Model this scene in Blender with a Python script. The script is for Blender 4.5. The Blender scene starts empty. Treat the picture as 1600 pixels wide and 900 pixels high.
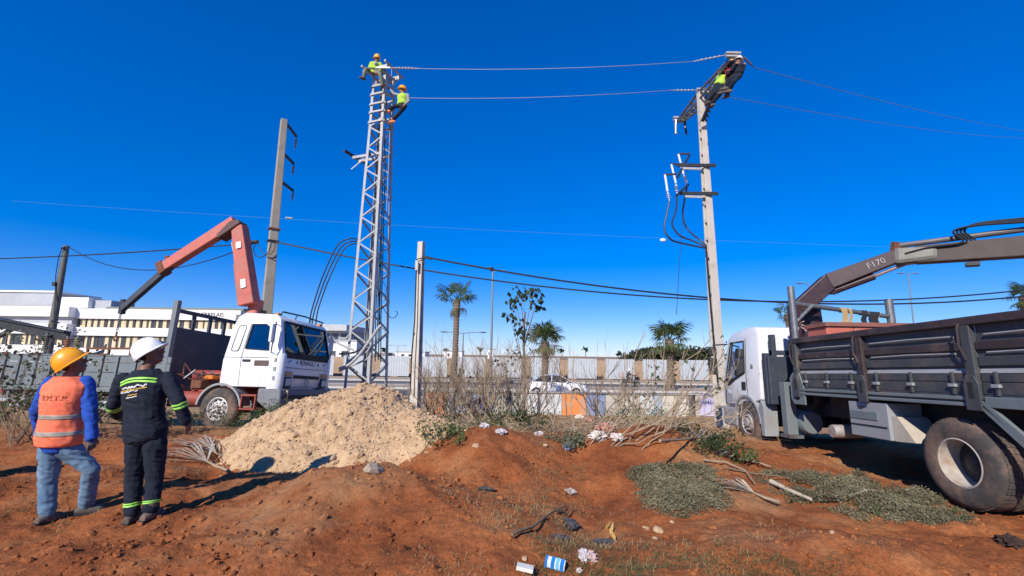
import bpy, bmesh, math, random
import numpy as np
from mathutils import Vector, Matrix, noise as mnoise
from mathutils.bvhtree import BVHTree

# ------------------------------------------------------------------ camera, sky, sun, exposure
S = bpy.context.scene
COL = S.collection
H = 1.72; FPX = 721.0
R = math.radians
cam = bpy.data.cameras.new('camera')
cam.lens = 36.0 * FPX / 1600.0; cam.sensor_width = 36.0
cam.clip_start = 0.05; cam.clip_end = 9000
camo = bpy.data.objects.new('camera', cam); COL.objects.link(camo)
CM = Matrix.Rotation(math.pi / 2 + R(8.3), 4, 'X') @ Matrix.Rotation(R(0.8), 4, 'Z')
camo.matrix_world = Matrix.Translation((0, 0, H)) @ CM
S.camera = camo
S.render.resolution_x, S.render.resolution_y = 1024, 576

SUN_EL = R(33.0)
SUN_AZ = Vector((-0.43, -0.9028))            # where the sun stands, seen from above
W = bpy.data.worlds.new('World'); S.world = W; W.use_nodes = True
nt = W.node_tree; nt.nodes.clear()
sky = nt.nodes.new('ShaderNodeTexSky'); sky.sky_type = 'NISHITA'; sky.sun_disc = False
sky.sun_elevation = SUN_EL; sky.sun_rotation = math.atan2(SUN_AZ.x, SUN_AZ.y)
sky.altitude = 60; sky.air_density = 1.0; sky.dust_density = 0.0; sky.ozone_density = 4.0
hs = nt.nodes.new('ShaderNodeHueSaturation'); hs.inputs['Saturation'].default_value = 1.38; hs.inputs['Value'].default_value = 1.0
hs.inputs['Hue'].default_value = 0.505
bg = nt.nodes.new('ShaderNodeBackground'); bg.inputs[1].default_value = 0.135
wo = nt.nodes.new('ShaderNodeOutputWorld')
tint = nt.nodes.new('ShaderNodeMix'); tint.data_type = 'RGBA'; tint.blend_type = 'MULTIPLY'; tint.inputs['Factor'].default_value = 1.0
tint.inputs['B'].default_value = (0.88, 1.02, 1.46, 1)      # the phone's saturated blue
gm = nt.nodes.new('ShaderNodeGamma'); gm.inputs['Gamma'].default_value = 0.78
nt.links.new(sky.outputs[0], gm.inputs[0]); nt.links.new(gm.outputs[0], tint.inputs['A']); nt.links.new(tint.outputs['Result'], hs.inputs['Color']); nt.links.new(hs.outputs[0], bg.inputs[0]); nt.links.new(bg.outputs[0], wo.inputs[0])

sl = bpy.data.lights.new('sun', 'SUN'); sl.energy = 5.0; sl.angle = R(0.55); sl.color = (1.0, 0.93, 0.82)
so = bpy.data.objects.new('sun', sl); COL.objects.link(so)
sd = Vector((SUN_AZ.x * math.cos(SUN_EL), SUN_AZ.y * math.cos(SUN_EL), math.sin(SUN_EL)))
so.rotation_euler = sd.to_track_quat('Z', 'Y').to_euler(); so.location = sd * 30
vs = S.view_settings
vs.view_transform = 'Standard'; vs.look = 'None'; vs.exposure = 0.16; vs.gamma = 1.0; vs.use_curve_mapping = False

# ------------------------------------------------------------------ helpers
rnd = random.Random(7)
V = Vector
def at(px, py, Y):
    """world point on the sight line of a photo pixel at distance Y"""
    d = CM.to_3x3() @ V(((px - 800) / FPX, -(py - 450) / FPX, -1.0)); t = Y / d.y
    return V((d.x * t, Y, H + d.z * t))
def tag(o, label=None, cat=None, group=None, kind=None):
    if label: o['label'] = label
    if cat: o['category'] = cat
    if group: o['group'] = group
    if kind: o['kind'] = kind
    return o
def empty(name, loc, label, cat, group=None, rz=0.0, rot=None):
    o = bpy.data.objects.new(name, None); COL.objects.link(o); o.empty_display_size = 0.1
    o.location = loc; o.rotation_euler = rot if rot else (0, 0, rz)
    return tag(o, label, cat, group)
def link(name, me, parent=None):
    o = bpy.data.objects.new(name, me); COL.objects.link(o)
    if parent: o.parent = parent
    return o
def dup(o, parent, loc=None, rot=None, scale=None):
    c = o.copy(); COL.objects.link(c); c.parent = parent
    if loc is not None: c.location = loc
    if rot is not None: c.rotation_euler = rot
    if scale is not None: c.scale = scale
    return c
def copy_tree(o, parent=None):
    c = o.copy(); COL.objects.link(c); c.parent = parent
    for ch in list(o.children): copy_tree(ch, c)
    return c
def basis(d, up=V((0, 0, 1))):
    d = d.normalized()
    if abs(d.dot(up)) > 0.98: up = V((1, 0, 0)) if abs(d.x) < 0.9 else V((0, 1, 0))
    u = up.cross(d).normalized(); w = d.cross(u).normalized()
    return d, u, w

class MB:
    def __init__(s): s.v = []; s.f = []; s.m = []; s.cm = 0
    def add(s, vs, fs):
        b = len(s.v); s.v.extend([tuple(p) for p in vs]); s.f.extend([tuple(i + b for i in f) for f in fs]); s.m.extend([s.cm] * len(fs)); return s
    def hexa(s, p):     # 8 corners: bottom 4 ccw, top 4 ccw
        return s.add(p, [(3, 2, 1, 0), (4, 5, 6, 7), (0, 1, 5, 4), (1, 2, 6, 5), (2, 3, 7, 6), (3, 0, 4, 7)])
    def box(s, x0, x1, y0, y1, z0, z1):
        return s.hexa([(x0, y0, z0), (x1, y0, z0), (x1, y1, z0), (x0, y1, z0), (x0, y0, z1), (x1, y0, z1), (x1, y1, z1), (x0, y1, z1)])
    def bar(s, p, q, w, h=None, up=V((0, 0, 1)), w2=None, h2=None):
        p, q = V(p), V(q); h = h or w; w2 = w2 or w; h2 = h2 or h
        d, u, n = basis(q - p, V(up))
        c = [p - u * w / 2 - n * h / 2, p + u * w / 2 - n * h / 2, p + u * w / 2 + n * h / 2, p - u * w / 2 + n * h / 2,
             q - u * w2 / 2 - n * h2 / 2, q + u * w2 / 2 - n * h2 / 2, q + u * w2 / 2 + n * h2 / 2, q - u * w2 / 2 + n * h2 / 2]
        return s.hexa(c)
    def angle(s, p, q, w, t, u, n):      # L section, legs along u and n
        p, q, u, n = V(p), V(q), V(u).normalized(), V(n).normalized()
        prof = [(0, 0), (w, 0), (w, t), (t, t), (t, w), (0, w)]
        vs = [b + u * x + n * y for b in (p, q) for x, y in prof]
        k = 6; fs = [(i, (i + 1) % k, k + (i + 1) % k, k + i) for i in range(k)] + [tuple(range(k))[::-1], tuple(range(k, 2 * k))]
        return s.add(vs, fs)
    def tube(s, pts, r, n=8, cap=True):
        pts = [V(p) for p in pts]; m = len(pts); rs = r if isinstance(r, (list, tuple)) else [r] * m
        vs = []; pu = None
        for i, p in enumerate(pts):
            d = (pts[min(i + 1, m - 1)] - pts[max(i - 1, 0)])
            if d.length < 1e-9: d = V((0, 0, 1))
            if pu is None: d, u, w = basis(d)
            else:
                d = d.normalized(); u = (pu - d * pu.dot(d))
                u = u.normalized() if u.length > 1e-6 else basis(d)[1]
                w = d.cross(u)
            pu = u
            for k in range(n):
                a = 2 * math.pi * k / n; vs.append(p + (u * math.cos(a) + w * math.sin(a)) * rs[i])
        fs = [(i * n + k, i * n + (k + 1) % n, (i + 1) * n + (k + 1) % n, (i + 1) * n + k) for i in range(m - 1) for k in range(n)]
        if cap: fs += [tuple(range(n))[::-1], tuple(range((m - 1) * n, m * n))]
        return s.add(vs, fs)
    def rings(s, rings, cap=True, closed=True):     # list of equal-length vertex rings
        n = len(rings[0]); m = len(rings); vs = [p for r_ in rings for p in r_]
        kk = n if closed else n - 1
        fs = [(i * n + k, i * n + (k + 1) % n, (i + 1) * n + (k + 1) % n, (i + 1) * n + k) for i in range(m - 1) for k in range(kk)]
        if cap: fs += [tuple(range(n))[::-1], tuple(range((m - 1) * n, m * n))]
        return s.add(vs, fs)
    def loft(s, secs, n=16, p=2.0, cap=True):       # secs: (centre, u vector, v vector); super-ellipse rings
        rr = []
        for c, u, v in secs:
            c, u, v = V(c), V(u), V(v); ring = []
            for k in range(n):
                a = 2 * math.pi * k / n; ca, sa = math.cos(a), math.sin(a)
                ring.append(c + u * math.copysign(abs(ca) ** (2 / p), ca) + v * math.copysign(abs(sa) ** (2 / p), sa))
            rr.append(ring)
        return s.rings(rr, cap)
    def ell(s, c, u, v, w, n=12, m=8):
        c, u, v, w = V(c), V(u), V(v), V(w)
        secs = []
        for i in range(m + 1):
            t = -math.pi / 2 + math.pi * i / m; k = max(math.cos(t), 0.02)
            secs.append((c + w * math.sin(t), u * k, v * k))
        return s.loft(secs, n)
    def lathe(s, prof, c=(0, 0, 0), axis='Z', n=20, cap=False):
        c = V(c); rr = []
        for r_, z in prof:
            ring = []
            for k in range(n):
                a = 2 * math.pi * k / n; x, y = r_ * math.cos(a), r_ * math.sin(a)
                ring.append(c + (V((x, y, z)) if axis == 'Z' else V((y, z, x)) if axis == 'Y' else V((z, x, y))))
            rr.append(ring)
        return s.rings(rr, cap)
    def prism(s, poly, a, b, axis='Y'):  # polygon in the plane normal to axis, extruded a..b
        def P(x, z, t): return (x, t, z) if axis == 'Y' else (t, x, z) if axis == 'X' else (x, z, t)
        n = len(poly); vs = [P(x, z, a) for x, z in poly] + [P(x, z, b) for x, z in poly]
        fs = [(i, (i + 1) % n, n + (i + 1) % n, n + i) for i in range(n)] + [tuple(range(n))[::-1], tuple(range(n, 2 * n))]
        return s.add(vs, fs)
    def rock(s, c, r, sq=0.7, sub=0, rg=rnd):
        b = [(0, 0, 1), (0, 0, -1), (1, 0, 0), (-1, 0, 0), (0, 1, 0), (0, -1, 0)]
        e = [(1, 1, 0), (-1, 1, 0), (1, -1, 0), (-1, -1, 0)]
        A = rg.uniform(0, 6.28); ca, sa = math.cos(A), math.sin(A)
        vs = []
        for p in b + ([] if sub == 0 else e):
            k = r * rg.uniform(0.7, 1.2) * (0.72 if p in e else 1)
            x, y, z = p[0] * k, p[1] * k, p[2] * k * sq
            vs.append((c[0] + x * ca - y * sa, c[1] + x * sa + y * ca, c[2] + z))
        if sub == 0: fs = [(0, 2, 4), (0, 4, 3), (0, 3, 5), (0, 5, 2), (1, 4, 2), (1, 3, 4), (1, 5, 3), (1, 2, 5)]
        else:
            fs = []
            for (a, m_, b_) in ((2, 6, 4), (4, 7, 3), (3, 9, 5), (5, 8, 2)):
                fs += [(0, a, m_), (0, m_, b_), (1, m_, a), (1, b_, m_)]
        return s.add(vs, fs)
    def mesh(s, name, mats, smooth=35):
        me = bpy.data.meshes.new(name); me.from_pydata(s.v, [], s.f)
        for m in (mats if isinstance(mats, (list, tuple)) else [mats]): me.materials.append(m)
        if any(s.m): me.polygons.foreach_set('material_index', s.m)
        if smooth:
            me.polygons.foreach_set('use_smooth', [True] * len(me.polygons)); me.update()
            me.set_sharp_from_angle(angle=R(smooth))
        me.validate(); me.update(); return me
    def build(s, name, mats, parent=None, smooth=35, bevel=0, normals=True):
        me = s.mesh(name, mats, smooth)
        if normals:
            bm = bmesh.new(); bm.from_mesh(me); bmesh.ops.recalc_face_normals(bm, faces=bm.faces); bm.to_mesh(me); bm.free()
        o = link(name, me, parent)
        if bevel:
            b = o.modifiers.new('bevel', 'BEVEL'); b.width = bevel; b.segments = 2; b.limit_method = 'ANGLE'; b.angle_limit = R(35)
        return o

def qmesh(name, v, f, mat, parent=None, smooth=False):   # fast path: numpy vertices and constant-size faces
    v = np.asarray(v, dtype=np.float32); f = np.asarray(f, dtype=np.int32); k = f.shape[1]
    me = bpy.data.meshes.new(name); me.vertices.add(len(v)); me.vertices.foreach_set('co', v.ravel())
    me.loops.add(f.size); me.loops.foreach_set('vertex_index', f.ravel())
    me.polygons.add(len(f)); me.polygons.foreach_set('loop_start', np.arange(0, f.size, k, dtype=np.int32))
    me.polygons.foreach_set('loop_total', np.full(len(f), k, dtype=np.int32)) if hasattr(me.polygons[0], 'loop_total') and False else None
    me.polygons.foreach_set('use_smooth', np.full(len(f), smooth, dtype=bool))
    for m in (mat if isinstance(mat, (list, tuple)) else [mat]): me.materials.append(m)
    me.update(calc_edges=True); me.validate()
    return link(name, me, parent)

def cr(pts, k=5):      # Catmull-Rom smoothing of a polyline
    P = [V(p) for p in pts]; out = []
    for i in range(len(P) - 1):
        a, b, c, d = P[max(i - 1, 0)], P[i], P[i + 1], P[min(i + 2, len(P) - 1)]
        for j in range(k):
            t = j / k; out.append(0.5 * ((2 * b) + (c - a) * t + (2 * a - 5 * b + 4 * c - d) * t * t + (3 * b - a - 3 * c + d) * t ** 3))
    return out + [P[-1]]
def text_mesh(s, size, name, mat, parent, M, extrude=0.004, onto=None):
    cu = bpy.data.curves.new('t', 'FONT'); cu.body = s; cu.size = size; cu.extrude = extrude; cu.align_x = 'CENTER'; cu.align_y = 'CENTER'
    cu.resolution_u = 3
    o = bpy.data.objects.new('t', cu); COL.objects.link(o)
    bpy.context.view_layer.update()
    me = bpy.data.meshes.new_from_object(o.evaluated_get(bpy.context.evaluated_depsgraph_get()))
    bpy.data.objects.remove(o); me.transform(M); me.materials.clear(); me.materials.append(mat); me.name = name
    return link(name, me, parent)

def rocks_np(name, C, r, mat, parent=None, seed=0, sq=0.75):
    """many small irregular stones as one mesh: jittered icosahedra"""
    g = (1 + 5 ** 0.5) / 2; I = np.array([(-1, g, 0), (1, g, 0), (-1, -g, 0), (1, -g, 0), (0, -1, g), (0, 1, g), (0, -1, -g), (0, 1, -g), (g, 0, -1), (g, 0, 1), (-g, 0, -1), (-g, 0, 1)]) / 1.902
    Fc = np.array([(0, 11, 5), (0, 5, 1), (0, 1, 7), (0, 7, 10), (0, 10, 11), (1, 5, 9), (5, 11, 4), (11, 10, 2), (10, 7, 6), (7, 1, 8), (3, 9, 4), (3, 4, 2), (3, 2, 6), (3, 6, 8), (3, 8, 9), (4, 9, 5), (2, 4, 11), (6, 2, 10), (8, 6, 7), (9, 8, 1)])
    rg = np.random.default_rng(seed); n = len(C); q = rg.normal(0, 1, (n, 4)); q /= np.linalg.norm(q, axis=1)[:, None]; w, x, y, z = q.T
    Rm = np.stack([1 - 2 * (y * y + z * z), 2 * (x * y - w * z), 2 * (x * z + w * y), 2 * (x * y + w * z), 1 - 2 * (x * x + z * z), 2 * (y * z - w * x), 2 * (x * z - w * y), 2 * (y * z + w * x), 1 - 2 * (x * x + y * y)], -1).reshape(n, 3, 3)
    P = I[None] * rg.uniform(0.62, 1.15, (n, 12, 1)) * rg.uniform(0.65, 1.25, (n, 1, 3)); P = np.einsum('nij,nkj->nki', Rm, P) * np.asarray(r)[:, None, None]; P[:, :, 2] *= sq
    v = (P + np.asarray(C)[:, None, :]).reshape(-1, 3); f = (Fc[None] + 12 * np.arange(n)[:, None, None]).reshape(-1, 3)
    return qmesh(name, v, f, mat, parent)
# ------------------------------------------------------------------ materials
MAT = {}
def mat(name, col, rough=0.7, metal=0.0, col2=None, scale=4.0, var=0.25, bump=0.0, bscale=60.0, dirt=None, dirt_amt=0.5, dirt_scale=3.0,
        trans=0.0, spec=0.5, stretch=(1, 1, 1), emit=None, coat=0.0, detail=6.0, bdist=0.01):
    if name in MAT: return MAT[name]
    m = bpy.data.materials.new(name); m.use_nodes = True; n = m.node_tree.nodes; L = m.node_tree.links
    b = n['Principled BSDF']; b.inputs['Roughness'].default_value = rough; b.inputs['Metallic'].default_value = metal
    b.inputs['Specular IOR Level'].default_value = spec; b.inputs['Coat Weight'].default_value = coat
    if trans: b.inputs['Transmission Weight'].default_value = trans
    tc = n.new('ShaderNodeTexCoord'); mp = n.new('ShaderNodeMapping'); mp.inputs['Scale'].default_value = stretch
    L.new(tc.outputs['Object'], mp.inputs[0])
    nz = n.new('ShaderNodeTexNoise'); nz.inputs['Scale'].default_value = scale; nz.inputs['Detail'].default_value = detail; nz.inputs['Roughness'].default_value = 0.65
    L.new(mp.outputs[0], nz.inputs['Vector'])
    rp = n.new('ShaderNodeValToRGB'); rp.color_ramp.elements[0].position = 0.3; rp.color_ramp.elements[1].position = 0.72
    c = V(col[:3]); a = c * (1 - var); d = V(col2[:3]) if col2 else c * (1 + var * 0.7)
    rp.color_ramp.elements[0].color = (*a, 1); rp.color_ramp.elements[1].color = (*d, 1)
    L.new(nz.outputs['Fac'], rp.inputs[0]); out = rp.outputs[0]
    if dirt:
        n2 = n.new('ShaderNodeTexNoise'); n2.inputs['Scale'].default_value = dirt_scale; n2.inputs['Detail'].default_value = 8; n2.inputs['Roughness'].default_value = 0.7
        L.new(mp.outputs[0], n2.inputs['Vector'])
        r2 = n.new('ShaderNodeValToRGB'); r2.color_ramp.elements[0].position = 0.62 - 0.3 * dirt_amt; r2.color_ramp.elements[1].position = 0.85 - 0.25 * dirt_amt
        L.new(n2.outputs['Fac'], r2.inputs[0])
        mx = n.new('ShaderNodeMix'); mx.data_type = 'RGBA'; mx.inputs['B'].default_value = (*dirt[:3], 1)
        L.new(r2.outputs[0], mx.inputs['Factor']); L.new(out, mx.inputs['A']); out = mx.outputs['Result']
    L.new(out, b.inputs['Base Color'])
    if bump:
        n3 = n.new('ShaderNodeTexNoise'); n3.inputs['Scale'].default_value = bscale; n3.inputs['Detail'].default_value = 5
        L.new(mp.outputs[0], n3.inputs['Vector'])
        bp = n.new('ShaderNodeBump'); bp.inputs['Strength'].default_value = bump; bp.inputs['Distance'].default_value = bdist
        L.new(n3.outputs['Fac'], bp.inputs['Height']); L.new(bp.outputs[0], b.inputs['Normal'])
    if emit: b.inputs['Emission Color'].default_value = (*emit, 1); b.inputs['Emission Strength'].default_value = 1
    MAT[name] = m; return m
DUST = (0.30, 0.13, 0.065)
M_conc = mat('concrete', (0.46, 0.42, 0.36), 0.85, var=0.18, scale=2.5, bump=0.3, bscale=90, dirt=(0.30, 0.26, 0.21), dirt_amt=0.35)
M_concw = mat('pale_concrete', (0.56, 0.51, 0.44), 0.85, var=0.12, scale=2, bump=0.3, bscale=90, dirt=(0.40, 0.33, 0.26), dirt_amt=0.3)
M_galv = mat('galvanised_steel', (0.43, 0.43, 0.42), 0.5, 0.2, var=0.18, scale=6)
M_steel = mat('dull_steel', (0.20, 0.21, 0.22), 0.5, 0.5, var=0.3, scale=9, dirt=(0.16, 0.08, 0.05), dirt_amt=0.3)
M_dark = mat('dark_metal', (0.035, 0.037, 0.042), 0.55, 0.3, var=0.3, scale=8)
M_black = mat('black_rubber', (0.018, 0.018, 0.019), 0.7, var=0.3, scale=12)
M_cable = mat('black_cable', (0.012, 0.013, 0.016), 0.55, var=0.2)
M_wire = mat('bright_wire', (0.17, 0.18, 0.20), 0.5, 0.3, var=0.1)
M_glassins = mat('insulator_glass', (0.55, 0.62, 0.62), 0.15, var=0.1)
M_insd = mat('insulator_dark', (0.07, 0.05, 0.045), 0.25, var=0.2)
M_rust = mat('rusty_steel', (0.19, 0.075, 0.04), 0.85, 0.2, var=0.35, scale=14, bump=0.3)
M_white = mat('white_paint', (0.78, 0.78, 0.77), 0.35, var=0.04, scale=1.5, dirt=(0.55, 0.50, 0.45), dirt_amt=0.22, coat=0.3)
M_soil = None

# ------------------------------------------------------------------ numpy value noise
def _h(i, j, s):
    n = (i * 374761393 + j * 668265263 + s * 1442695041) & 0xffffffff
    n = ((n ^ (n >> 13)) * 1274126177) & 0xffffffff
    return ((n ^ (n >> 16)) & 0xffff) / 65535.0
def vn(x, y, s=0):
    x = np.asarray(x, dtype=np.float64); y = np.asarray(y, dtype=np.float64)
    i = np.floor(x).astype(np.int64); j = np.floor(y).astype(np.int64); u = x - i; v = y - j
    u = u * u * u * (u * (u * 6 - 15) + 10); v = v * v * v * (v * (v * 6 - 15) + 10)
    a = _h(i, j, s); b = _h(i + 1, j, s); c = _h(i, j + 1, s); d = _h(i + 1, j + 1, s)
    return (a + (b - a) * u + (c - a) * v + (a - b - c + d) * u * v) * 2 - 1
def fbm(x, y, o=4, s=0):
    t = 0; a = 1; f = 1
    for k in range(o):
        t = t + a * vn(x * f + 17.3 * k, y * f - 9.1 * k, s + k); a *= 0.5; f *= 2.03
    return t
def sst(a, b, x):
    t = np.clip((x - a) / (b - a), 0, 1); return t * t * (3 - 2 * t)
# ------------------------------------------------------------------ ground
HILLS = [  # cx, cy, sx, sy, height, angle
    (-1.75, 5.5, 0.80, 0.55, 0.38, 0.3), (-2.8, 3.9, 0.7, 0.35, 0.10, 0.1), (-0.25, 7.6, 0.85, 0.80, 0.62, 0.0), (-1.05, 6.35, 0.35, 0.5, -0.14, 0.3), (-0.85, 4.7, 0.9, 0.6, 0.22, 0),
    (2.35, 7.8, 0.85, 0.7, 0.58, -0.1), (2.3, 6.3, 1.0, 0.9, 0.10, 0), (0.9, 6.6, 0.4, 1.3, -0.16, 0), (3.1, 4.0, 1.6, 0.5, 0.25, -0.06), (0.4, 4.1, 0.9, 0.5, -0.05, 0),
    (5.0, 6.4, 0.9, 2.0, -0.02, 0.0), (5.2, 8.6, 1.4, 1.8, -0.10, 0), (4.35, 8.6, 0.5, 1.3, 0.14, 0.2), (0.9, 10.2, 1.1, 0.9, 0.10, 0.0),
    (4.6, 11.6, 1.3, 0.8, 0.28, 0.0), (-3.6, 3.3, 1.4, 0.5, 0.10, 0.1), (-5.2, 6.0, 1.6, 0.5, 0.10, 0.0), (-7.75, 4.75, 0.72, 0.55, 1.75, 0.15),  # last hill: unseen mound out of frame, added to cast the left shadow band
    (-6.3, 8.0, 1.8, 0.6, 0.12, 0.1), (3.9, 5.4, 0.8, 0.6, 0.08, 0)]
def ground(x, y, micro=True):
    x = np.asarray(x, dtype=np.float64); y = np.asarray(y, dtype=np.float64)
    z = -0.95 * sst(9, 19, y) - 0.12 * sst(19, 30, y)
    for cx, cy, sx, sy, h, a in HILLS:
        ca, sa = math.cos(a), math.sin(a); u = (x - cx) * ca + (y - cy) * sa; v = -(x - cx) * sa + (y - cy) * ca
        z = z + h * np.exp(-0.5 * ((u / sx) ** 2 + (v / sy) ** 2))
    if micro:
        k = (1 - sst(17, 22, y)) * sst(-2, 0.5, y)
        z = z + k * (0.055 * fbm(x * 0.9, y * 0.9, 3, 5) + 0.038 * fbm(x * 2.6, y * 2.6, 3, 9) + 0.019 * np.abs(fbm(x * 9, y * 9, 3, 21)))
        z = z + 0.6 * sst(300, 1500, y) * (1 + fbm(x * 0.004, y * 0.004, 3, 3))
    return z
def gz(x, y): return float(ground(x, y))
def on(px, py, lift=0.0):
    """the point of the ground seen at a photo pixel"""
    d = CM.to_3x3() @ V(((px - 800) / FPX, -(py - 450) / FPX, -1.0))
    ts = np.arange(2.0, 60.0, 0.02); hit = (H + d.z * ts) < ground(d.x * ts, d.y * ts)
    t = ts[int(np.argmax(hit))] if hit.any() else 59.0
    p = V((0, 0, H)) + d * float(t)
    return V((p.x, p.y, gz(p.x, p.y) + lift))

def soil_material():
    m = bpy.data.materials.new('soil'); m.use_nodes = True; n = m.node_tree.nodes; L = m.node_tree.links
    b = n['Principled BSDF']; b.inputs['Roughness'].default_value = 0.95; b.inputs['Specular IOR Level'].default_value = 0.15
    g = n.new('ShaderNodeNewGeometry'); pos = g.outputs['Position']
    def noise(s, d=6, r=0.6):
        t = n.new('ShaderNodeTexNoise'); t.inputs['Scale'].default_value = s; t.inputs['Detail'].default_value = d; t.inputs['Roughness'].default_value = r
        L.new(pos, t.inputs['Vector']); return t.outputs['Fac']
    def ramp(f, stops):
        t = n.new('ShaderNodeValToRGB'); L.new(f, t.inputs[0]); e = t.color_ramp.elements
        e[0].position, e[0].color = stops[0][0], (*stops[0][1], 1); e[1].position, e[1].color = stops[-1][0], (*stops[-1][1], 1)
        for p, c in stops[1:-1]: k = e.new(p); k.color = (*c, 1)
        return t.outputs[0]
    def mix(f, a, c):
        t = n.new('ShaderNodeMix'); t.data_type = 'RGBA'; L.new(f, t.inputs['Factor']); L.new(a, t.inputs['A'])
        if isinstance(c, tuple): t.inputs['B'].default_value = (*c, 1)
        else: L.new(c, t.inputs['B'])
        return t.outputs['Result']
    red = ramp(noise(1.1, 8), [(0.25, (0.16, 0.046, 0.018)), (0.48, (0.33, 0.108, 0.038)), (0.78, (0.47, 0.185, 0.07))])
    fine = ramp(noise(26, 4, 0.7), [(0.3, (0.62, 0.6, 0.58)), (0.7, (1.18, 1.16, 1.12))])
    mm = n.new('ShaderNodeMix'); mm.data_type = 'RGBA'; mm.blend_type = 'MULTIPLY'; mm.inputs['Factor'].default_value = 1
    L.new(red, mm.inputs['A']); L.new(fine, mm.inputs['B']); red = mm.outputs['Result']
    tan = ramp(noise(0.7, 7), [(0.3, (0.30, 0.17, 0.075)), (0.7, (0.42, 0.27, 0.14))])
    # yellowish trodden earth shows through in patches, all of it beyond the heaps
    sep = n.new('ShaderNodeSeparateXYZ'); L.new(pos, sep.inputs[0])
    mr = n.new('ShaderNodeMapRange'); mr.inputs['From Min'].default_value = 8.5; mr.inputs['From Max'].default_value = 12.5; L.new(sep.outputs['Y'], mr.inputs['Value'])
    pn = ramp(noise(0.55, 5), [(0.52, (0, 0, 0)), (0.68, (0.55, 0.55, 0.55))])
    mx = n.new('ShaderNodeMath'); mx.operation = 'MAXIMUM'; L.new(mr.outputs[0], mx.inputs[0]); L.new(pn, mx.inputs[1])
    c1 = mix(mx.outputs[0], red, tan)
    far = ramp(noise(0.012, 5), [(0.35, (0.27, 0.17, 0.10)), (0.65, (0.36, 0.26, 0.16))])
    mf = n.new('ShaderNodeMapRange'); mf.inputs['From Min'].default_value = 50; mf.inputs['From Max'].default_value = 70; L.new(sep.outputs['Y'], mf.inputs['Value'])
    L.new(mix(mf.outputs[0], c1, far), b.inputs['Base Color'])
    ad = n.new('ShaderNodeMath'); ad.operation = 'ADD'; L.new(noise(14, 6, 0.7), ad.inputs[0])
    m2 = n.new('ShaderNodeMath'); m2.operation = 'MULTIPLY'; m2.inputs[1].default_value = 0.35; L.new(noise(70, 4, 0.7), m2.inputs[0]); L.new(m2.outputs[0], ad.inputs[1])
    bp = n.new('ShaderNodeBump'); bp.inputs['Strength'].default_value = 0.75; bp.inputs['Distance'].default_value = 0.035
    L.new(ad.outputs[0], bp.inputs['Height']); L.new(bp.outputs[0], b.inputs['Normal'])
    return m
M_soil = soil_material()
def _axis(lo, hi, fine_lo, fine_hi, step, grow):
    a = list(np.arange(fine_lo, fine_hi + 1e-6, step)); s = step
    while a[-1] < hi: s *= grow; a.append(a[-1] + s)
    s = step; b = [a[0]]
    while b[0] > lo: s *= grow; b.insert(0, b[0] - s)
    return np.array(b[:-1] + a)
gx = _axis(-3500, 3500, -5.5, 6.0, 0.032, 1.06); gy = _axis(-60, 5000, 3.0, 10.5, 0.032, 1.05)
XX, YY = np.meshgrid(gx, gy); ZZ = ground(XX, YY)
nx, ny = len(gx), len(gy); idx = np.arange(nx * ny).reshape(ny, nx)
F4 = np.stack([idx[:-1, :-1], idx[:-1, 1:], idx[1:, 1:], idx[1:, :-1]], -1).reshape(-1, 4)
tag(qmesh('ground', np.stack([XX, YY, ZZ], -1).reshape(-1, 3), F4, M_soil, None, True), kind='structure')

# ------------------------------------------------------------------ avenue beyond the wall: footpath, two carriageways, median
M_asph = mat('asphalt', (0.085, 0.085, 0.088), 0.9, var=0.15, scale=0.6, bump=0.2, bscale=30)
M_path = mat('paving', (0.40, 0.31, 0.22), 0.9, var=0.2, scale=0.8)
M_kerb = mat('kerb_stone', (0.50, 0.47, 0.42), 0.85, var=0.15)
M_line = mat('road_paint', (0.75, 0.75, 0.72), 0.7, var=0.1)
RZ = -1.05
def slab(name, x0, x1, y0, y1, z0, z1, m): return tag(MB().box(x0, x1, y0, y1, z0, z1).build(name, m, None, 0), kind='structure')
slab('footpath', -160, 160, 24.5, 29.6, -1.6, RZ + 0.12, M_path)
slab('kerb', -160, 160, 29.6, 29.85, -1.6, RZ + 0.14, M_kerb)
slab('road', -160, 160, 29.85, 37.2, -1.6, RZ, M_asph)
slab('kerb', -160, 160, 37.2, 37.45, -1.6, RZ + 0.15, M_kerb)
slab('median', -160, 160, 37.45, 41.0, -1.6, RZ + 0.13, M_path)
slab('kerb', -160, 160, 41.0, 41.25, -1.6, RZ + 0.15, M_kerb)
slab('road', -160, 160, 41.25, 48.2, -1.6, RZ, M_asph)
slab('kerb', -160, 160, 48.2, 48.45, -1.6, RZ + 0.15, M_kerb)
slab('footpath', -160, 160, 48.45, 53.6, -1.6, RZ + 0.13, M_path)
for yy in (33.5, 44.7):
    b = MB()
    for k in range(-24, 25): b.box(k * 6, k * 6 + 2.4, yy - 0.07, yy + 0.07, RZ - 0.01, RZ + 0.004)
    tag(b.build('road_marking', M_line, None, 0), kind='structure')

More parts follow.
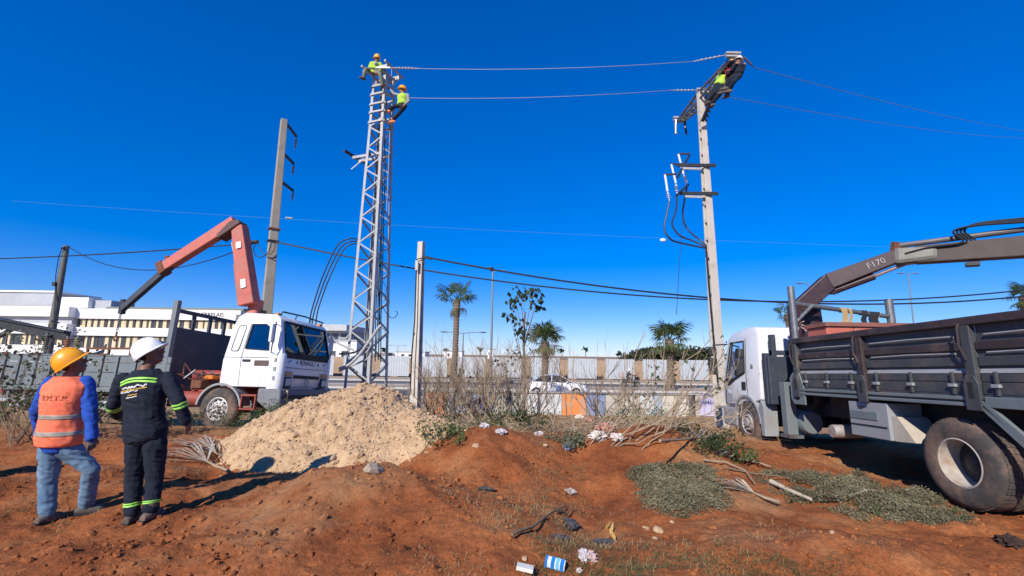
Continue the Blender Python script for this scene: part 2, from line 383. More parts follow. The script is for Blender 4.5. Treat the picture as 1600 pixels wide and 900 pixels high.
# painted low wall
def wall_seg(parent, x0, x1, y, z0, z1, m, name='painted_panel', t=0.18): return MB().box(x0, x1, y, y + t, z0, z1).build(name, m, parent, 0, bevel=0.008)
wl = empty('boundary_wall', (0, 22.0, -1.0), 'low street wall painted in orange, blue and grey panels behind the bare shrubs', 'wall')
cols = [((0.62, 0.20, 0.06), 666, 699), ((0.20, 0.27, 0.40), 699, 772), ((0.34, 0.36, 0.32), 772, 824), ((0.52, 0.54, 0.55), 824, 878), ((0.68, 0.24, 0.07), 878, 916),
        ((0.16, 0.24, 0.42), 916, 946), ((0.45, 0.42, 0.36), 946, 1000), ((0.55, 0.57, 0.57), 1000, 1022), ((0.32, 0.40, 0.46), 1022, 1034), ((0.56, 0.52, 0.43), 1034, 1076), ((0.08, 0.06, 0.06), 1076, 1086), ((0.50, 0.47, 0.40), 1086, 1092)]
for i, (c, a, b_) in enumerate(cols):
    xa, xb = at(a, 620, 22).x, at(b_, 620, 22).x
    m = mat('wall_paint_%d' % i, c, 0.8, var=0.15, scale=1.5, dirt=(0.36, 0.31, 0.26), dirt_amt=0.5, dirt_scale=2.5)
    top = 1.02 if i not in (0, 1) else 0.98
    wall_seg(wl, xa + 0.01, xb - 0.01, 0.0 + 0.012 * (i % 2), -0.3, top - 0.02 * (i % 3), m)
xa, xb = at(664, 620, 22).x, at(1092, 620, 22).x
MB().box(xa, xb, -0.06, 0.25, 1.0, 1.07).build('coping', mat('coping', (0.5, 0.45, 0.38), 0.9, var=0.2), wl, 0, bevel=0.01)
xa2, xb2 = at(1092, 620, 22).x, at(1120, 620, 22).x
g = empty('street_gate', (0, 22, -1.0), 'pale lilac barred gate with dark blue lettering beside the tall pole', 'gate')
ml = mat('lilac_paint', (0.52, 0.48, 0.62), 0.6, var=0.1)
MB().box(xa2, xb2, 0.05, 0.09, 0.05, 1.0).build('leaf', ml, g, 0)
mbl = mat('blue_letter_paint', (0.12, 0.14, 0.42), 0.6)
k = 0; x = xa2 + 0.06
while x < xb2 - 0.03:
    MB().box(x - 0.012, x + 0.012, 0.015, 0.049, 0.05, 1.0).build('bar', ml, g, 0); x += 0.1
text_mesh('PHI', 0.36, 'lettering', mbl, g, Matrix.Translation(((xa2 + xb2) / 2 - 0.1, 0.005, 0.68)) @ Matrix.Rotation(math.pi / 2, 4, 'X'))
MB().box(xa2 - 0.02, xb2 + 0.05, 0.0, 0.1, 1.0, 1.08).build('top_rail', ml, g, 0)
for x in (xa2 - 0.06, xb2 + 0.1): MB().box(x - 0.06, x + 0.06, -0.03, 0.14, -0.3, 1.12).build('post', M_conc, g, 0, bevel=0.01)

# hoarding of grey sheets along the far pavement
M_sheet = mat('grey_sheet', (0.44, 0.47, 0.49), 0.5, 0.1, var=0.1, scale=0.8, dirt=(0.42, 0.42, 0.40), dirt_amt=0.2)
hd = empty('site_hoarding', (0, 54.5, RZ + 0.1), 'row of pale grey corrugated site panels across the avenue', 'hoarding')
b = MB(); pw = 3.35
n_ = 22; prof = []
for i in range(n_ + 1):
    xx = -pw / 2 + pw * i / n_; d = 0.012 if (i // 1) % 2 else -0.012; prof.append((xx, d))
for i in range(n_):
    (xa, da), (xb, db) = prof[i], prof[i + 1]
    b.add([(xa, da, 0.12), (xb, db, 0.12), (xb, db, 2.42), (xa, da, 2.42)], [(0, 1, 2, 3)])
b.box(-pw / 2, pw / 2, 0.03, 0.08, 0.3, 0.36); b.box(-pw / 2, pw / 2, 0.03, 0.08, 2.1, 2.16)
p0 = None
xs = []
x = -31.0
while x < 46: xs.append(x); x += 4.42 + rnd.uniform(-0.12, 0.1)
for i, x in enumerate(xs):
    if p0 is None: p0 = b.build('panel', M_sheet, hd, 0, normals=False); o = p0
    else: o = dup(p0, hd)
    o.location = (x, rnd.uniform(-0.05, 0.05), rnd.uniform(-0.05, 0.04)); o.rotation_euler = (0, R(rnd.uniform(-0.4, 0.4)), 0)
pp = None
for x in xs:
    for s in (-1, 1):
        if pp is None: pp = MB().box(-0.04, 0.04, 0, 0.08, -0.3, 2.5).build('post', M_steel, hd, 0); o = pp
        else: o = dup(pp, hd)
        o.location = (x + s * 1.5, 0.1, 0)
# earth bank and rough wall seen through the gaps
bk = MB().box(-34, 48, 57.5, 57.9, RZ, 1.25)
tag(bk.build('earth_coloured_wall', mat('earth_wall', (0.36, 0.24, 0.15), 0.95, var=0.25, scale=0.4, col2=(0.46, 0.34, 0.24)), None, 0), 'low earth brown wall showing in the gaps of the site panels', 'wall')
# thin mesh fence left of the wall
mf = empty('mesh_fence', (0, 23.2, -1.05), 'thin wire mesh fence behind the lattice tower legs', 'fence')
xa, xb = at(588, 610, 23.2).x, at(664, 610, 23.2).x
x = xa; wp = None
while x <= xb + 0.01:
    MB().tube([(x, 0, 0), (x, 0, 1.0)], 0.03, 6).build('post', M_steel, mf); x += (xb - xa) / 3
for z in (0.2, 0.6, 0.98): MB().tube([(xa, 0, z), (xb, 0, z)], 0.012, 5).build('rail', M_steel, mf)
x = xa + 0.08
while x < xb:
    if wp is None: wp = MB().tube([(0, 0, 0.05), (0, 0, 0.98)], 0.008, 4).build('wire', M_steel, mf); o = wp
    else: o = dup(wp, mf)
    o.location = (x, 0, 0); x += 0.11

# ------------------------------------------------------------------ buildings
M_wall = mat('white_render', (0.80, 0.79, 0.77), 0.85, var=0.05, scale=0.15)
M_glassd = mat('window_glass', (0.05, 0.06, 0.075), 0.12, var=0.3, scale=1)
M_curt = mat('curtain', (0.62, 0.52, 0.34), 0.9, var=0.35, scale=1.2)
M_brown = mat('brown_render', (0.35, 0.25, 0.19), 0.9, var=0.1, scale=0.2)
M_greyr = mat('grey_render', (0.42, 0.43, 0.45), 0.9, var=0.1, scale=0.3)
bd = empty('white_building', (-72, 85, -1), 'long white two storey building with bands of curtained windows behind the scrap lorry', 'building')
def facade(x0, x1, yf, bands, ztop, parent, wname='wall', m=M_wall, depth=14):
    zs = [0] + [z for b_ in bands for z in b_] + [ztop]
    for i in range(0, len(zs) - 1, 2): MB().box(x0, x1, yf, yf + depth, zs[i], zs[i + 1]).build(wname, m, parent, 0)
    for z0, z1 in bands: MB().box(x0, x1, yf + 0.9, yf + depth - 0.01, z0, z1).build('recess_wall', M_greyr, parent, 0)  # recess shade of the building is put into these grey back walls
facade(-8.2, 22.0, 0, [(3.0, 5.25), (6.75, 8.35)], 10.2, bd)
facade(-30, -8.25, -1.5, [(3.4, 5.4), (7.25, 8.55)], 10.35, bd)
MB().box(-3.0, 4.2, -0.4, 6, 10.2, 12.2).build('stair_tower', M_wall, bd, 0) if False else None
MB().box(-12.5, -6.8, 0.5, 7, 10.36, 12.3).build('stair_tower', M_wall, bd, 0)
MB().box(-6.7, -3.4, 1.5, 7, 10.21, 11.9).build('plant_room', M_greyr, bd, 0)
MB().box(-3.2, 22.3, 0.3, 13, 10.2, 10.62).build('roof', mat('roof_sheet', (0.2, 0.22, 0.19), 0.8, var=0.2), bd, 0)
wg = MB().box(0, 1.16, 0.55, 0.62, 0.0, 1.0).mesh('window', M_glassd, 0)
wf = MB().box(0, 0.1, 0.45, 0.66, 0, 1).mesh('mullion', mat('brown_frame', (0.16, 0.09, 0.06), 0.6), 0)
wc = [MB().box(0, w_, 0.5, 0.54, 0.03, 0.97).mesh('curtain', M_curt, 0) for w_ in (0.4, 0.7, 0.9)]
for (x0, x1, z0, z1, yo) in ((-8.0, 21.8, 6.75, 8.35, 0), (-8.0, 21.8, 3.0, 5.25, 0), (-29.5, -8.4, 3.4, 5.4, -1.5)):
    x = x0
    while x < x1 - 1.2:
        w_ = link('window', wg, bd); w_.location = (x + 0.1, yo, z0); w_.scale = (1, 1, z1 - z0)
        f_ = link('mullion', wf, bd); f_.location = (x, yo, z0); f_.scale = (1, 1, z1 - z0)
        if rnd.random() < 0.93:
            c_ = link('curtain', rnd.choice(wc), w_); c_.location = (rnd.uniform(0.02, 0.25), 0, 0)
        x += 1.28
tl = text_mesh('ERRELAIS', 1.0, 'lettering', mat('letter_dark', (0.08, 0.07, 0.08), 0.6), bd, Matrix.Translation((16.9, -0.02, 9.35)) @ Matrix.Rotation(math.pi / 2, 4, 'X'), 0.05)
bb = empty('office_block', (-88, 92, -1), 'brown and grey flat roofed block rising over the white building at far left', 'building')
MB().box(-22, -3.0, 0, 12, 0, 11.2).build('wall', M_brown, bb, 0)
MB().box(-22, -4.6, 0.8, 11, 11.2, 14.0).build('upper_storey', M_greyr, bb, 0)
MB().box(-22.5, -4.3, 0.5, 11.3, 14.0, 14.35).build('roof', M_wall, bb, 0)
for i in range(4): MB().box(-17 + i * 3.3, -14.4 + i * 3.3, -0.03, 0.05, 9.6, 10.6).build('window', M_glassd, bb, 0)
b2 = empty('far_house', (0, 70, -1), 'flat roofed grey house with shaded balconies behind the tower base', 'building')
xa, xb = at(497, 540, 70).x, at(541, 540, 70).x
MB().box(xa, xb, 0, 9, 0, 6.0).build('wall', M_greyr, b2, 0); MB().box(xa - 0.3, xb + 0.3, -1.2, 9.3, 6.0, 6.9).build('roof', mat('roof_edge', (0.5, 0.5, 0.5), 0.8), b2, 0)
MB().box(xa, xb, -1.1, -0.02, 3.0, 4.0).build('balcony', M_wall, b2, 0)
for i in range(3): MB().box(xa + 0.6 + 1.35 * i, xa + 1.6 + 1.35 * i, -0.03, 0.05, 4.2, 5.6).build('window', M_glassd, b2, 0); MB().box(xa + 0.6 + 1.35 * i, xa + 1.6 + 1.35 * i, -0.03, 0.05, 0.6, 2.4).build('window', M_glassd, b2, 0)
b3 = empty('white_annex', (0, 66, -1), 'small bright white block beside the tower legs', 'building')
xa, xb = at(524, 560, 66).x, at(556, 560, 66).x
MB().box(xa, xb, 0, 5, 0, 4.4).build('wall', M_wall, b3, 0); MB().box(xa - 0.1, xb + 0.1, -0.1, 5.1, 4.4, 4.6).build('roof', M_greyr, b3, 0); MB().box(xa + 0.8, xa + 1.8, -0.03, 0.05, 1.6, 3.0).build('window', M_glassd, b3, 0)
def far_house(px0, px1, pyt, Y, m, label):
    a, c = at(px0, pyt, Y), at(px1, pyt, Y); o = empty('distant_building', (a.x, Y, -1), label, 'building', 'low buildings on the horizon')
    w_ = c.x - a.x; h_ = a.z + 1
    MB().box(0, w_, 0, 12, -1, h_).build('wall', m, o, 0); MB().box(-0.3, w_ + 0.3, -0.3, 12.3, h_, h_ + 0.4).build('roof', M_greyr, o, 0)
    for i in range(3): MB().box(w_ * (0.2 + 0.25 * i), w_ * (0.3 + 0.25 * i), -0.05, 0.05, h_ * 0.4, h_ * 0.75).build('window', M_glassd, o, 0)
far_house(618, 664, 550, 220, M_wall, 'long low white building on the horizon left of the small pole')
far_house(694, 722, 549, 260, M_wall, 'low white building on the horizon behind the tall palm trunk')
far_house(762, 771, 546, 300, M_wall, 'small white block on the horizon beside the lamp post')
far_house(586, 604, 552, 240, M_brown, 'small brown block on the horizon right of the tower')
# ------------------------------------------------------------------ heap of pale rubble
M_rub = mat('pale_rubble', (0.47, 0.29, 0.15), 0.95, col2=(0.60, 0.41, 0.235), var=0.25, scale=3.0, bump=0.9, bscale=28, dirt=(0.60, 0.43, 0.26), dirt_amt=0.45, dirt_scale=9, bdist=0.03)
M_stone = mat('rubble_stone', (0.48, 0.30, 0.16), 0.95, col2=(0.64, 0.46, 0.29), var=0.2, scale=6, bump=0.5, bscale=40)
PC = (-2.75, 8.75)
def pile_h(x, y):
    u = np.asarray(x) - PC[0]; v = np.asarray(y) - PC[1]
    r = np.sqrt((u / np.where(u < 0, 2.4, 2.12)) ** 2 + (v / np.where(v < 0, 1.9, 1.5)) ** 2)
    r = r + 0.07 * fbm(x * 1.3, y * 1.3, 3, 40)
    h = 1.30 * np.clip(1 - r, -0.3, 1) ** 1.0 if False else 1.28 * np.where(r < 1, (1 - r) ** 0.92 if np.ndim(r) == 0 else np.power(np.clip(1 - r, 0, 1), 0.92), -(r - 1) * 0.8)
    h = h - 0.10 * np.exp(-(r / 0.18) ** 2)
    k = np.clip((1.05 - r) * 3, 0, 1)
    return h + k * (0.05 * fbm(x * 2.6, y * 2.6, 3, 41) + 0.045 * np.abs(fbm(x * 7, y * 7, 3, 44)) + 0.02 * np.abs(fbm(x * 19, y * 19, 2, 47)))
px_, py_ = np.meshgrid(np.arange(-5.4, -0.35, 0.028), np.arange(6.5, 10.6, 0.028))
pz_ = ground(px_, py_, False) + pile_h(px_, py_) - 0.02
base_ = ground(px_, py_)
pz_ = np.maximum(pz_, base_ - 0.12)
n0, n1 = px_.shape; ii = np.arange(n0 * n1).reshape(n0, n1)
ff = np.stack([ii[:-1, :-1], ii[:-1, 1:], ii[1:, 1:], ii[1:, :-1]], -1).reshape(-1, 4)
keep = (pz_ > base_ - 0.11); kf = (keep[:-1, :-1] | keep[1:, 1:] | keep[:-1, 1:] | keep[1:, :-1]).ravel()
hp = empty('rubble_heap', (0, 0, 0), 'tall heap of pale tan rubble and stones in front of the lorry', 'rubble heap')
qmesh('heap_body', np.stack([px_, py_, pz_], -1).reshape(-1, 3), ff[kf], M_rub, hp, True)
def pz(x, y): return float(max(ground(x, y), ground(x, y, False) + pile_h(np.float64(x), np.float64(y)) - 0.02))
rg = random.Random(21); ng = np.random.default_rng(21)
x = ng.uniform(-5.6, -0.2, 30000); y = ng.uniform(6.3, 10.2, 30000); h = pile_h(x, y); k = h > -0.14 * ng.random(30000) ** 2.5; x, y = x[k][:11000], y[k][:11000]
r = 0.005 + 0.026 * ng.random(len(x)) ** 3.6; zt = np.maximum(ground(x, y), ground(x, y, False) + pile_h(x, y) - 0.02)
tag(rocks_np('small_stones', np.stack([x, y, zt + r * 0.25], -1), r, M_stone, hp, 1), kind='stuff')
def stone_mesh(m, seed, jag=0.35):
    bm = bmesh.new(); bmesh.ops.create_icosphere(bm, subdivisions=2, radius=1.0)
    for v in bm.verts: q = v.co * 1.3 + V((seed * 2.7, -seed, seed * 1.3)); v.co *= 0.85 + jag * mnoise.noise(q) + 0.18 * mnoise.noise(q * 2.6)
    me = bpy.data.meshes.new('stone'); bm.to_mesh(me); bm.free(); me.materials.append(m); return me
sts = [stone_mesh(M_stone, i + 1) for i in range(6)]
nb = 0
while nb < 220:
    x = rg.uniform(-5.1, -0.7); y = rg.uniform(6.7, 9.4); h = float(pile_h(np.float64(x), np.float64(y)))
    if h < 0.0: continue
    r = 0.02 + 0.06 * rg.random() ** 3.5; o = link('stone', sts[nb % 6], hp); o.location = (x, y, pz(x, y) + r * 0.2); o.scale = (r * rg.uniform(0.8, 1.4), r, r * rg.uniform(0.6, 1)); o.rotation_euler = (rg.uniform(-0.4, 0.4), rg.uniform(-0.4, 0.4), rg.uniform(0, 6)); nb += 1
# loose clods over the red earth
ng = np.random.default_rng(5); y = 3.0 + 8.5 * ng.random(26000) ** 1.5; x = ng.uniform(-1.15, 1.15, 26000) * y
k = (vn(x * 0.8, y * 0.8, 77) + 0.7 * vn(x * 2.3, y * 2.3, 78) > 0.3) | (ng.random(26000) < 0.13); x, y = x[k], y[k]
r = 0.0045 + 0.034 * ng.random(len(x)) ** 6
tag(rocks_np('soil_clods', np.stack([x, y, ground(x, y) + r * 0.15], -1), r, M_soil, None, 2), 'crumbs and clods of red soil scattered over the mounds', 'soil', kind='stuff')
x = np.concatenate([ng.normal(-2.9, 0.7, 170), ng.normal(-1.3, 0.8, 60), ng.normal(-0.2, 0.9, 40), ng.normal(3.4, 0.9, 40)]); y = np.concatenate([ng.normal(4.1, 0.45, 170), ng.normal(5.3, 0.5, 60), ng.normal(4.2, 0.5, 40), ng.normal(4.2, 0.35, 40)]); r = 0.014 + 0.034 * ng.random(len(x)) ** 3
tag(rocks_np('broken_clods', np.stack([x, y, ground(x, y) + r * 0.1], -1), r, M_soil, None, 3, 0.85), 'larger broken clods of red soil in the foreground', 'soil', kind='stuff')
rg = random.Random(5)
def stone(px, py, r, label, m=M_stone):
    p = on(px, py); o = link('stone', stone_mesh(m, px * 0.37)); o.scale = (r * rg.uniform(0.9, 1.3), r, r * 0.7); o.rotation_euler = (rg.uniform(-.3, .3), rg.uniform(-.3, .3), rg.uniform(0, 6)); o.location = p + V((0, 0, r * 0.3)); tag(o, label, 'stone', 'loose stones')
stone(1028, 832, 0.055, 'largest tan stone right of the black plastic scraps'); stone(1010, 828, 0.035, 'whitish stone left of the largest tan stone'); stone(1024, 845, 0.03, 'small tan stone just below the largest one')
stone(1050, 818, 0.025, 'small pale stone right of the largest tan stone'); stone(743, 699, 0.06, 'pale stone near the crest of the central red mound'); stone(582, 740, 0.11, 'flat grey stone at the foot of the rubble heap', mat('grey_stone', (0.42, 0.33, 0.25), 0.95, var=0.2, bump=0.4))
stone(852, 698, 0.05, 'pale stone beside the blue crumpled wrapper'); stone(820, 876, 0.03, 'cream stone above the blue carton'); stone(1300, 835, 0.022, 'tiny white stone on the red bank in front of the lorry wheel')

# ------------------------------------------------------------------ vegetation
M_bark = mat('dry_bark', (0.19, 0.135, 0.09), 0.9, var=0.3, scale=9, bump=0.3); M_bark2 = mat('pale_dry_bark', (0.33, 0.25, 0.165), 0.9, var=0.25, scale=9)
M_trunk = mat('palm_trunk', (0.20, 0.14, 0.10), 0.95, var=0.35, scale=6, stretch=(1, 1, 4), bump=0.5)
def leafmat(name, c, var=0.4, sss=0.3):
    m = mat(name, c, 0.6, var=var, scale=2.5, spec=0.3)
    b_ = m.node_tree.nodes['Principled BSDF']; L = m.node_tree.links; n = m.node_tree.nodes
    t = n.new('ShaderNodeBsdfTranslucent'); src = b_.inputs['Base Color'].links[0].from_socket; L.new(src, t.inputs[0])
    x = n.new('ShaderNodeMixShader'); x.inputs[0].default_value = sss; L.new(b_.outputs[0], x.inputs[1]); L.new(t.outputs[0], x.inputs[2]); L.new(x.outputs[0], n['Material Output'].inputs[0]); return m
M_palm = leafmat('palm_leaf', (0.105, 0.15, 0.045)); M_palmd = leafmat('old_palm_leaf', (0.24, 0.20, 0.10)); M_leaf = leafmat('dark_leaf', (0.045, 0.075, 0.028)); M_weed = leafmat('weed_leaf', (0.10, 0.135, 0.045)); M_sage = leafmat('sage_leaf', (0.14, 0.15, 0.085))
M_dryf = mat('dry_frond', (0.50, 0.42, 0.31), 0.9, var=0.3, scale=7); M_straw = leafmat('straw', (0.38, 0.25, 0.12), 0.5, 0.2); M_clip = leafmat('clippings_leaf', (0.20, 0.178, 0.105), 0.6, 0.15)
def frond_mesh(m, rg, seg=18, stem=0.9, fan=0.85, droop=0.6):
    b = MB(); n = 6; pts = []
    for i in range(n + 1): t = i / n; pts.append(V((stem * t, 0, -0.22 * droop * t * t)))
    b.tube(pts, [0.028 - 0.016 * i / n for i in range(n + 1)], 5)
    c = pts[-1]
    for k in range(seg):
        a = R(-125 + 250 * k / (seg - 1)) + rg.uniform(-0.05, 0.05); L = fan * (0.72 + 0.28 * math.cos(a * 0.6)) * rg.uniform(0.85, 1.05)
        d = V((math.cos(a), math.sin(a), 0)); s = V((-d.y, d.x, 0)); w = 0.04
        p1 = c + d * L * 0.55 + V((0, 0, -0.10 * droop * L + (0.03 if k % 2 else -0.02))); p2 = c + d * L * 0.85 + V((0, 0, -0.42 * droop * L)); p3 = c + d * L * 0.98 + V((0, 0, -0.85 * droop * L))
        b.add([c, p1 - s * w, p1 + s * w, p2 - s * w * 0.7, p2 + s * w * 0.7, p3], [(0, 1, 2), (1, 3, 4, 2), (3, 5, 4)])
    return b.mesh('frond', m, 0)
rg = random.Random(9)
ORD = ('first', 'second', 'third', 'fourth', 'fifth', 'sixth', 'seventh', 'eighth', 'ninth', 'tenth', 'eleventh', 'twelfth', 'thirteenth', 'fourteenth', 'fifteenth')
FR = [frond_mesh(M_palm, rg, droop=d) for d in (0.35, 0.55, 0.8)]; FRD = [frond_mesh(M_palmd, rg, droop=d) for d in (1.1, 1.4)]
def palm(px, pyb, pyc, Y, label, n=34, sc=1.0, lop=None, tr=0.16):
    a, c = at(px, pyb, Y), at(px, pyc, Y); base = V((a.x, Y, gz(a.x, Y) - 0.1 if Y < 25 else RZ)); h = c.z - base.z
    o = empty('fan_palm', base, label, 'palm tree', 'fan palms'); pts = []; rs = []
    k = max(10, int(h / 0.12))
    for i in range(k + 1):
        t = i / k; pts.append(V((0.10 * math.sin(t * 2.2), 0.05 * t, h * t))); rs.append((tr * (1.25 - 0.45 * min(1, t * 3)) + (0.07 * sc * max(0, (t - 0.8) / 0.2))) * (1.0 + (0.07 if i % 2 else -0.05)))
    MB().tube(pts, rs, 10).build('trunk', M_trunk, o, 25)
    top = pts[-1]
    for i in range(n):
        old = i > n * 0.68
        el = rg.uniform(20, 85) if i < n * 0.5 else rg.uniform(-25, 25) if not old else rg.uniform(-50, -20)
        az = 2.39996 * i + rg.uniform(-0.25, 0.25)
        if lop and not lop(math.degrees(az) % 360, el): continue
        f = link('frond', rg.choice(FRD if old else FR), o); f.location = top + V((0, 0, rg.uniform(-0.25, 0.1) * sc)); s = sc * rg.uniform(0.85, 1.1) * (0.62 if old else 1); f.scale = (s, s, s)
        f.rotation_euler = (rg.uniform(-0.3, 0.3), -R(el), az)
    return o
palm(708, 600, 468, 38.5, 'tallest fan palm with ragged wind torn crown left of the lamp post', 26, 1.22, lambda a, e: not (e < 10 and 60 < a < 120) and not (-30 < e < 12 and rg.random() < 0.5), 0.3)
palm(850, 595, 533, 38.0, 'shorter fan palm with full round crown behind the white car', 38, 1.15, None, 0.34)
palm(1047, 600, 531, 38.0, 'fan palm in front of the dark wood near the tall pole', 38, 1.2, None, 0.34)
palm(1238, 600, 490, 36, 'fan palm crown peeking over the cab behind the plum crane', 20, 0.75, None, 0.26)
palm(1619, 600, 463, 34, 'fan palm at the right edge above the dropside bed', 30, 0.85, None, 0.3)
def branch(b, p, d, L, r, depth, rg, tips, spread=0.6, up=0.15, kids=(2, 3)):
    n = 4; pts = [p]; q = p; dd = d
    for i in range(n):
        dd = (dd + V((rg.uniform(-1, 1), rg.uniform(-1, 1), rg.uniform(-0.6, 1))) * 0.16 + V((0, 0, up * 0.25))).normalized(); q = q + dd * L / n; pts.append(q)
    b.tube(pts, [r * (1 - 0.55 * i / n) for i in range(n + 1)], 5 if r > 0.012 else 4, True)
    if depth == 0: tips.append((q, dd)); return
    for k in range(rg.randint(*kids)):
        i = rg.randint(2, n); nd = (dd + V((rg.uniform(-1, 1), rg.uniform(-1, 1), rg.uniform(-0.4, 0.9))) * spread).normalized()
        branch(b, pts[i], nd, L * rg.uniform(0.55, 0.8), r * 0.55, depth - 1, rg, tips, spread, up, kids)
def leaves_mesh(pts, size, n, spread, rg, mats, droop=0.3):
    v = []; f = []
    for p, d in pts:
        for k in range(n):
            c = p + V((rg.gauss(0, 1), rg.gauss(0, 1), rg.gauss(0, 0.8))) * spread; s = size * rg.uniform(0.6, 1.3)
            u = V((rg.uniform(-1, 1), rg.uniform(-1, 1), rg.uniform(-1, 0.6) - droop)).normalized(); w = u.cross(V((rg.uniform(-1, 1), rg.uniform(-1, 1), rg.uniform(-1, 1)))).normalized() * 0.36
            i = len(v); v += [c, c + (u * 0.5 + w) * s, c + u * s, c + (u * 0.5 - w) * s]; f.append((i, i + 1, i + 2, i + 3))
    return v, f
def shrub(px, py, label, h, n=5, depth=3, r=0.014, lean=(0, 0), m=None, leaf=None, lsize=0.06, ln=6, lspread=0.1, name='bare_shrub', cat='shrub', group='bare shrubs before the wall', spread=0.6, seed=0, Y=None, leafname='foliage', width=0.25, maxpart=0.5):
    rg = random.Random(seed * 31 + int(px) * 7 + int(py)); p = on(px, py) if Y is None else at(px, py, Y)
    if Y is not None: p.z = gz(p.x, Y)
    o = empty(name, p, label, cat, group); b = MB(); tips = []
    for i in range(n):
        a = rg.uniform(0, 6.28); d = V((math.cos(a) * maxpart + lean[0], math.sin(a) * maxpart + lean[1], 1)).normalized()
        branch(b, V((rg.uniform(-width, width), rg.uniform(-width, width), -0.03)), d, h * rg.uniform(0.38, 0.55), r * rg.uniform(0.7, 1.2), depth, rg, tips, spread)
    tag(b.build('stems', m or M_bark2, o, 60), kind='stuff')
    if leaf:
        tp = tips if len(tips) < 400 else rg.sample(tips, 400); v, f = leaves_mesh(tp, lsize, ln, lspread, rg, None)
        qmesh(leafname, v, f, leaf, o)
    return o
S_ = [(690, 668, 'leafless shrub beside the right flank of the rubble heap', 2.3, 6), (722, 660, 'leafless shrub below the tall palm trunk', 2.9, 6), (752, 668, 'dense leafless shrub before the blue wall panel', 2.2, 7), (786, 655, 'leafless shrub in front of the lamp post foot', 2.6, 6),
      (825, 650, 'leafless shrub before the grey wall panels left of the car', 2.2, 5), (1000, 668, 'leafless shrub behind the cut branches', 2.2, 5), (958, 640, 'thin leafless shrub right of the orange wall panel', 2.3, 4), (706, 660, 'low leafless shrub between the heap and the palm shrub', 1.6, 7), (738, 664, 'wide leafless shrub in the middle of the thicket', 2.0, 8), (770, 664, 'leafless shrub behind the white bags', 2.3, 8), (805, 660, 'leafless shrub beside the young tree trunk', 2.7, 6), (676, 650, 'leafless shrub behind the heap and the short pole', 1.9, 6)]
for i, (px, py, lab, h, n) in enumerate(S_): shrub(px, py, lab, h, n + 3, 3, 0.024, m=(M_bark, M_bark2)[i % 2], seed=i, spread=0.85, width=0.6, maxpart=0.75, Y=12.8 + 0.7 * (i % 3))
# felled branches leaning out of the heap on the right
rg = random.Random(33)
BR = [((930, 690), (1098, 555)), ((915, 700), (1128, 590)), ((945, 692), (1060, 575)), ((985, 690), (1148, 600)), ((905, 672), (955, 500 + 45)), ((1000, 700), (1175, 640)), ((940, 705), (1085, 640)), ((880, 668), (850, 585)), ((920, 695), (1010, 520)), ((1010, 695), (1140, 560)), ((960, 705), (1110, 665)), ((890, 690), (900, 545)), ((925, 698), (1045, 600)), ((955, 700), (1100, 610)), ((970, 696), (1030, 560)), ((935, 700), (1120, 640)), ((1000, 702), (1090, 580)), ((912, 690), (985, 560)), ((945, 704), (1155, 655)), ((900, 680), (870, 560))]
where = ['longest', 'lowest', 'steep', 'far', 'upright', 'outermost', 'short', 'left leaning', 'tall slender', 'pale curved', 'nearly flat', 'dark upright', 'forked', 'straight', 'slim steep', 'low sloping', 'grey', 'thin crossing', 'lowermost', 'lone left']
for i, ((x0, y0), (x1, y1)) in enumerate(BR):
    p = on(x0, y0) - V((0, 0, 0.05)); q = at(x1, y1, p.y + rg.uniform(-0.8, 1.4)); L = (q - p).length; o = empty('cut_branch', p, '%s dry branch leaning out of the felled heap right of centre' % where[i], 'branch', 'felled dry branches'); b = MB(); tips = []
    n = 8; pts = [V((0, 0, 0))]
    for k in range(1, n + 1): t = k / n; pts.append((q - p) * t + V((rg.uniform(-1, 1), rg.uniform(-1, 1), rg.uniform(-1, 1))) * 0.03 * L + V((0, 0, 0.10 * L * math.sin(math.pi * t) * (-1 if i % 3 else 0.6))))
    b.tube(pts, [0.0105 * (1 - 0.6 * k / n) for k in range(n + 1)], 6).build('limb', rg.choice([M_bark, M_bark2, M_bark2]), o, 60)
    b = MB()
    for k in (3, 4, 5, 6, 7): branch(b, pts[k], ((q - p).normalized() + V((rg.uniform(-1, 1), rg.uniform(-1, 1), rg.uniform(-0.3, 0.9))) * 0.6).normalized(), L * rg.uniform(0.10, 0.24), 0.009, 1, rg, tips)
    tag(b.build('twigs', M_bark2, o, 60), kind='stuff')
    if i in (0, 2, 3, 9):
        v, f = leaves_mesh(rg.sample(tips, min(5, len(tips))), 0.07, 5, 0.06, rg, None); qmesh('foliage', v, f, M_weed, o)
# brush litter under them: uncountable twigs
b = MB(); rg = random.Random(44)
for i in range(1250):
    if rg.random() < 0.6: x, y = rg.gauss(2.2, 0.9), rg.gauss(10.3, 0.9)
    else: x, y = rg.gauss(-0.8, 0.7), rg.gauss(10.8, 0.8)
    if y < 8.7: continue
    p = V((x, y, gz(x, y) + rg.random() ** 2 * 0.36)); d = V((rg.uniform(-1, 1), rg.uniform(-1, 1), rg.uniform(-0.3, 0.5))).normalized() * rg.uniform(0.12, 0.4)
    b.tube([p, p + d * 0.5 + V((0, 0, 0.03)), p + d], [0.008, 0.006, 0.003], 3)
tag(b.build('brush_litter', M_bark2, None, 0, normals=False), 'tangle of dry twigs and brush between the mounds and the wall', 'brush', kind='stuff')
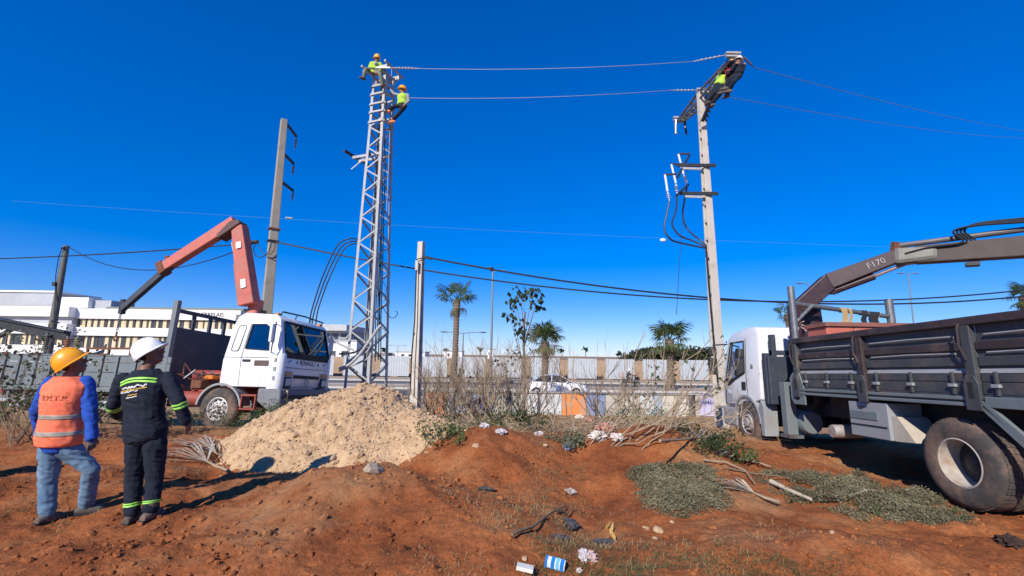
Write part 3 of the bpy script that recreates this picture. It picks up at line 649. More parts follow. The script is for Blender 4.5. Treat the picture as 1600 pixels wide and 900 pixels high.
# young big leaved tree
p = at(818, 640, 20.5); p.z = gz(p.x, 20.5); o = empty('young_tree', p, 'sparse young tree with drooping leaf clusters beside the lamp post', 'tree'); h = at(818, 447, 20.5).z - p.z
b = MB(); b.tube([(0, 0, -0.1), (0.03, 0, h * 0.3), (-0.02, 0, h * 0.6), (0.04, 0, h * 0.80)], [0.06, 0.05, 0.04, 0.028], 7)
cl = []
for (px, py) in ((812, 452), (832, 455), (840, 466), (798, 468), (805, 470), (818, 458), (795, 490), (803, 498), (815, 505), (818, 518), (838, 476)):
    q = at(px, py, 20.5 + rg.uniform(-0.6, 0.6)) - p; s0 = V((0.02, 0, q.z * 0.62 if py < 480 else max(0.4, q.z * 0.45))); mid = s0.lerp(q, 0.55) + V((0, 0, 0.05)); b.tube([s0, mid, q], [0.022, 0.014, 0.007], 5); cl.append((q, V((0, 0, -1))))
b.build('trunk', M_bark, o, 60)
v, f = leaves_mesh(cl, 0.26, 11, 0.2, rg, None, 0.9); qmesh('crown', v, f, M_leaf, o)
for (px, py, lab) in ((780, 535, 'small leafy sapling left of the young tree'), (730, 566, 'knee high leafy sapling below the tallest palm'), (828, 560, 'leafy sapling right of the young tree trunk')):
    shrub(px, 640, lab, 2.6, 1, 2, 0.02, leaf=M_leaf, lsize=0.18, ln=5, lspread=0.14, name='sapling', cat='sapling', group='leafy saplings', Y=20.6, width=0.05, maxpart=0.12)
# green weeds round the heap, at the lorry front and by the wall
WEED = [(575, 640, 'x'),]
W_ = [(437, 640, 8.9 + 2.2, 0.75, M_weed, 'green weed clump at the lorry bumper behind the heap'), (480, 632, 11.0, 0.8, M_weed, 'green weed clump beside the lorry number plate'), (395, 660, 10.6, 0.5, M_weed, 'low weeds beside the lorry front wheel'),
      (690, 700, None, 0.42, M_weed, 'green grass tuft at the right foot of the rubble heap'), (655, 660, None, 0.25, M_sage, 'small sage weed growing on the rubble heap'), (800, 670, 10.6, 0.6, M_leaf, 'dark green bush before the bare shrubs'), (835, 665, 10.8, 0.55, M_leaf, 'dark green bush beside the earth ramp'),
      (760, 680, 10.2, 0.45, M_weed, 'weed clump behind the central red mound'), (1105, 706, None, 0.3, M_leaf, 'green weed clump left of the lorry front wheel'), (1150, 716, None, 0.22, M_weed, 'low green weed among the dry fronds'), (975, 640, 13.0, 0.9, M_leaf, 'leafy green bush above the rag heap'), (1010, 650, 12.6, 0.7, M_weed, 'lighter green bush right of the leafy one'),
      (880, 695, None, 0.18, M_sage, 'grassy tuft beside the blue wrapper'), (1085, 690, 10.2, 0.35, M_leaf, 'dark weed clump under the cut branches'), (640, 655, 10.2, 0.5, M_weed, 'weed tuft behind the rubble heap crest')]
for i, (px, py, Y, h, m, lab) in enumerate(W_): shrub(px, py, lab, h, 10, 2, 0.006, leaf=m, lsize=0.042, ln=10, lspread=0.06, m=M_weed, name='weed', cat='weed', group='green weeds', Y=Y, width=0.32, maxpart=0.9, seed=i + 60)
for i, (px, py, Y, h, m, lab) in enumerate([(14, 690, 8.2, 1.9, M_sage, 'tall leafy shrub with brown stems at the left edge'), (62, 690, 8.6, 1.2, M_sage, 'grey green shrub left of the orange vest'), (172, 680, 9.0, 0.7, M_sage, 'low grey green shrub between the two onlookers'), (30, 700, 9.4, 0.9, M_weed, 'bushy weed under the lorry side at the left edge'), (300, 672, 10.6, 0.5, M_sage, 'low weed behind the navy jacket'), (130, 672, 10.2, 0.8, M_weed, 'weed under the lorry bed behind the orange vest')]):
    shrub(px, py, lab, h, 9, 3, 0.011, leaf=m, lsize=0.07, ln=3, lspread=0.06, m=M_bark, name='leafy_shrub', cat='shrub', group='shrubs along the grey lorry', Y=Y, width=0.35, maxpart=0.55, seed=i + 90)
# far wood and far palms
rg = random.Random(61)
for i in range(15):
    px = 990 + 8.6 * i + rg.uniform(-2, 2); Y = 118 + rg.uniform(-8, 10); top = 547 + (5 - i * 1.6 if i < 4 else 0) + rg.uniform(-1.5, 2.0); p = at(px, 570, Y); hh = at(px, top, Y).z + 1.1; p.z = -1.1
    o = empty('pine_tree', p, 'dark rounded pine, %s from the left in the low wood by the tall pole' % ORD[i], 'tree', 'pines in the low wood'); MB().tube([(0, 0, 0), (0.1, 0, hh * 0.6)], [0.25, 0.15], 6).build('trunk', M_trunk, o)
    pts = [(V((rg.gauss(0, 1.3), rg.gauss(0, 1.0), hh * (0.62 + 0.33 * rg.random()))), V((0, 0, 1))) for k in range(60)]
    v, f = leaves_mesh(pts, 0.8, 9, 0.5, rg, None, 0); qmesh('crown', v, f, mat('pine_leaf', (0.045, 0.055, 0.022), 0.8, var=0.5, scale=0.5), o)
FPL = ('behind the tower', 'left of the tall palm', 'right of the shorter palm', 'left of the rag heap', 'above the scooter', 'right of the scooter', 'right of the tower', 'left of the tall lamp')
for i, px in enumerate((566, 697, 878, 915, 966, 1000, 600, 750)):
    Y = 330 + 30 * (i % 3); p = at(px, 556, Y); p.z = -1; o = empty('far_palm', p, 'tiny palm silhouette on the horizon, %s' % FPL[i], 'palm tree', 'palms on the horizon'); h = rg.uniform(5, 8)
    MB().tube([(0, 0, 0), (0.1, 0, h)], [0.35, 0.25], 6).build('trunk', M_trunk, o)
    v, f = leaves_mesh([(V((0, 0, h + 0.2)), V((0, 0, 1)))], 2.6, 26, 0.35, rg, None, 0.1); qmesh('crown', v, f, M_leaf, o)
# straw and dry grass: uncountable
def grass(name, label, regions, m, seed):
    rg = np.random.default_rng(seed); P = []
    for cx, cy, sx, sy, n, hmax in regions:
        x = rg.normal(cx, sx, n); y = rg.normal(cy, sy, n); k = vn(x * 2.2, y * 2.2, 55) + 0.5 * vn(x * 6, y * 6, 56) > -0.15; x, y = x[k], y[k]
        P.append(np.stack([x, y, ground(x, y) - 0.004, rg.uniform(0.3, 1, len(x)) * hmax], -1))
    P = np.concatenate(P); P = P[P[:, 1] > 2.6]; n = len(P); a = rg.uniform(0, 6.283, n); t = 0.35 + 1.2 * rg.random(n) ** 0.6; L = P[:, 3]
    d = np.stack([np.cos(a) * np.sin(t), np.sin(a) * np.sin(t), np.cos(t)], -1); s = np.stack([-np.sin(a), np.cos(a), np.zeros(n)], -1) * (0.0011 + 0.0016 * rg.random(n))[:, None]
    p = P[:, :3]; m1 = p + d * (L * 0.55)[:, None]; tip = p + d * L[:, None] + np.stack([0 * L, 0 * L, -0.25 * L], -1)
    v = np.stack([p - s, p + s, m1 - s * 0.8, m1 + s * 0.8, tip - s * 0.2, tip + s * 0.2], 1).reshape(-1, 3); i = np.arange(n)[:, None] * 6
    f = np.concatenate([i + np.array([0, 1, 3, 2]), i + np.array([2, 3, 5, 4])]); tag(qmesh(name, v, f, m), label, 'grass', kind='stuff')
grass('dry_grass', 'dry straw coloured grass lying over the red earth', [(0.9, 7.2, 0.5, 0.8, 6000, 0.12), (0.5, 5.4, 0.5, 0.6, 4500, 0.10), (0.3, 4.4, 0.5, 0.45, 3000, 0.10), (1.3, 4.15, 0.8, 0.35, 4000, 0.09), (2.1, 3.9, 0.5, 0.25, 2200, 0.07), (-3.9, 7.4, 0.5, 0.5, 5000, 0.13), (-4.9, 5.1, 0.35, 0.3, 2500, 0.14), (-4.6, 6.9, 1.2, 0.5, 3500, 0.10), (-0.9, 5.3, 0.6, 0.4, 2000, 0.07), (1.4, 8.8, 0.9, 0.6, 5000, 0.12), (-1.1, 8.4, 0.5, 0.4, 2500, 0.10), (-6.5, 8.6, 1.6, 0.5, 4500, 0.12), (3.2, 7.6, 0.7, 0.5, 2500, 0.08), (-0.2, 3.7, 0.6, 0.3, 2000, 0.09), (-2.2, 5.0, 0.8, 0.3, 1200, 0.06), (2.5, 11.5, 2.0, 0.9, 5000, 0.2), (-1.5, 12, 2.0, 0.9, 5000, 0.2)], M_straw, 3)
grass('green_grass', 'short green grass near the bottom of the picture', [(0.95, 4.0, 0.45, 0.2, 2200, 0.10), (1.9, 3.75, 0.4, 0.2, 2000, 0.09), (0.4, 4.2, 0.3, 0.25, 700, 0.08), (4.1, 5.4, 0.35, 0.15, 1200, 0.09)], M_weed, 4)
# heaps of grey green clippings
def clippings(label, poly, n, seed, lift=0.05):
    rg = np.random.default_rng(seed); P3 = [on(*q) for q in poly]; A = np.array([(p.x, p.y) for p in P3]); lo, hi = A.min(0), A.max(0); c = A.mean(0)
    x = rg.uniform(lo[0] - .1, hi[0] + .1, n * 3); y = rg.uniform(lo[1] - .1, hi[1] + .1, n * 3); jit = rg.normal(0, 0.045, (2, n * 3)); xw = x + 0.13 * vn(x * 4, y * 4, 8) + jit[0]; yw = y + 0.13 * vn(x * 4, y * 4, 9) + jit[1]; ins = np.zeros(len(x), bool); dmin = np.full(len(x), 9.0)
    for i in range(len(A)):
        (x0, y0), (x1, y1) = A[i], A[(i + 1) % len(A)]; cnd = ((y0 > yw) != (y1 > yw)) & (xw < (x1 - x0) * (yw - y0) / (y1 - y0 + 1e-9) + x0); ins ^= cnd
        t = np.clip(((xw - x0) * (x1 - x0) + (yw - y0) * (y1 - y0)) / ((x1 - x0) ** 2 + (y1 - y0) ** 2), 0, 1); dmin = np.minimum(dmin, np.hypot(xw - x0 - t * (x1 - x0), yw - y0 - t * (y1 - y0)))
    k = ins & (vn(x * 3.3, y * 3.3, 66) + 0.6 * vn(x * 9, y * 9, 67) > (-1.2 if seed == 1 else -0.35)); x, y, dm = x[k][:n], y[k][:n], dmin[k][:n]; n = len(x)
    z = ground(x, y) + np.clip(dm * 0.5, 0, lift) * rg.uniform(0.1, 1.2, n) + 0.03 * np.clip(dm * 4, 0, 1) * np.abs(vn(x * 14, y * 14, 15))
    u = rg.normal(0, 1, (n, 3)); u[:, 2] = np.abs(u[:, 2]) * 0.8; u /= np.linalg.norm(u, axis=1)[:, None]; w = np.cross(u, rg.normal(0, 1, (n, 3))); w /= np.linalg.norm(w, axis=1)[:, None]; s = rg.uniform(0.012, 0.03, n)[:, None]
    p = np.stack([x, y, z], -1); v = np.stack([p, p + u * s * 0.5 + w * s * 0.3, p + u * s, p + u * s * 0.5 - w * s * 0.3], 1).reshape(-1, 3); f = np.arange(n * 4).reshape(-1, 4)
    tag(qmesh('clippings', v, f, M_clip), label, 'clippings', kind='stuff')
clippings('rounded patch of grey green clippings on the right mound', [(985, 748), (1010, 732), (1060, 726), (1110, 730), (1120, 745), (1128, 762), (1135, 780), (1115, 790), (1085, 800), (1045, 806), (1015, 790), (1000, 765)], 26000, 1)
clippings('long patch of green clippings in front of the dropside lorry', [(1185, 742), (1225, 740), (1290, 745), (1345, 742), (1420, 770), (1490, 795), (1505, 815), (1470, 820), (1400, 812), (1330, 808), (1270, 792), (1222, 772)], 34000, 2, 0.07)
# taller sprigs standing in and around the clippings
for i, (px, py) in enumerate(((1010, 745), (1060, 735), (1120, 760), (1085, 790), (1215, 745), (1270, 755), (1330, 760), (1395, 785), (1450, 800), (1240, 785), (1360, 800), (1480, 815))):
    shrub(px, py, 'sprig of green stems standing in the clippings, %s from the left' % ORD[sorted((1010, 1060, 1120, 1085, 1215, 1270, 1330, 1395, 1450, 1240, 1360, 1480)).index(px)], 0.16, 6, 1, 0.003, leaf=M_weed if i % 3 else M_sage, lsize=0.026, ln=7, lspread=0.03, m=M_weed, name='sprig', cat='weed', group='sprigs in the clippings', width=0.10, maxpart=1.2, seed=i + 200)
# dry palm fronds on the ground
def dry_frond(px0, py0, px1, py1, label, n=18, w=0.35, lift=0.06, m=M_dryf):
    p, q = on(px0, py0), on(px1, py1); d = q - p; L = d.length; o = empty('dry_palm_frond', p, label, 'palm frond', 'dry palm fronds'); s = V((-d.y, d.x, 0)).normalized(); rg = random.Random(px0)
    MB().tube([d * -0.35 + V((0, 0, 0.05)), d * -0.1 + V((0, 0, 0.04)), d * 0.12 + V((0, 0, 0.05))], [0.02, 0.018, 0.012], 6).build('stalk', M_bark2, o)
    for k in range(n):
        t = (k / (n - 1) - 0.5) * 2; e = d * rg.uniform(0.75, 1.0) + s * t * w * L * rg.uniform(0.8, 1.2); e.z = gz(p.x + e.x, p.y + e.y) - p.z + rg.uniform(0.0, lift); c = d * 0.1 + V((0, 0, 0.05)); mm = c.lerp(e, 0.5) + V((0, 0, rg.uniform(0.02, lift + 0.03))); ss = (e - c).cross(V((0, 0, 1))).normalized() * 0.012
        MB().add([c - ss * 0.4, c + ss * 0.4, mm - ss, mm + ss, e], [(0, 1, 3, 2), (2, 3, 4)]).build('leaf_strip', m, o, 0, normals=False)
dry_frond(1188, 782, 1110, 752, 'fan shaped dry palm frond at the edge of the grey clippings', 22, 0.45); dry_frond(345, 716, 275, 692, 'dry palm frond on the ground right of the navy trousers', 20, 0.4, 0.12); dry_frond(330, 730, 262, 700, 'lower dry palm frond beside the navy trousers', 16, 0.5, 0.1)
dry_frond(1165, 722, 1105, 705, 'dry palm frond among weeds left of the front wheel', 18, 0.4); dry_frond(1080, 690, 1160, 682, 'dry frond lying under the cut branches', 14, 0.3); dry_frond(1400, 782, 1290, 775, 'pale dry frond half buried in the long clippings', 12, 0.3)
def stick(pix, r, label, m=M_bark2, lift=0.03): tag(MB().tube([on(x, y, lift + r) for x, y in pix], [r * (1 - 0.5 * i / len(pix)) for i in range(len(pix))], 7).build('stick', m, None, 60), label, 'stick', 'sticks on the ground')
stick([(1205, 760), (1235, 775), (1268, 790)], 0.03, 'thick grey dead stalk lying across the long clippings', M_dryf); stick([(1292, 745), (1300, 768), (1318, 785)], 0.016, 'thin upright stick in the long clippings'); stick([(1130, 735), (1175, 745), (1240, 752)], 0.012, 'thin dark stick left of the long clippings', M_bark)
stick([(800, 845), (812, 838), (832, 832), (846, 822), (856, 812), (872, 803), (884, 799)], 0.015, 'curved grey root above the black plastic scraps', M_bark); stick([(862, 806), (876, 803), (886, 808), (896, 800)], 0.011, 'short root end beside the black plastic scraps', M_bark); stick([(1150, 722), (1185, 728), (1205, 735)], 0.018, 'pale stick beside the dry frond'); stick([(1100, 725), (1135, 728), (1165, 742), (1180, 762)], 0.014, 'bent pale stick above the fan shaped dry frond')
stick([(1330, 770), (1375, 775), (1420, 772)], 0.02, 'bleached stalk in the middle of the long clippings', M_dryf)
# ------------------------------------------------------------------ lattice tower
TC = at(577, 600, 14.6); al = R(20.6); ta = V((-math.cos(al), math.sin(al), 0)); tb_ = V((math.sin(al), math.cos(al), 0)); S0 = 1.02
TC = TC + (ta + tb_) * S0 / 2; TC.z = gz(TC.x, TC.y) - 0.05
tw = empty('lattice_tower', TC, 'tall galvanised lattice tower carrying two linemen', 'tower')
ztop = at(588, 118, TC.y).z - TC.z; lean = V((0.0, 0, 0))
def side_w(z): return S0 + (0.58 - S0) * min(1, z / (ztop * 0.86)) if z < ztop * 0.86 else 0.58 - 0.02 * (z / ztop - 0.86) / 0.14
def corner(k, z):
    s = side_w(z) / 2; sx, sy = ((-1, -1), (1, -1), (1, 1), (-1, 1))[k]
    return ta * s * sx + tb_ * s * sy + V((0, 0, z))
for k in range(4):
    b = MB()
    zs_ = [0, ztop * 0.86, ztop]
    sx, sy = ((-1, -1), (1, -1), (1, 1), (-1, 1))[k]
    b.angle(corner(k, 0), corner(k, ztop * 0.86), 0.10, 0.015, -ta * sx, -tb_ * sy).angle(corner(k, ztop * 0.86), corner(k, ztop), 0.10, 0.014, -ta * sx, -tb_ * sy)
    b.build('leg', M_galv, tw, 0)
zz = [0.35]; 
while zz[-1] < ztop * 0.84: zz.append(zz[-1] + 0.50 * side_w(zz[-1]) + 0.07)
for k in range(4):
    k2 = (k + 1) % 4; outw = ((corner(k, 0) + corner(k2, 0)) / 2).normalized(); outw.z = 0
    for i in range(len(zz) - 1):
        a, c = (k, k2) if (i + k) % 2 == 0 else (k2, k)
        p, q = corner(a, zz[i]) + outw * 0.006, corner(c, zz[i + 1]) + outw * 0.006
        d = (q - p).normalized(); n_ = outw; MB().angle(p, q, 0.045, 0.010, d.cross(n_), -n_).build('brace', M_galv, tw, 0)
    for z in (0.06, ztop * 0.845, ztop * 0.875, ztop * 0.90, ztop * 0.93, ztop * 0.955, ztop * 0.99): MB().bar(corner(k, z) + outw * 0.02, corner(k2, z) + outw * 0.02, 0.05, 0.06).build('collar', M_galv, tw, 0)
# crown: platform channels and cross arms
pl = ztop + 0.05
for o_ in (-0.36, 0.36): MB().bar(ta * 0.62 + tb_ * o_ + V((0, 0, pl)), -ta * 0.42 + tb_ * o_ + V((0, 0, pl)), 0.07, 0.14).build('platform_channel', M_galv, tw, 0)
for o_ in (-0.42, 0.0, 0.55): MB().bar(ta * o_ - tb_ * 0.55 + V((0, 0, pl + 0.10)), ta * o_ + tb_ * 0.55 + V((0, 0, pl + 0.10)), 0.06, 0.07).build('platform_beam', M_galv, tw, 0)
zb = at(590, 243, TC.y).z - TC.z
for o_ in (0.16, -0.16): MB().bar(-ta * 0.3 + tb_ * o_ + V((0, 0, zb)), ta * 1.05 + tb_ * o_ + V((0, 0, zb)), 0.05, 0.09).build('side_arm', M_galv, tw, 0)
MB().bar(ta * 1.06 - tb_ * 0.55 + V((0, 0, zb + 0.1)), ta * 1.06 + tb_ * 0.75 + V((0, 0, zb + 0.1)), 0.08, 0.08).build('arm_channel', M_dark, tw, 0)
MB().bar(-tb_ * 0.1 + ta * 0.45 + V((0, 0, zb)), ta * 1.0 - tb_ * 0.2 + V((0, 0, zb - 0.45)), 0.03).build('arm_stay', M_galv, tw, 0)
def ins_string(name, p, q, parent, m=M_insd, n=6, r=0.05):
    p, q = V(p), V(q); d = (q - p); L = d.length; b = MB(); M_ = d.to_track_quat('Z', 'Y').to_matrix().to_4x4(); pr = [(0.012, 0)]
    for i in range(n): z0 = L * (0.18 + 0.64 * i / n); dz = 0.64 * L / n; pr += [(0.016, z0), (r, z0 + dz * 0.35), (r * 0.9, z0 + dz * 0.5), (0.016, z0 + dz * 0.6)]
    pr += [(0.012, L)]
    b.lathe(pr, (0, 0, 0), 'Z', 10); o = b.build(name, m, parent, 40); o.matrix_basis = Matrix.Translation(p) @ M_; return o
w1a, w1b = at(610, 106, 14.75), at(656, 107, 14.6); ins_string('insulator', w1a - TC, w1b - TC, tw, M_galv)
MB().bar(w1a - TC - V((0.5, 0, 0)), w1a - TC, 0.05, 0.05).build('wire_arm', M_galv, tw, 0)
w2a = at(641, 153, 15.9); MB().bar(corner(1, ztop * 0.93) if False else V((0.2, 0.3, w2a.z - TC.z)), w2a - TC, 0.04).build('wire_arm', M_galv, tw, 0)
MB().tube([at(612, 107, 15.2) - TC, at(611, 160, 15.25) - TC, at(609, 210, 15.2) - TC, at(604, 330, 15.0) - TC], 0.010, 5).build('rope', M_wire, tw)
rg = random.Random(2)
for i in range(5):
    pts = [at(603 - 2 * i + rg.uniform(-2, 2), y + rg.uniform(-6, 6), 15.1) - TC for y in (150, 200, 260, 320, 380, 440, 500, 560)]
    pts = [p_ + V((-0.012 * k * 2.2, 0, 0)) for k, p_ in enumerate(pts)]
    MB().tube(pts, 0.018, 5).build('cable', M_cable, tw)
for i, (xa, ya) in enumerate(((484, 502), (488, 502), (494, 500))):
    tag(MB().tube(cr([at(560, 374 + 3 * i, 15.1), at(545, 373 + 5 * i, 15.0), at(527 + i * 3, 384 + 6 * i, 15.0), at(507 + i * 5, 425 + 2 * i, 14.9), at(493 + i * 5, 465, 14.9), at(xa, ya, 14.8), at(xa - 1, 560, 14.8), at(xa + 20, 610, 14.9)]), 0.021, 7).build('power_cable', M_cable), ('leftmost', 'middle', 'rightmost')[i] + ' of three black cables looping from the tower down behind the cab', 'cable', 'cables looping off the tower')
tag(MB().tube(cr([at(597, 478, 14.6), at(606, 492, 14.6), at(614, 497, 14.6), at(620, 493, 14.6), at(621, 488, 14.6), at(618, 486, 14.6)]), 0.012, 6).build('cable_end', M_cable), 'short black cable end curling out right of the tower', 'cable')
tag(MB().tube([at(598, 440, 14.8), at(604, 450, 14.8), at(601, 470, 14.8)], 0.010, 6).build('cable_loop', M_cable), 'thin cable loop above the curling end on the tower', 'cable')
M_pipe = mat('pale_conduit', (0.40, 0.40, 0.39), 0.5, var=0.15)
for i, (pp_, r_, lab) in enumerate((([(516, 524), (528, 536), (548, 545), (553, 547)], 0.032, 'pale conduit end sticking out left of the tower foot'), ([(530, 576), (545, 570), (560, 556), (572, 540), (590, 514), (596, 508)], 0.045, 'thick pale conduit curving up through the tower foot'), ([(530, 553), (552, 551), (566, 543), (574, 535)], 0.03, 'black flexible pipe inside the tower foot'), ([(530, 580), (548, 572), (575, 560), (580, 552)], 0.03, 'lower pale conduit crossing the tower foot'), ([(530, 528), (540, 529), (545, 524)], 0.035, 'short bent grey conduit at the left tower leg'))):
    tag(MB().tube(cr([at(x, y, 14.4 + 0.1 * i) for x, y in pp_]), r_, 9).build('conduit', M_cable if i == 2 else M_pipe), lab, 'conduit', 'conduits at the tower foot')

# ------------------------------------------------------------------ poles
def ladder_pole(name, base, top, w0, w1, d0, d1, rz, label, m, pitch=0.55, group=None):
    """pre-cast pole: two slabs joined by rungs"""
    h = top.z - base.z; o = empty(name, base, label, 'pole', group, rz); ln = Matrix.Rotation(-rz, 3, 'Z') @ V((top.x - base.x, top.y - base.y, 0))
    def W(z): return w0 + (w1 - w0) * z / h
    def D(z): return d0 + (d1 - d0) * z / h
    def C(z): return ln * (z / h) + V((0, 0, z))
    def slabp(y0, y1, zb_, zt, nm, xf=(-0.5, 0.5)):
        c0, c1 = C(zb_), C(zt); p = []
        for c, z in ((c0, zb_), (c1, zt)): p += [c + V((W(z) * xf[0], D(z) * y0, 0)), c + V((W(z) * xf[1], D(z) * y0, 0)), c + V((W(z) * xf[1], D(z) * y1, 0)), c + V((W(z) * xf[0], D(z) * y1, 0))]
        return MB().hexa(p).build(nm, m, o, 0, bevel=0.01)
    zc = h * 0.88
    slabp(-0.5, -0.28, 0, zc, 'flange'); slabp(0.28, 0.5, 0, zc, 'flange'); slabp(-0.28, 0.28, 0, zc, 'web', (0.1, 0.3)); slabp(-0.5, 0.5, zc, h, 'head')
    z = 0.3
    while z < zc - 0.1:
        slabp(-0.28, 0.28, z, z + 0.12, 'rung', (-0.49, 0.1)); z += pitch
    return o
bp = at(1127, 628, 14.5); bp.z = gz(bp.x, 14.5) - 0.1; tp = at(1094, 145, 14.5)
rp = ladder_pole('concrete_pole', bp, tp, 0.33, 0.18, 0.28, 0.17, R(14), 'tall pale concrete pole carrying a crossarm with two linemen', M_concw, 0.58)
rI = (Matrix.Translation(bp) @ Matrix.Rotation(R(14), 4, 'Z')).inverted()
def PL(p): return rI @ V(p)
# crossarm: trussed beam running towards the camera
An, Af = at(1146, 93, 12.7), at(1061, 188, 16.5); An.z = Af.z = (An.z + Af.z) / 2
u_ = (An - Af).normalized(); s_ = u_.cross(V((0, 0, 1))).normalized()
ca = empty('crossarm', (0, 0, 0), 'dark trussed steel crossarm at the top of the tall concrete pole', 'crossarm'); L_ = (An - Af).length
def arm_pt(t, sx, sz): w = 0.20 * (1 - 0.55 * abs(t * 2 - 1)); return Af + u_ * (L_ * t) + s_ * (sx * w) + V((0, 0, sz * (0.30 * (1 - 0.8 * abs(t * 2 - 1))) - 0.0))
for sx in (-1, 1):
    MB().bar(arm_pt(0, sx, 0), arm_pt(0.5, sx, 0), 0.06).bar(arm_pt(0.5, sx, 0), arm_pt(1, sx, 0), 0.06).build('chord', M_steel, ca, 0)
    MB().bar(arm_pt(0, sx, -1), arm_pt(0.5, sx, -1), 0.06).bar(arm_pt(0.5, sx, -1), arm_pt(1, sx, -1), 0.06).build('chord', M_steel, ca, 0)
    for i in range(12): t0, t1 = i / 12, (i + 1) / 12; MB().bar(arm_pt(t0, sx, 0 if i % 2 else -1), arm_pt(t1, sx, -1 if i % 2 else 0), 0.032).build('lacing', M_steel, ca, 0)
for i in range(13): t0 = i / 12; MB().bar(arm_pt(t0, -1, 0), arm_pt(t0, 1, 0), 0.032).build('lacing', M_steel, ca, 0)
for i in range(12): t0, t1 = i / 12, (i + 1) / 12; MB().bar(arm_pt(t0, -1 if i % 2 else 1, -1), arm_pt(t1, 1 if i % 2 else -1, -1), 0.032).build('lacing', M_steel, ca, 0)
for t in (1.0, 0.5, 0.0):
    c = arm_pt(t, 0, 0)
    for dz in (0.05, 0.16): MB().bar(c - V((0.22, 0, -dz)), c + V((0.22, 0, dz)), 0.10, 0.05).build('end_plate', M_galv, ca, 0)
cB = PL(at(1096, 180, 14.3))
MB().bar(at(1097, 190, 14.2), arm_pt(0.8, 0, -1), 0.09, 0.07).build('knee_brace', M_dark, ca, 0); MB().bar(at(1101, 186, 14.2), arm_pt(0.82, 1, -1), 0.06, 0.05).build('knee_brace', M_dark, ca, 0)
for i in range(9): t = (i + 1) / 10; a = V(at(1097, 190, 14.2)).lerp(arm_pt(0.8, 0, -1), t); MB().bar(a, a + V((0.12, 0.05, -0.10)), 0.04).build('step_bolt', M_dark, ca, 0)
ins_string('insulator', An + V((-0.2, 0, 0.1)), at(1083, 96, 12.9), ca, M_galv, 5, 0.035); ins_string('insulator', arm_pt(0.5, 0, 0) + V((-0.15, 0, 0.12)), at(1048, 141, 14.5), ca, M_galv, 5, 0.035)
ins_string('insulator', An + V((0.25, 0, 0.1)), at(1178, 105, 12.9), ca, M_insd, 5, 0.045)
for dx in (-0.15, 0.2): a = arm_pt(0.02, 0, 0) + V((dx, 0, 0)); MB().tube([a, a + V((-0.02, 0, -0.2)), a + V((0.03 * (1 if dx > 0 else -1), 0, -0.55))], 0.045, 8).build('drop_insulator', M_insd, ca)
# switch racks and cable heads half way up
rk2 = empty('cable_rack', (0, 0, 0), 'switch rack with three white fuse links on the tall concrete pole', 'rack')
for (xa, xb, y) in ((1058, 1118, 258), (1062, 1122, 302)):
    a, c = at(xa, y, 14.35), at(xb, y + 0.5, 14.35); MB().bar(a, c, 0.06, 0.10).build('rack_arm', M_dark, rk2, 0); a, c = at(xa + 8, y + 5, 14.3), at(xb - 24, y + 6, 14.3); MB().bar(a, c, 0.05, 0.07).build('rack_channel', M_galv, rk2, 0)
MB().bar(at(1058, 278, 13.9), at(1077, 243, 14.9), 0.05, 0.05).build('rack_rail', M_dark, rk2, 0); MB().bar(at(1056, 306, 13.9), at(1076, 288, 14.9), 0.05, 0.05).build('rack_rail', M_dark, rk2, 0)
FU = [((1060, 241), (1068, 272), (1074, 289), (1070, 310)), ((1049, 257), (1056, 286), (1058, 304), (1056, 330)), ((1039, 273), (1043, 299), (1046, 314), (1042, 335))]
for i, (a, c, d, e) in enumerate(FU):
    Y = 14.8 - 0.45 * i
    MB().bar(at(a[0] - 1, a[1], Y), at(a[0] + 18, a[1] - 1, Y), 0.05).build('rack_bracket', M_dark, rk2, 0)
    MB().tube([at(*a, Y), at(*c, Y)], 0.034, 8).build('fuse_link', mat('porcelain', (0.72, 0.74, 0.76), 0.25, var=0.05), rk2); ins_string('insulator', at(*c, Y), at(*d, Y), rk2, MAT['porcelain'], 3, 0.06)
    pts = [at(*d, Y), at(*e, Y)] + [[at(1067, 340, Y), at(1076, 360, Y), at(1092, 374, 14.4), at(1104, 384, 14.3)], [at(1050, 350, Y), at(1062, 368, Y), at(1082, 376, 14.4), at(1104, 386, 14.3)], [at(1038, 358, Y), at(1048, 374, Y), at(1066, 380, 14.2), at(1104, 388, 14.3)]][i]
    MB().tube(cr(pts), 0.030, 7).build('cable_tail', mat('blue_black_cable', (0.02, 0.035, 0.08), 0.5), rk2)
MB().ell(at(1036, 375, 13.9), (0.10, 0, 0), (0, 0.06, 0), (0, 0.02, 0.06)).build('plastic_wrap', mat('plastic_white', (0.7, 0.75, 0.8), 0.4), rk2)
MB().tube([at(1103, 384, 14.25), at(1108, 450, 14.2), at(1116, 540, 14.15), at(1122, 600, 14.1)], 0.03, 7).build('riser', M_cable, rk2)
tag(MB().tube([at(1074, 262, 14.4), at(1067, 340, 14.2), at(1061, 420, 14.0), at(1057, 492, 13.9)], 0.009, 5).build('hand_line', M_dark), 'thin dark hand line hanging from the switch rack', 'rope')
# small pole
bs = at(650, 618, 15.5); bs.z = gz(bs.x, 15.5) - 0.1; ts = at(658.5, 378, 15.5)
sp = ladder_pole('short_concrete_pole', bs, ts, 0.30, 0.20, 0.26, 0.17, R(-24), 'short pale concrete pole right of the lattice tower', M_concw, 0.42)
tag(MB().tube([at(660, 403, 15.3), at(652, 405, 15.35), at(650.5, 425, 15.3), at(648, 500, 15.25), at(643, 560, 15.2), at(641, 615, 15.2)], 0.022, 6).build('riser_cable', M_cable), 'black cable clipped down the side of the short pole', 'cable')
bx = MB(); c = at(651.5, 415, 15.3); bx.box(c.x - 0.05, c.x + 0.05, c.y - 0.06, c.y + 0.02, c.z - 0.17, c.z + 0.17); tag(bx.build('junction_box', M_concw, None, 0, bevel=0.01), 'small pale box on the short concrete pole', 'box')
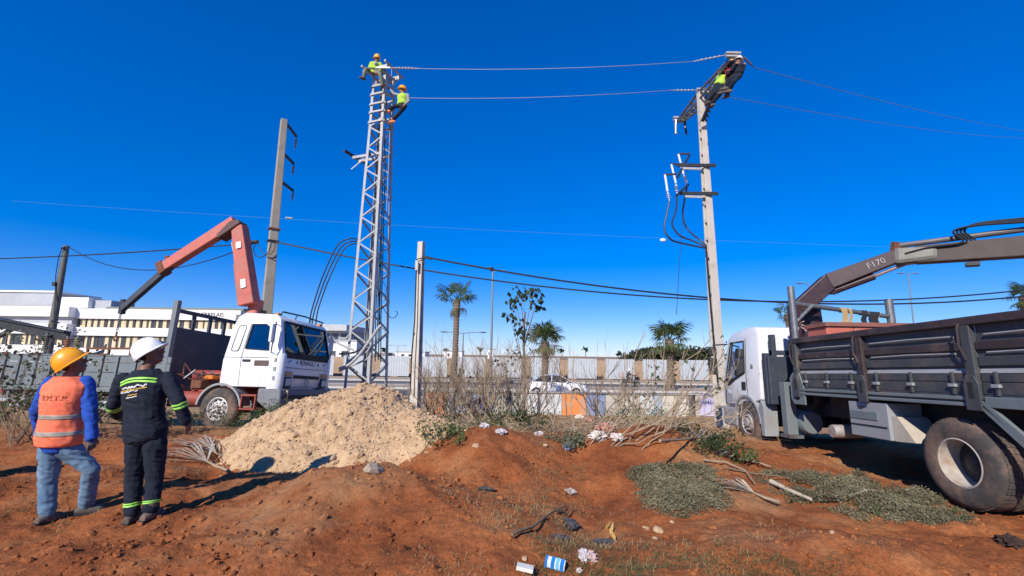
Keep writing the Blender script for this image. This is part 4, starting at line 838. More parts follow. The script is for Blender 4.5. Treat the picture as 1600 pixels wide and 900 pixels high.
# left concrete pole
bl = at(410, 560, 17.0); bl.z = gz(bl.x, 17) - 0.2; tl_ = at(444, 187, 17.0); h = tl_.z - bl.z
lp = empty('square_concrete_pole', bl, 'tall square concrete pole behind the red crane with three short arms', 'pole', None, R(38)); b = MB(); ln = Matrix.Rotation(-R(38), 3, 'Z') @ V((tl_.x - bl.x, tl_.y - bl.y, 0))
M_concp = mat('weathered_pole', (0.34, 0.31, 0.25), 0.85, var=0.15, scale=1.5, bump=0.2, dirt=(0.22, 0.19, 0.15), dirt_amt=0.4)
b.hexa([(-.2, -.17, 0), (.2, -.17, 0), (.2, .17, 0), (-.2, .17, 0)] + [tuple(ln + V(q)) for q in ((-.115, -.105, h), (.115, -.105, h), (.115, .105, h), (-.115, .105, h))]).build('shaft', M_concp, lp, 0, bevel=0.02)
lI = (Matrix.Translation(bl) @ Matrix.Rotation(R(38), 4, 'Z')).inverted()
for (x0, y0, x1, y1, yi) in ((445, 190, 463, 213, 234), (443, 240, 459, 256, 274), (441, 285, 458, 298, 315)):
    a = at(x0, y0, 17.0); c = at(x1, y1, 17.0)
    for Y in np.arange(17.0, 20.5, 0.05):
        c = at(x1, y1, Y)
        if c.z >= a.z - 0.03: break
    MB().bar(lI @ a, lI @ c, 0.07, 0.10).build('arm', M_dark, lp, 0); ins_string('insulator', lI @ c, lI @ at(x1 - 2, yi, c.y), lp, M_insd, 6, 0.055)
for z in (0.58, 0.62): MB().box(-0.2, 0.2, -0.18, 0.18, h * z, h * z + 0.05).build('strap', M_rust if z > 0.6 else M_dark, lp, 0)
MB().tube([lI @ at(446, 340, 17.0), lI @ at(457, 341, 17.0)], 0.03, 6).build('bracket', M_galv, lp)
for pp_ in ([(402, 378), (396, 390), (404, 402), (418, 396), (424, 380)], [(404, 376), (406, 388), (416, 398), (428, 392), (430, 379)]): MB().tube(cr([lI @ at(x, y, 16.7) for x, y in pp_]), 0.016, 6).build('cable_loop', M_cable, lp)
# leaning street pole at far left
fb, ft = at(76, 545, 24), at(104, 384, 24); fb2 = fb + (fb - ft) * 0.25
fp = empty('leaning_street_pole', fb2, 'weathered round pole leaning right in front of the white building', 'pole')
MB().tube([(0, 0, 0), (ft - fb2) * 0.5, ft - fb2], [0.20, 0.17, 0.13], 12).build('shaft', mat('old_wood', (0.16, 0.155, 0.135), 0.9, var=0.25, scale=3), fp)
MB().tube([at(102, 386, 23.8) - fb2, at(96, 388, 23.8) - fb2], 0.05, 8).build('bracket', M_dark, fp); MB().tube([at(97, 388, 23.8) - fb2, at(92, 400, 23.8) - fb2, at(87, 430, 23.8) - fb2, at(86, 470, 23.8) - fb2, at(84, 520, 23.8) - fb2], 0.02, 6).build('riser_cable', M_cable, fp); MB().box(-0.1, 0.06, -0.25, -0.1, 4.6, 4.8).build('clamp', M_dark, fp, 0)
# ------------------------------------------------------------------ wires
def wire(p, q, sag, r, m, label, group, n=40, name='overhead_wire'):
    p, q = V(p), V(q); pts = [p.lerp(q, i / n) - V((0, 0, 4 * sag * (i / n) * (1 - i / n))) for i in range(n + 1)]
    return tag(MB().tube(pts, r, 5).build(name, m), label, 'wire', group)
wire(at(656, 107, 14.6), at(1083, 96, 12.9), 0.12, 0.0075, M_wire, 'upper bright wire strung between tower top and crossarm tip', 'bright line wires')
wire(at(641, 153, 15.9), at(1048, 141, 14.5), 0.12, 0.0075, M_wire, 'lower bright wire strung between tower and crossarm middle', 'bright line wires')
wire(at(1178, 105, 12.9), at(1660, 212, 34), 0.35, 0.009, M_wire, 'upper thin wire leaving the crossarm to the right', 'bright line wires'); wire(at(1110, 146, 14.3), at(1660, 216, 36), 0.5, 0.009, M_wire, 'lower thin wire leaving the pole to the right', 'bright line wires')
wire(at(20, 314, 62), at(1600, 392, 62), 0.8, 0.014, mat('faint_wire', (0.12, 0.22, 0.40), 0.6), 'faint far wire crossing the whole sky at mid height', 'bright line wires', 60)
wire(at(-40, 405, 20), at(402, 379, 16.8), 0.1, 0.026, M_cable, 'black bundled cable running in from the left edge', 'black bundled cables'); wire(at(108, 386, 23.8), at(402, 378, 16.8), 1.15, 0.020, M_cable, 'sagging black cable between the leaning pole and the square pole', 'black bundled cables')
wire(at(432, 378, 16.8), at(1660, 446, 19), 1.35, 0.030, M_cable, 'long black bundled cable passing behind the tower', 'black bundled cables', 60); wire(at(668, 402, 15.3), at(1660, 456, 19), 0.98, 0.032, M_cable, 'black bundled cable starting at the short pole', 'black bundled cables', 60)
MB_c = MB().tube([at(660, 403, 15.3), at(664, 402, 15.3), at(668, 402, 15.3), at(674, 405, 15.3)], 0.05, 7); tag(MB_c.build('cable_clamp', M_cable), 'black tension clamp at the short pole', 'clamp')
MB_c = MB().tube([at(386, 378, 16.8), at(403, 378, 16.75)], 0.075, 8); tag(MB_c.build('cable_clamp', M_cable), 'black tension clamp left of the square pole', 'clamp')
# ------------------------------------------------------------------ street lamps
def lamp(px, pyt, Y, label, double=False, side=1, base=RZ + 0.1, r=0.09, arm=0.7):
    t = at(px, pyt, Y); o = empty('street_lamp', (t.x, Y, base), label, 'street lamp', 'street lamps'); h = t.z - base
    MB().tube([(0, 0, 0), (0, 0, h * 0.5), (0, 0, h)], [r, r * 0.8, r * 0.6], 10).build('column', mat('lamp_grey', (0.22, 0.25, 0.27), 0.5, 0.3, var=0.1), o)
    MB().lathe([(0.001, 0), (0.2, 0), (0.2, 0.04), (0.12, 0.3), (0.001, 0.3)], (0, 0, 0), 'Z', 10).build('foot', MAT['lamp_grey'], o)
    for s in ((-1, 1) if double else (side,)):
        MB().tube([(0, 0, h - 0.05), (s * arm * 0.6, 0, h + 0.06), (s * arm, 0, h + 0.05)], 0.04, 7).build('arm', MAT['lamp_grey'], o); MB().loft([((s * arm * 0.9, 0, h + 0.06), (0.02, 0, 0.03), (0, 0.05, 0)), ((s * (arm + 0.25), 0, h + 0.06), (0, 0, 0.08), (0, 0.14, 0)), ((s * (arm + 0.6), 0, h + 0.08), (0, 0, 0.03), (0, 0.08, 0))], 10).build('lantern', MAT['lamp_grey'], o)
    return o
o = lamp(770, 424, 39, 'tall street lamp with upright lantern beside the young tree', False, 1, arm=0.45, r=0.12); h = at(770, 424, 39).z - RZ - 0.1
MB().loft([((-0.05, 0, h), (0.1, 0, 0), (0, 0.1, 0)), ((-0.15, 0, h + 0.25), (0.28, 0, 0), (0, 0.2, 0)), ((-0.2, 0, h + 0.36), (0.2, 0, 0), (0, 0.15, 0))], 10).build('lantern', M_dark, o)
lamp(724, 520, 44, 'short street lamp with double arm right of the tall palm', True, arm=1.6, base=RZ); lamp(1419, 428, 46, 'pale thin street lamp seen under the plum crane', True, arm=0.5); lamp(1264, 444, 38, 'street lamp head showing left of the plum boom', False, -1, arm=0.5); lamp(622, 540, 110, 'tiny far lamp left of the short pole', True, arm=1.5)
# ------------------------------------------------------------------ lorries
def glass_mat(name, tint, gloss=0.25):
    m = bpy.data.materials.new(name); m.use_nodes = True; n = m.node_tree.nodes; L = m.node_tree.links; n.clear()
    o = n.new('ShaderNodeOutputMaterial'); t = n.new('ShaderNodeBsdfTransparent'); t.inputs[0].default_value = (*tint, 1)
    g_ = n.new('ShaderNodeBsdfGlossy'); g_.inputs['Roughness'].default_value = 0.03; g_.inputs[0].default_value = (0.9, 0.95, 1, 1)
    f = n.new('ShaderNodeFresnel'); f.inputs[0].default_value = 1.5
    a = n.new('ShaderNodeMath'); a.operation = 'MULTIPLY_ADD'; a.inputs[1].default_value = 1.0; a.inputs[2].default_value = gloss * 0.2; a.use_clamp = True
    L.new(f.outputs[0], a.inputs[0])
    x = n.new('ShaderNodeMixShader'); L.new(a.outputs[0], x.inputs[0]); L.new(t.outputs[0], x.inputs[1]); L.new(g_.outputs[0], x.inputs[2]); L.new(x.outputs[0], o.inputs[0]); return m
M_screen = glass_mat('windscreen_glass', (0.26, 0.32, 0.37)); M_side = glass_mat('side_glass', (0.30, 0.48, 0.54))  # tints kept dark to put the cabs' inner shade into the glass
M_tyre = mat('tyre', (0.045, 0.042, 0.040), 0.85, var=0.3, scale=8, dirt=(0.20, 0.10, 0.06), dirt_amt=0.55, bump=0.2, bscale=40)
M_tyre2 = mat('dusty_tyre', (0.065, 0.058, 0.054), 0.9, var=0.3, scale=6, dirt=(0.22, 0.13, 0.085), dirt_amt=0.62, bump=0.2, bscale=40)
M_rimw = mat('white_rim', (0.62, 0.60, 0.57), 0.5, 0.1, var=0.15, scale=10, dirt=(0.33, 0.2, 0.13), dirt_amt=0.4)
M_rimg = mat('grey_rim', (0.36, 0.34, 0.32), 0.6, 0.2, var=0.2, scale=10, dirt=(0.3, 0.16, 0.1), dirt_amt=0.5)
M_chas = mat('chassis_black', (0.03, 0.03, 0.032), 0.7, var=0.3, scale=5, dirt=(0.12, 0.07, 0.045), dirt_amt=0.4)
M_bedg = mat('bed_grey', (0.15, 0.18, 0.19), 0.6, var=0.15, scale=3, dirt=(0.21, 0.15, 0.11), dirt_amt=0.28)
M_bedd = mat('bed_dark', (0.062, 0.067, 0.073), 0.55, 0.1, var=0.25, scale=4, dirt=(0.17, 0.12, 0.09), dirt_amt=0.35)
M_bedp = mat('bed_plum', (0.052, 0.036, 0.036), 0.6, 0.1, var=0.3, scale=5, dirt=(0.15, 0.10, 0.08), dirt_amt=0.35)
M_navy = mat('headboard_shade_navy', (0.035, 0.045, 0.065), 0.6, var=0.2, scale=3, dirt=(0.1, 0.08, 0.06), dirt_amt=0.25)  # shade on the headboard is put into this dark navy
M_red = mat('crane_red', (0.52, 0.135, 0.10), 0.55, var=0.15, scale=4, dirt=(0.36, 0.19, 0.13), dirt_amt=0.42)
M_redc = mat('chassis_red', (0.30, 0.05, 0.035), 0.65, var=0.25, scale=5, dirt=(0.2, 0.11, 0.07), dirt_amt=0.4)
M_plum = mat('crane_plum', (0.042, 0.018, 0.022), 0.5, 0.05, var=0.25, scale=5, dirt=(0.075, 0.052, 0.046), dirt_amt=0.3)
M_plas = mat('grey_plastic', (0.28, 0.29, 0.30), 0.6, var=0.12, scale=4, dirt=(0.3, 0.22, 0.16), dirt_amt=0.3)
M_cabw = mat('cab_white', (0.80, 0.80, 0.80), 0.32, var=0.03, scale=1.2, dirt=(0.58, 0.50, 0.44), dirt_amt=0.15, coat=0.4)
M_cabg = mat('cab_offwhite', (0.72, 0.73, 0.74), 0.35, var=0.04, scale=1.2, dirt=(0.50, 0.42, 0.36), dirt_amt=0.22, coat=0.3)
M_orange = mat('orange_lens', (0.75, 0.22, 0.03), 0.2, var=0.1); M_redl = mat('red_lens', (0.5, 0.03, 0.02), 0.2, var=0.1); M_lamp = mat('lamp_glass', (0.5, 0.52, 0.53), 0.08, var=0.2, scale=20)
M_seat = mat('seat_cloth', (0.05, 0.05, 0.06), 0.9, var=0.2)
M_strap = mat('tan_strap', (0.45, 0.31, 0.14), 0.9, var=0.2, scale=20)
def cut(o, mbs):
    cs = []
    for mb in mbs:
        c = mb.build('cutter', M_black, None, 0); c.matrix_world = o.matrix_world; cs.append(c)
        md = o.modifiers.new('b', 'BOOLEAN'); md.operation = 'DIFFERENCE'; md.object = c; md.solver = 'EXACT'
    par = o.parent; mw = o.matrix_basis.copy(); o.parent = None; o.matrix_basis = Matrix.Identity(4)
    for c in cs: c.matrix_basis = Matrix.Identity(4)
    bpy.context.view_layer.update()
    me = bpy.data.meshes.new_from_object(o.evaluated_get(bpy.context.evaluated_depsgraph_get()))
    o.modifiers.clear(); old = o.data; o.data = me; me.name = old.name
    for c in cs: bpy.data.objects.remove(c)
    o.parent = par; o.matrix_basis = mw
    me.polygons.foreach_set('use_smooth', [True] * len(me.polygons)); me.update(); me.set_sharp_from_angle(angle=R(30)); return o
def tumble(mb, z0, z1, k):          # pull the sides in above z0
    mb.v = [(x, y * (1 - k * max(0, min(1, (z - z0) / (z1 - z0)))), z) for x, y, z in mb.v]; return mb
def wheel(parent, x, y, r, w, side, style='front', tm=None, rm=None, zc=None, steer=0.0):
    """side = +1 outer face towards +y"""
    tm = tm or M_tyre; rm = rm or M_rimw; zc = r if zc is None else zc; s = side
    t = MB(); ri = r * 0.545
    t.lathe([(ri, -w / 2 * s), (ri * 1.12, -w * 0.54 * s), (r * 0.86, -w * 0.54 * s), (r * 0.965, -w * 0.44 * s), (r, -w * 0.33 * s), (r, w * 0.33 * s), (r * 0.965, w * 0.44 * s), (r * 0.86, w * 0.53 * s), (r * 0.72, w * 0.545 * s), (ri * 1.1, w * 0.53 * s), (ri, w * 0.49 * s)], axis='Y', n=44)
    for k in range(44):        # tread blocks
        a = 2 * math.pi * k / 44; ca, sa = math.cos(a), math.sin(a)
        for q in (-0.27, -0.09, 0.09, 0.27):
            c = V((ca * r, w * q, sa * r)); u = V((-sa, 0, ca)) * 0.026; v = V((0, 1, 0)) * w * 0.075; n_ = V((ca, 0, sa)) * 0.008
            t.hexa([c - u - v - n_, c + u - v - n_, c + u + v - n_, c - u + v - n_, c - u - v + n_, c + u - v + n_, c + u + v + n_, c - u + v + n_])
    wo_ = t.build('wheel', tm, parent, 50); wo_.location = (x, y, zc); wo_.rotation_euler = (0, rnd.uniform(0, 6), steer)
    k = MB()
    if style == 'front':
        k.lathe([(ri * 1.02, -w * 0.4 * s), (ri * 1.02, w * 0.5 * s), (ri * 0.96, w * 0.52 * s), (ri * 0.9, w * 0.42 * s), (ri * 0.86, w * 0.2 * s), (ri * 0.78, w * 0.26 * s), (ri * 0.62, w * 0.50 * s), (ri * 0.5, w * 0.53 * s), (ri * 0.46, w * 0.47 * s), (0.001, w * 0.47 * s)], axis='Y', n=32)
        ro = k.build('rim', rm, wo_, 35)
        hb = MB().lathe([(ri * 0.36, w * 0.45 * s), (ri * 0.36, w * 0.62 * s), (ri * 0.3, w * 0.68 * s), (0.001, w * 0.68 * s)], axis='Y', n=18).build('hub', rm, wo_, 35)
        nuts = MB()
        for i in range(10):
            a = 2 * math.pi * i / 10
            nuts.lathe([(0.018, w * 0.46 * s), (0.018, w * 0.60 * s), (0.001, w * 0.60 * s)], (math.cos(a) * ri * 0.56, 0, math.sin(a) * ri * 0.56), 'Y', 6)
        tag(nuts.build('wheel_nuts', rm, wo_, 20), kind='stuff')
        for i in range(10):
            a = 2 * math.pi * (i + 0.5) / 10
            MB().lathe([(0.030, w * 0.30 * s), (0.030, w * 0.395 * s), (0.001, w * 0.40 * s)], (math.cos(a) * ri * 0.73, 0, math.sin(a) * ri * 0.73), 'Y', 10).build('hand_hole', M_black, wo_, 20)
    else:                        # deep dished rear wheel
        k.lathe([(ri * 1.02, -w * 0.5 * s), (ri * 1.02, w * 0.5 * s), (ri * 0.97, w * 0.52 * s), (ri * 0.93, w * 0.45 * s), (ri * 0.90, -w * 0.42 * s)], axis='Y', n=36)
        k.build('rim', rm, wo_, 35)
        MB().lathe([(ri * 0.90, -w * 0.40 * s), (ri * 0.6, -w * 0.46 * s), (ri * 0.45, -w * 0.46 * s), (ri * 0.45, -w * 0.2 * s), (ri * 0.3, -w * 0.1 * s), (0.001, -w * 0.1 * s)], axis='Y', n=28).build('hub', M_chas, wo_, 35)  # black hub puts the shade inside the dish into its colour
    return wo_
def ring_points(c, r, a0, a1, n): return [(c[0] + r * math.cos(R(a0 + (a1 - a0) * i / n)), c[1] + r * math.sin(R(a0 + (a1 - a0) * i / n))) for i in range(n + 1)]
def fender(parent, x, zc, r, y0, y1, a0, a1, m, name='mudguard', t=0.05, n=14):
    o = ring_points((x, zc), r + t, a0, a1, n); i_ = ring_points((x, zc), r, a0, a1, n)[::-1]
    b = MB()
    # extrude strip by strip so that the arch stays convex
    oo = o; ii = i_[::-1]
    for k in range(n): b.prism([ii[k], oo[k], oo[k + 1], ii[k + 1]], y0, y1)
    return b.build(name, m, parent, 40)

# ---- left lorry with red crane
TL = V((-7.46, 13.25, -0.345)); TLR = R(-8)
lt = empty('crane_lorry', TL, 'white cab lorry with red folding crane and grey dropside bed behind the two onlookers', 'lorry', None, 0, (R(-4.5), 0, TLR))
LI = (Matrix.Translation(TL) @ Matrix.Rotation(TLR, 4, 'Z') @ Matrix.Rotation(R(-4.5), 4, 'X')).inverted()
def LL(p): return LI @ V(p)
prof = [(0.10, 1.08), (1.70, 1.08), (1.76, 1.35), (1.76, 1.98), (1.55, 2.86), (1.42, 2.97), (0.52, 3.02), (0.34, 2.93), (0.24, 2.70), (0.10, 1.75)]
cab = tumble(MB().prism(prof, -1.22, 1.22), 1.95, 3.0, 0.055).build('cab', M_cabw, lt, 30, bevel=0.05)
inn = [(0.18, 1.2), (1.60, 1.2), (1.66, 1.95), (1.47, 2.80), (1.36, 2.88), (0.58, 2.92), (0.42, 2.85), (0.24, 2.0)]
cut(cab, [tumble(MB().prism(inn, -1.14, 1.14), 1.95, 3.0, 0.055),
          MB().hexa([(1.3, -1.06, 1.99), (2.0, -1.06, 1.99), (2.0, 1.06, 1.99), (1.3, 1.06, 1.99), (1.3, -1.0, 2.79), (2.0, -1.0, 2.79), (2.0, 1.0, 2.79), (1.3, 1.0, 2.79)]),
          MB().prism([(0.70, 2.06), (1.36, 2.02), (1.30, 2.62), (1.18, 2.70), (0.78, 2.70)], -1.4, 1.4)])
gl = MB().hexa([(1.735, -1.07, 1.98), (1.745, -1.07, 1.98), (1.745, 1.07, 1.98), (1.735, 1.07, 1.98), (1.545, -1.0, 2.80), (1.555, -1.0, 2.80), (1.555, 1.0, 2.80), (1.545, 1.0, 2.80)]).build('windscreen', M_screen, lt, 0)
fr = MB()
for a, b_ in (((1.757, -1.08, 1.985), (1.757, 1.08, 1.985)), ((1.572, -1.01, 2.80), (1.572, 1.01, 2.80)), ((1.757, -1.08, 1.985), (1.572, -1.01, 2.80)), ((1.757, 1.08, 1.985), (1.572, 1.01, 2.80))): fr.tube([a, b_], 0.024, 6)
fr.build('windscreen_seal', M_black, lt)
MB().box(1.75, 1.775, -1.08, 1.08, 1.84, 1.98).build('scuttle_panel', M_black, lt, 0)
for s in (-1, 1):
    def yz(z): return s * (1.215 * (1 - 0.055 * max(0, (z - 1.95) / 1.05)))
    pts = [(0.70, 2.06), (1.36, 2.02), (1.30, 2.62), (1.18, 2.70), (0.78, 2.70)]
    MB().add([(x, yz(z) - 0.02 * s, z) for x, z in pts], [tuple(range(5))]).build('side_window', M_side, lt, 0)
    w_ = MB(); w_.tube([(x, yz(z) + 0.006 * s, z) for x, z in pts + pts[:1]], 0.014, 6, False); w_.build('window_seal', M_black, lt)
    q = ring_points((0, 0), 1, 0, 360, 20)[:-1]
    qp = []
    for cx, cz in q: qp.append((0.46 + math.copysign(abs(cx) ** 0.35, cx) * 0.11 + 0.06 * (math.copysign(abs(cz) ** 0.35, cz)), 2.33 + math.copysign(abs(cz) ** 0.35, cz) * 0.34))
    MB().tube([(x, yz(z) + 0.004 * s, z) for x, z in qp + qp[:1]], 0.009, 5, False).build('quarter_panel_seal', M_dark, lt)
    MB().tube([(0.66, s * 1.222, 1.12), (0.63, s * 1.223, 1.8), (0.65, yz(2.05) + 0.005 * s, 2.05), (0.74, yz(2.7) + 0.004 * s, 2.72)], 0.006, 4).build('door_gap', M_dark, lt)
    MB().tube([(0.12, s * 1.222, 1.83), (1.4, s * 1.222, 1.83)], 0.006, 4).build('waist_crease', M_dark, lt)
    MB().box(0.68, 0.90, min(s * 1.215, s * 1.245), max(s * 1.215, s * 1.245), 1.72, 1.78).build('door_handle', M_black, lt, 0, bevel=0.01)
    MB().box(1.02, 1.42, min(s * 1.218, s * 1.23), max(s * 1.218, s * 1.23), 1.62, 1.76).build('air_slot', mat('slot_brown', (0.10, 0.065, 0.05), 0.7), lt, 0, bevel=0.005)
    # corner deflector
    rg = []
    for z, k in ((1.05, 0.9), (1.15, 1.0), (1.92, 1.0), (1.98, 0.85)):
        rg.append([V((1.58 + 0.22 * k * math.cos(a), s * (1.10 + 0.165 * k * math.sin(a)), z)) for a in [2 * math.pi * i / 16 for i in range(16)]])
    df = MB().rings(rg).build('corner_deflector', M_cabw, lt, 40)
    for z in (1.32, 1.55, 1.78): MB().box(1.60, 1.66, min(s * 1.262, s * 1.274), max(s * 1.262, s * 1.274), z - 0.05, z + 0.05).build('vent_mark', M_plas, df, 0)
    # mirror
    MB().tube([(1.45, s * 1.19, 2.72), (1.62, s * 1.42, 2.74), (1.60, s * 1.44, 2.0), (1.44, s * 1.2, 1.96)], 0.018, 6).build('mirror_arm', M_steel, lt)
    MB().box(1.54, 1.62, min(s * 1.36, s * 1.54), max(s * 1.36, s * 1.54), 2.2, 2.68).build('mirror', M_cabw if s < 0 else M_cabw, lt, 0, bevel=0.03)
    MB().box(1.535, 1.541, min(s * 1.38, s * 1.52), max(s * 1.38, s * 1.52), 2.24, 2.64).build('mirror_glass', mat('mirror_glass', (0.5, 0.55, 0.6), 0.03, 1.0, var=0.02), lt, 0)
# front face
for z in (1.30, 1.46): pass
MB().box(1.755, 1.785, -0.62, 0.62, 1.33, 1.42).build('grille', M_black, lt, 0, bevel=0.01)
MB().tube([(1.765, -1.0, 1.6), (1.765, 1.0, 1.6)], 0.008, 5).build('panel_gap', M_dark, lt)
MB().tube([(1.79, -0.09, 1.22), (1.79, 0, 1.36), (1.79, 0.09, 1.22), (1.79, 0, 1.08), (1.79, -0.09, 1.22)], 0.016, 6).build('badge', M_galv, lt)
MR = Matrix(((0, 0, 1, 1.762), (1, 0, 0, 0), (0, 1, 0, 0), (0, 0, 0, 1)))
def front_text(s, size, y, z, m):
    return text_mesh(s, size, 'lettering', m, lt, Matrix.Translation((0, y, z)) @ MR, 0.004)
front_text('RENAULT', 0.185, 0.0, 1.75, mat('letter_dark', (0.05, 0.05, 0.06), 0.6))
for y in (-0.52, 0.52):
    st = []
    for i in range(10): st.append((y + (0.055 if i % 2 == 0 else 0.022) * math.sin(math.pi * i / 5), 1.75 + (0.055 if i % 2 == 0 else 0.022) * math.cos(math.pi * i / 5)))
    MB().prism(st, 1.761, 1.768, 'X').build('star_mark', MAT['letter_dark'], lt, 0)
for y in (-0.86, 0.86): MB().prism([(y - 0.09, 1.72), (y + 0.02, 1.75), (y + 0.10, 1.80), (y - 0.02, 1.78)], 1.761, 1.767, 'X').build('bird_mark', mat('blue_mark', (0.06, 0.10, 0.28), 0.5), lt, 0)
for s in (-1, 1):
    y0, y1 = sorted((s * 0.72, s * 1.02))
    MB().box(1.755, 1.80, y0, y1, 1.38, 1.50).build('indicator', mat('amber_grey', (0.42, 0.22, 0.12), 0.3), lt, 0, bevel=0.01)
    MB().box(1.755, 1.80, y0, y1, 1.10, 1.36).build('headlight_housing', M_dark, lt, 0, bevel=0.01)
    MB().box(1.79, 1.812, y0 + 0.03, y1 - 0.03, 1.14, 1.32).build('headlight', M_lamp, lt, 0, bevel=0.01)
bu = MB().prism([(1.22, 0.74), (1.60, 0.48), (1.84, 0.48), (1.87, 0.62), (1.84, 1.06), (1.22, 1.06)], -1.22, 1.22).build('bumper', mat('bumper_shade_grey', (0.17, 0.18, 0.20), 0.6, var=0.2, scale=4, dirt=(0.25, 0.2, 0.16), dirt_amt=0.35), lt, 30, bevel=0.04)  # grey darkened to hold the shade on the lorry front
MB().box(1.84, 1.88, -1.1, 1.1, 0.80, 0.90).build('bumper_slot', M_black, bu, 0)
MB().box(1.86, 1.89, -0.28, 0.28, 0.60, 0.72).build('number_plate', mat('plate_dark', (0.12, 0.12, 0.11), 0.6), bu, 0)
MB().box(1.85, 1.885, -0.98, -0.93, 0.56, 1.02).build('yellow_strip', mat('yellow_strip', (0.6, 0.48, 0.2), 0.6), bu, 0)
for z in (0.52, 0.86): MB().box(0.80, 1.22, -1.25, -0.85, z, z + 0.04).build('step', M_redc, lt, 0)
for x in (0.80, 1.18): MB().box(x, x + 0.03, -1.24, -1.18, 0.52, 0.86).build('step_side', M_redc, lt, 0)
for s in (-1, 1): fender(lt, 0.18, 0.52, 0.60, *sorted((s * 0.86, s * 1.235)), 8, 172, M_plas)
MB().tube([(1.48, -1.0, 3.06), (1.50, 0, 3.09), (1.48, 1.0, 3.06)], 0.022, 8).build('roof_rail', M_dark, lt)
for y in (-1.0, -0.35, 0.35, 1.0): MB().tube([(1.42, y, 2.95), (1.48, y, 3.07)], 0.014, 6).build('rail_foot', M_dark, lt)
for y in (-1.02, 1.02): MB().box(1.32, 1.42, y - 0.08, y + 0.08, 2.955, 3.02).build('roof_marker', M_orange, lt, 0, bevel=0.015)
for s in (-0.6, 0.5): MB().tube([(1.79, s, 1.93), (1.77, s + 0.35, 2.06), (1.755, s + 0.62, 2.09)], 0.012, 5).build('wiper', M_black, lt)
MB().box(1.1, 1.64, -1.1, 1.1, 1.5, 2.0).build('dashboard', M_seat, lt, 0, bevel=0.05)
for y in (0.55, -0.55): MB().box(0.42, 0.85, y - 0.27, y + 0.27, 1.4, 1.75).box(0.3, 0.46, y - 0.27, y + 0.27, 1.7, 2.5).build('seat', M_seat, lt, 0, bevel=0.05)
MB().lathe([(0.21, -0.015), (0.235, 0.0), (0.21, 0.015), (0.19, 0.0), (0.21, -0.015)], (0, 0, 0), 'Z', 20).build('steering_wheel', M_black, lt).matrix_basis = Matrix.Translation((1.12, 0.55, 2.02)) @ Matrix.Rotation(R(-28), 4, 'Y')
# chassis and wheels
for y in (-0.42, 0.42): MB().box(-7.6, 1.5, y - 0.05, y + 0.05, 0.72, 0.98).build('chassis_beam', M_redc, lt, 0)
wheel(lt, 0.18, -1.08, 0.52, 0.30, -1, 'front', M_tyre2, M_rimw); wheel(lt, 0.18, 1.08, 0.52, 0.30, 1, 'front', M_tyre2, M_rimw)
for s in (-1, 1):
    wheel(lt, -4.4, s * 1.06, 0.52, 0.28, s, 'rear', M_tyre2, M_rimg); wheel(lt, -4.4, s * 0.74, 0.52, 0.28, s, 'rear', M_tyre2, M_rimg)
MB().tube([(-4.4, -1.0, 0.52), (-4.4, 1.0, 0.52)], 0.09, 10).build('axle', M_chas, lt); MB().tube([(0.18, -1.0, 0.45), (0.18, 1.0, 0.45)], 0.07, 10).build('axle', M_chas, lt)
MB().lathe([(0.001, -0.45), (0.17, -0.45), (0.19, -0.4), (0.19, 0.4), (0.17, 0.45), (0.001, 0.45)], (-0.85, -1.0, 0.75), 'X', 18).build('air_tank', M_redc, lt)
MB().lathe([(0.001, -0.5), (0.13, -0.5), (0.15, -0.45), (0.15, 0.45), (0.13, 0.5), (0.001, 0.5)], (-0.55, -0.7, 1.35), 'X', 16).build('filter_drum', M_redc, lt)
for i in range(16):     # valve block, pipes and levers behind the cab
    x = -0.25 - rnd.random() * 0.95; y = -1.12 + rnd.random() * 0.5; z = 0.85 + rnd.random() * 0.55
    MB().tube([(x, y, z), (x + rnd.uniform(-0.25, 0.25), y + rnd.uniform(-0.1, 0.2), z + rnd.uniform(-0.1, 0.3)), (x + rnd.uniform(-0.4, 0.4), y + 0.3, z + rnd.uniform(-0.3, 0.2))], 0.02, 6).build('hydraulic_pipe', rnd.choice([M_redc, M_steel, M_cable, M_rust]), lt)
MB().box(-0.72, -0.42, -1.2, -0.85, 1.02, 1.22).build('valve_block', M_rust, lt, 0, bevel=0.02)
for i in range(6): MB().tube([(-0.68 + 0.05 * i, -1.1, 1.2), (-0.68 + 0.05 * i, -1.22, 1.42)], 0.009, 5).build('lever', M_steel, lt)
MB().box(-0.6, -0.25, -1.05, -0.75, 1.25, 1.36).build('warning_lamp', M_orange, lt, 0, bevel=0.03)
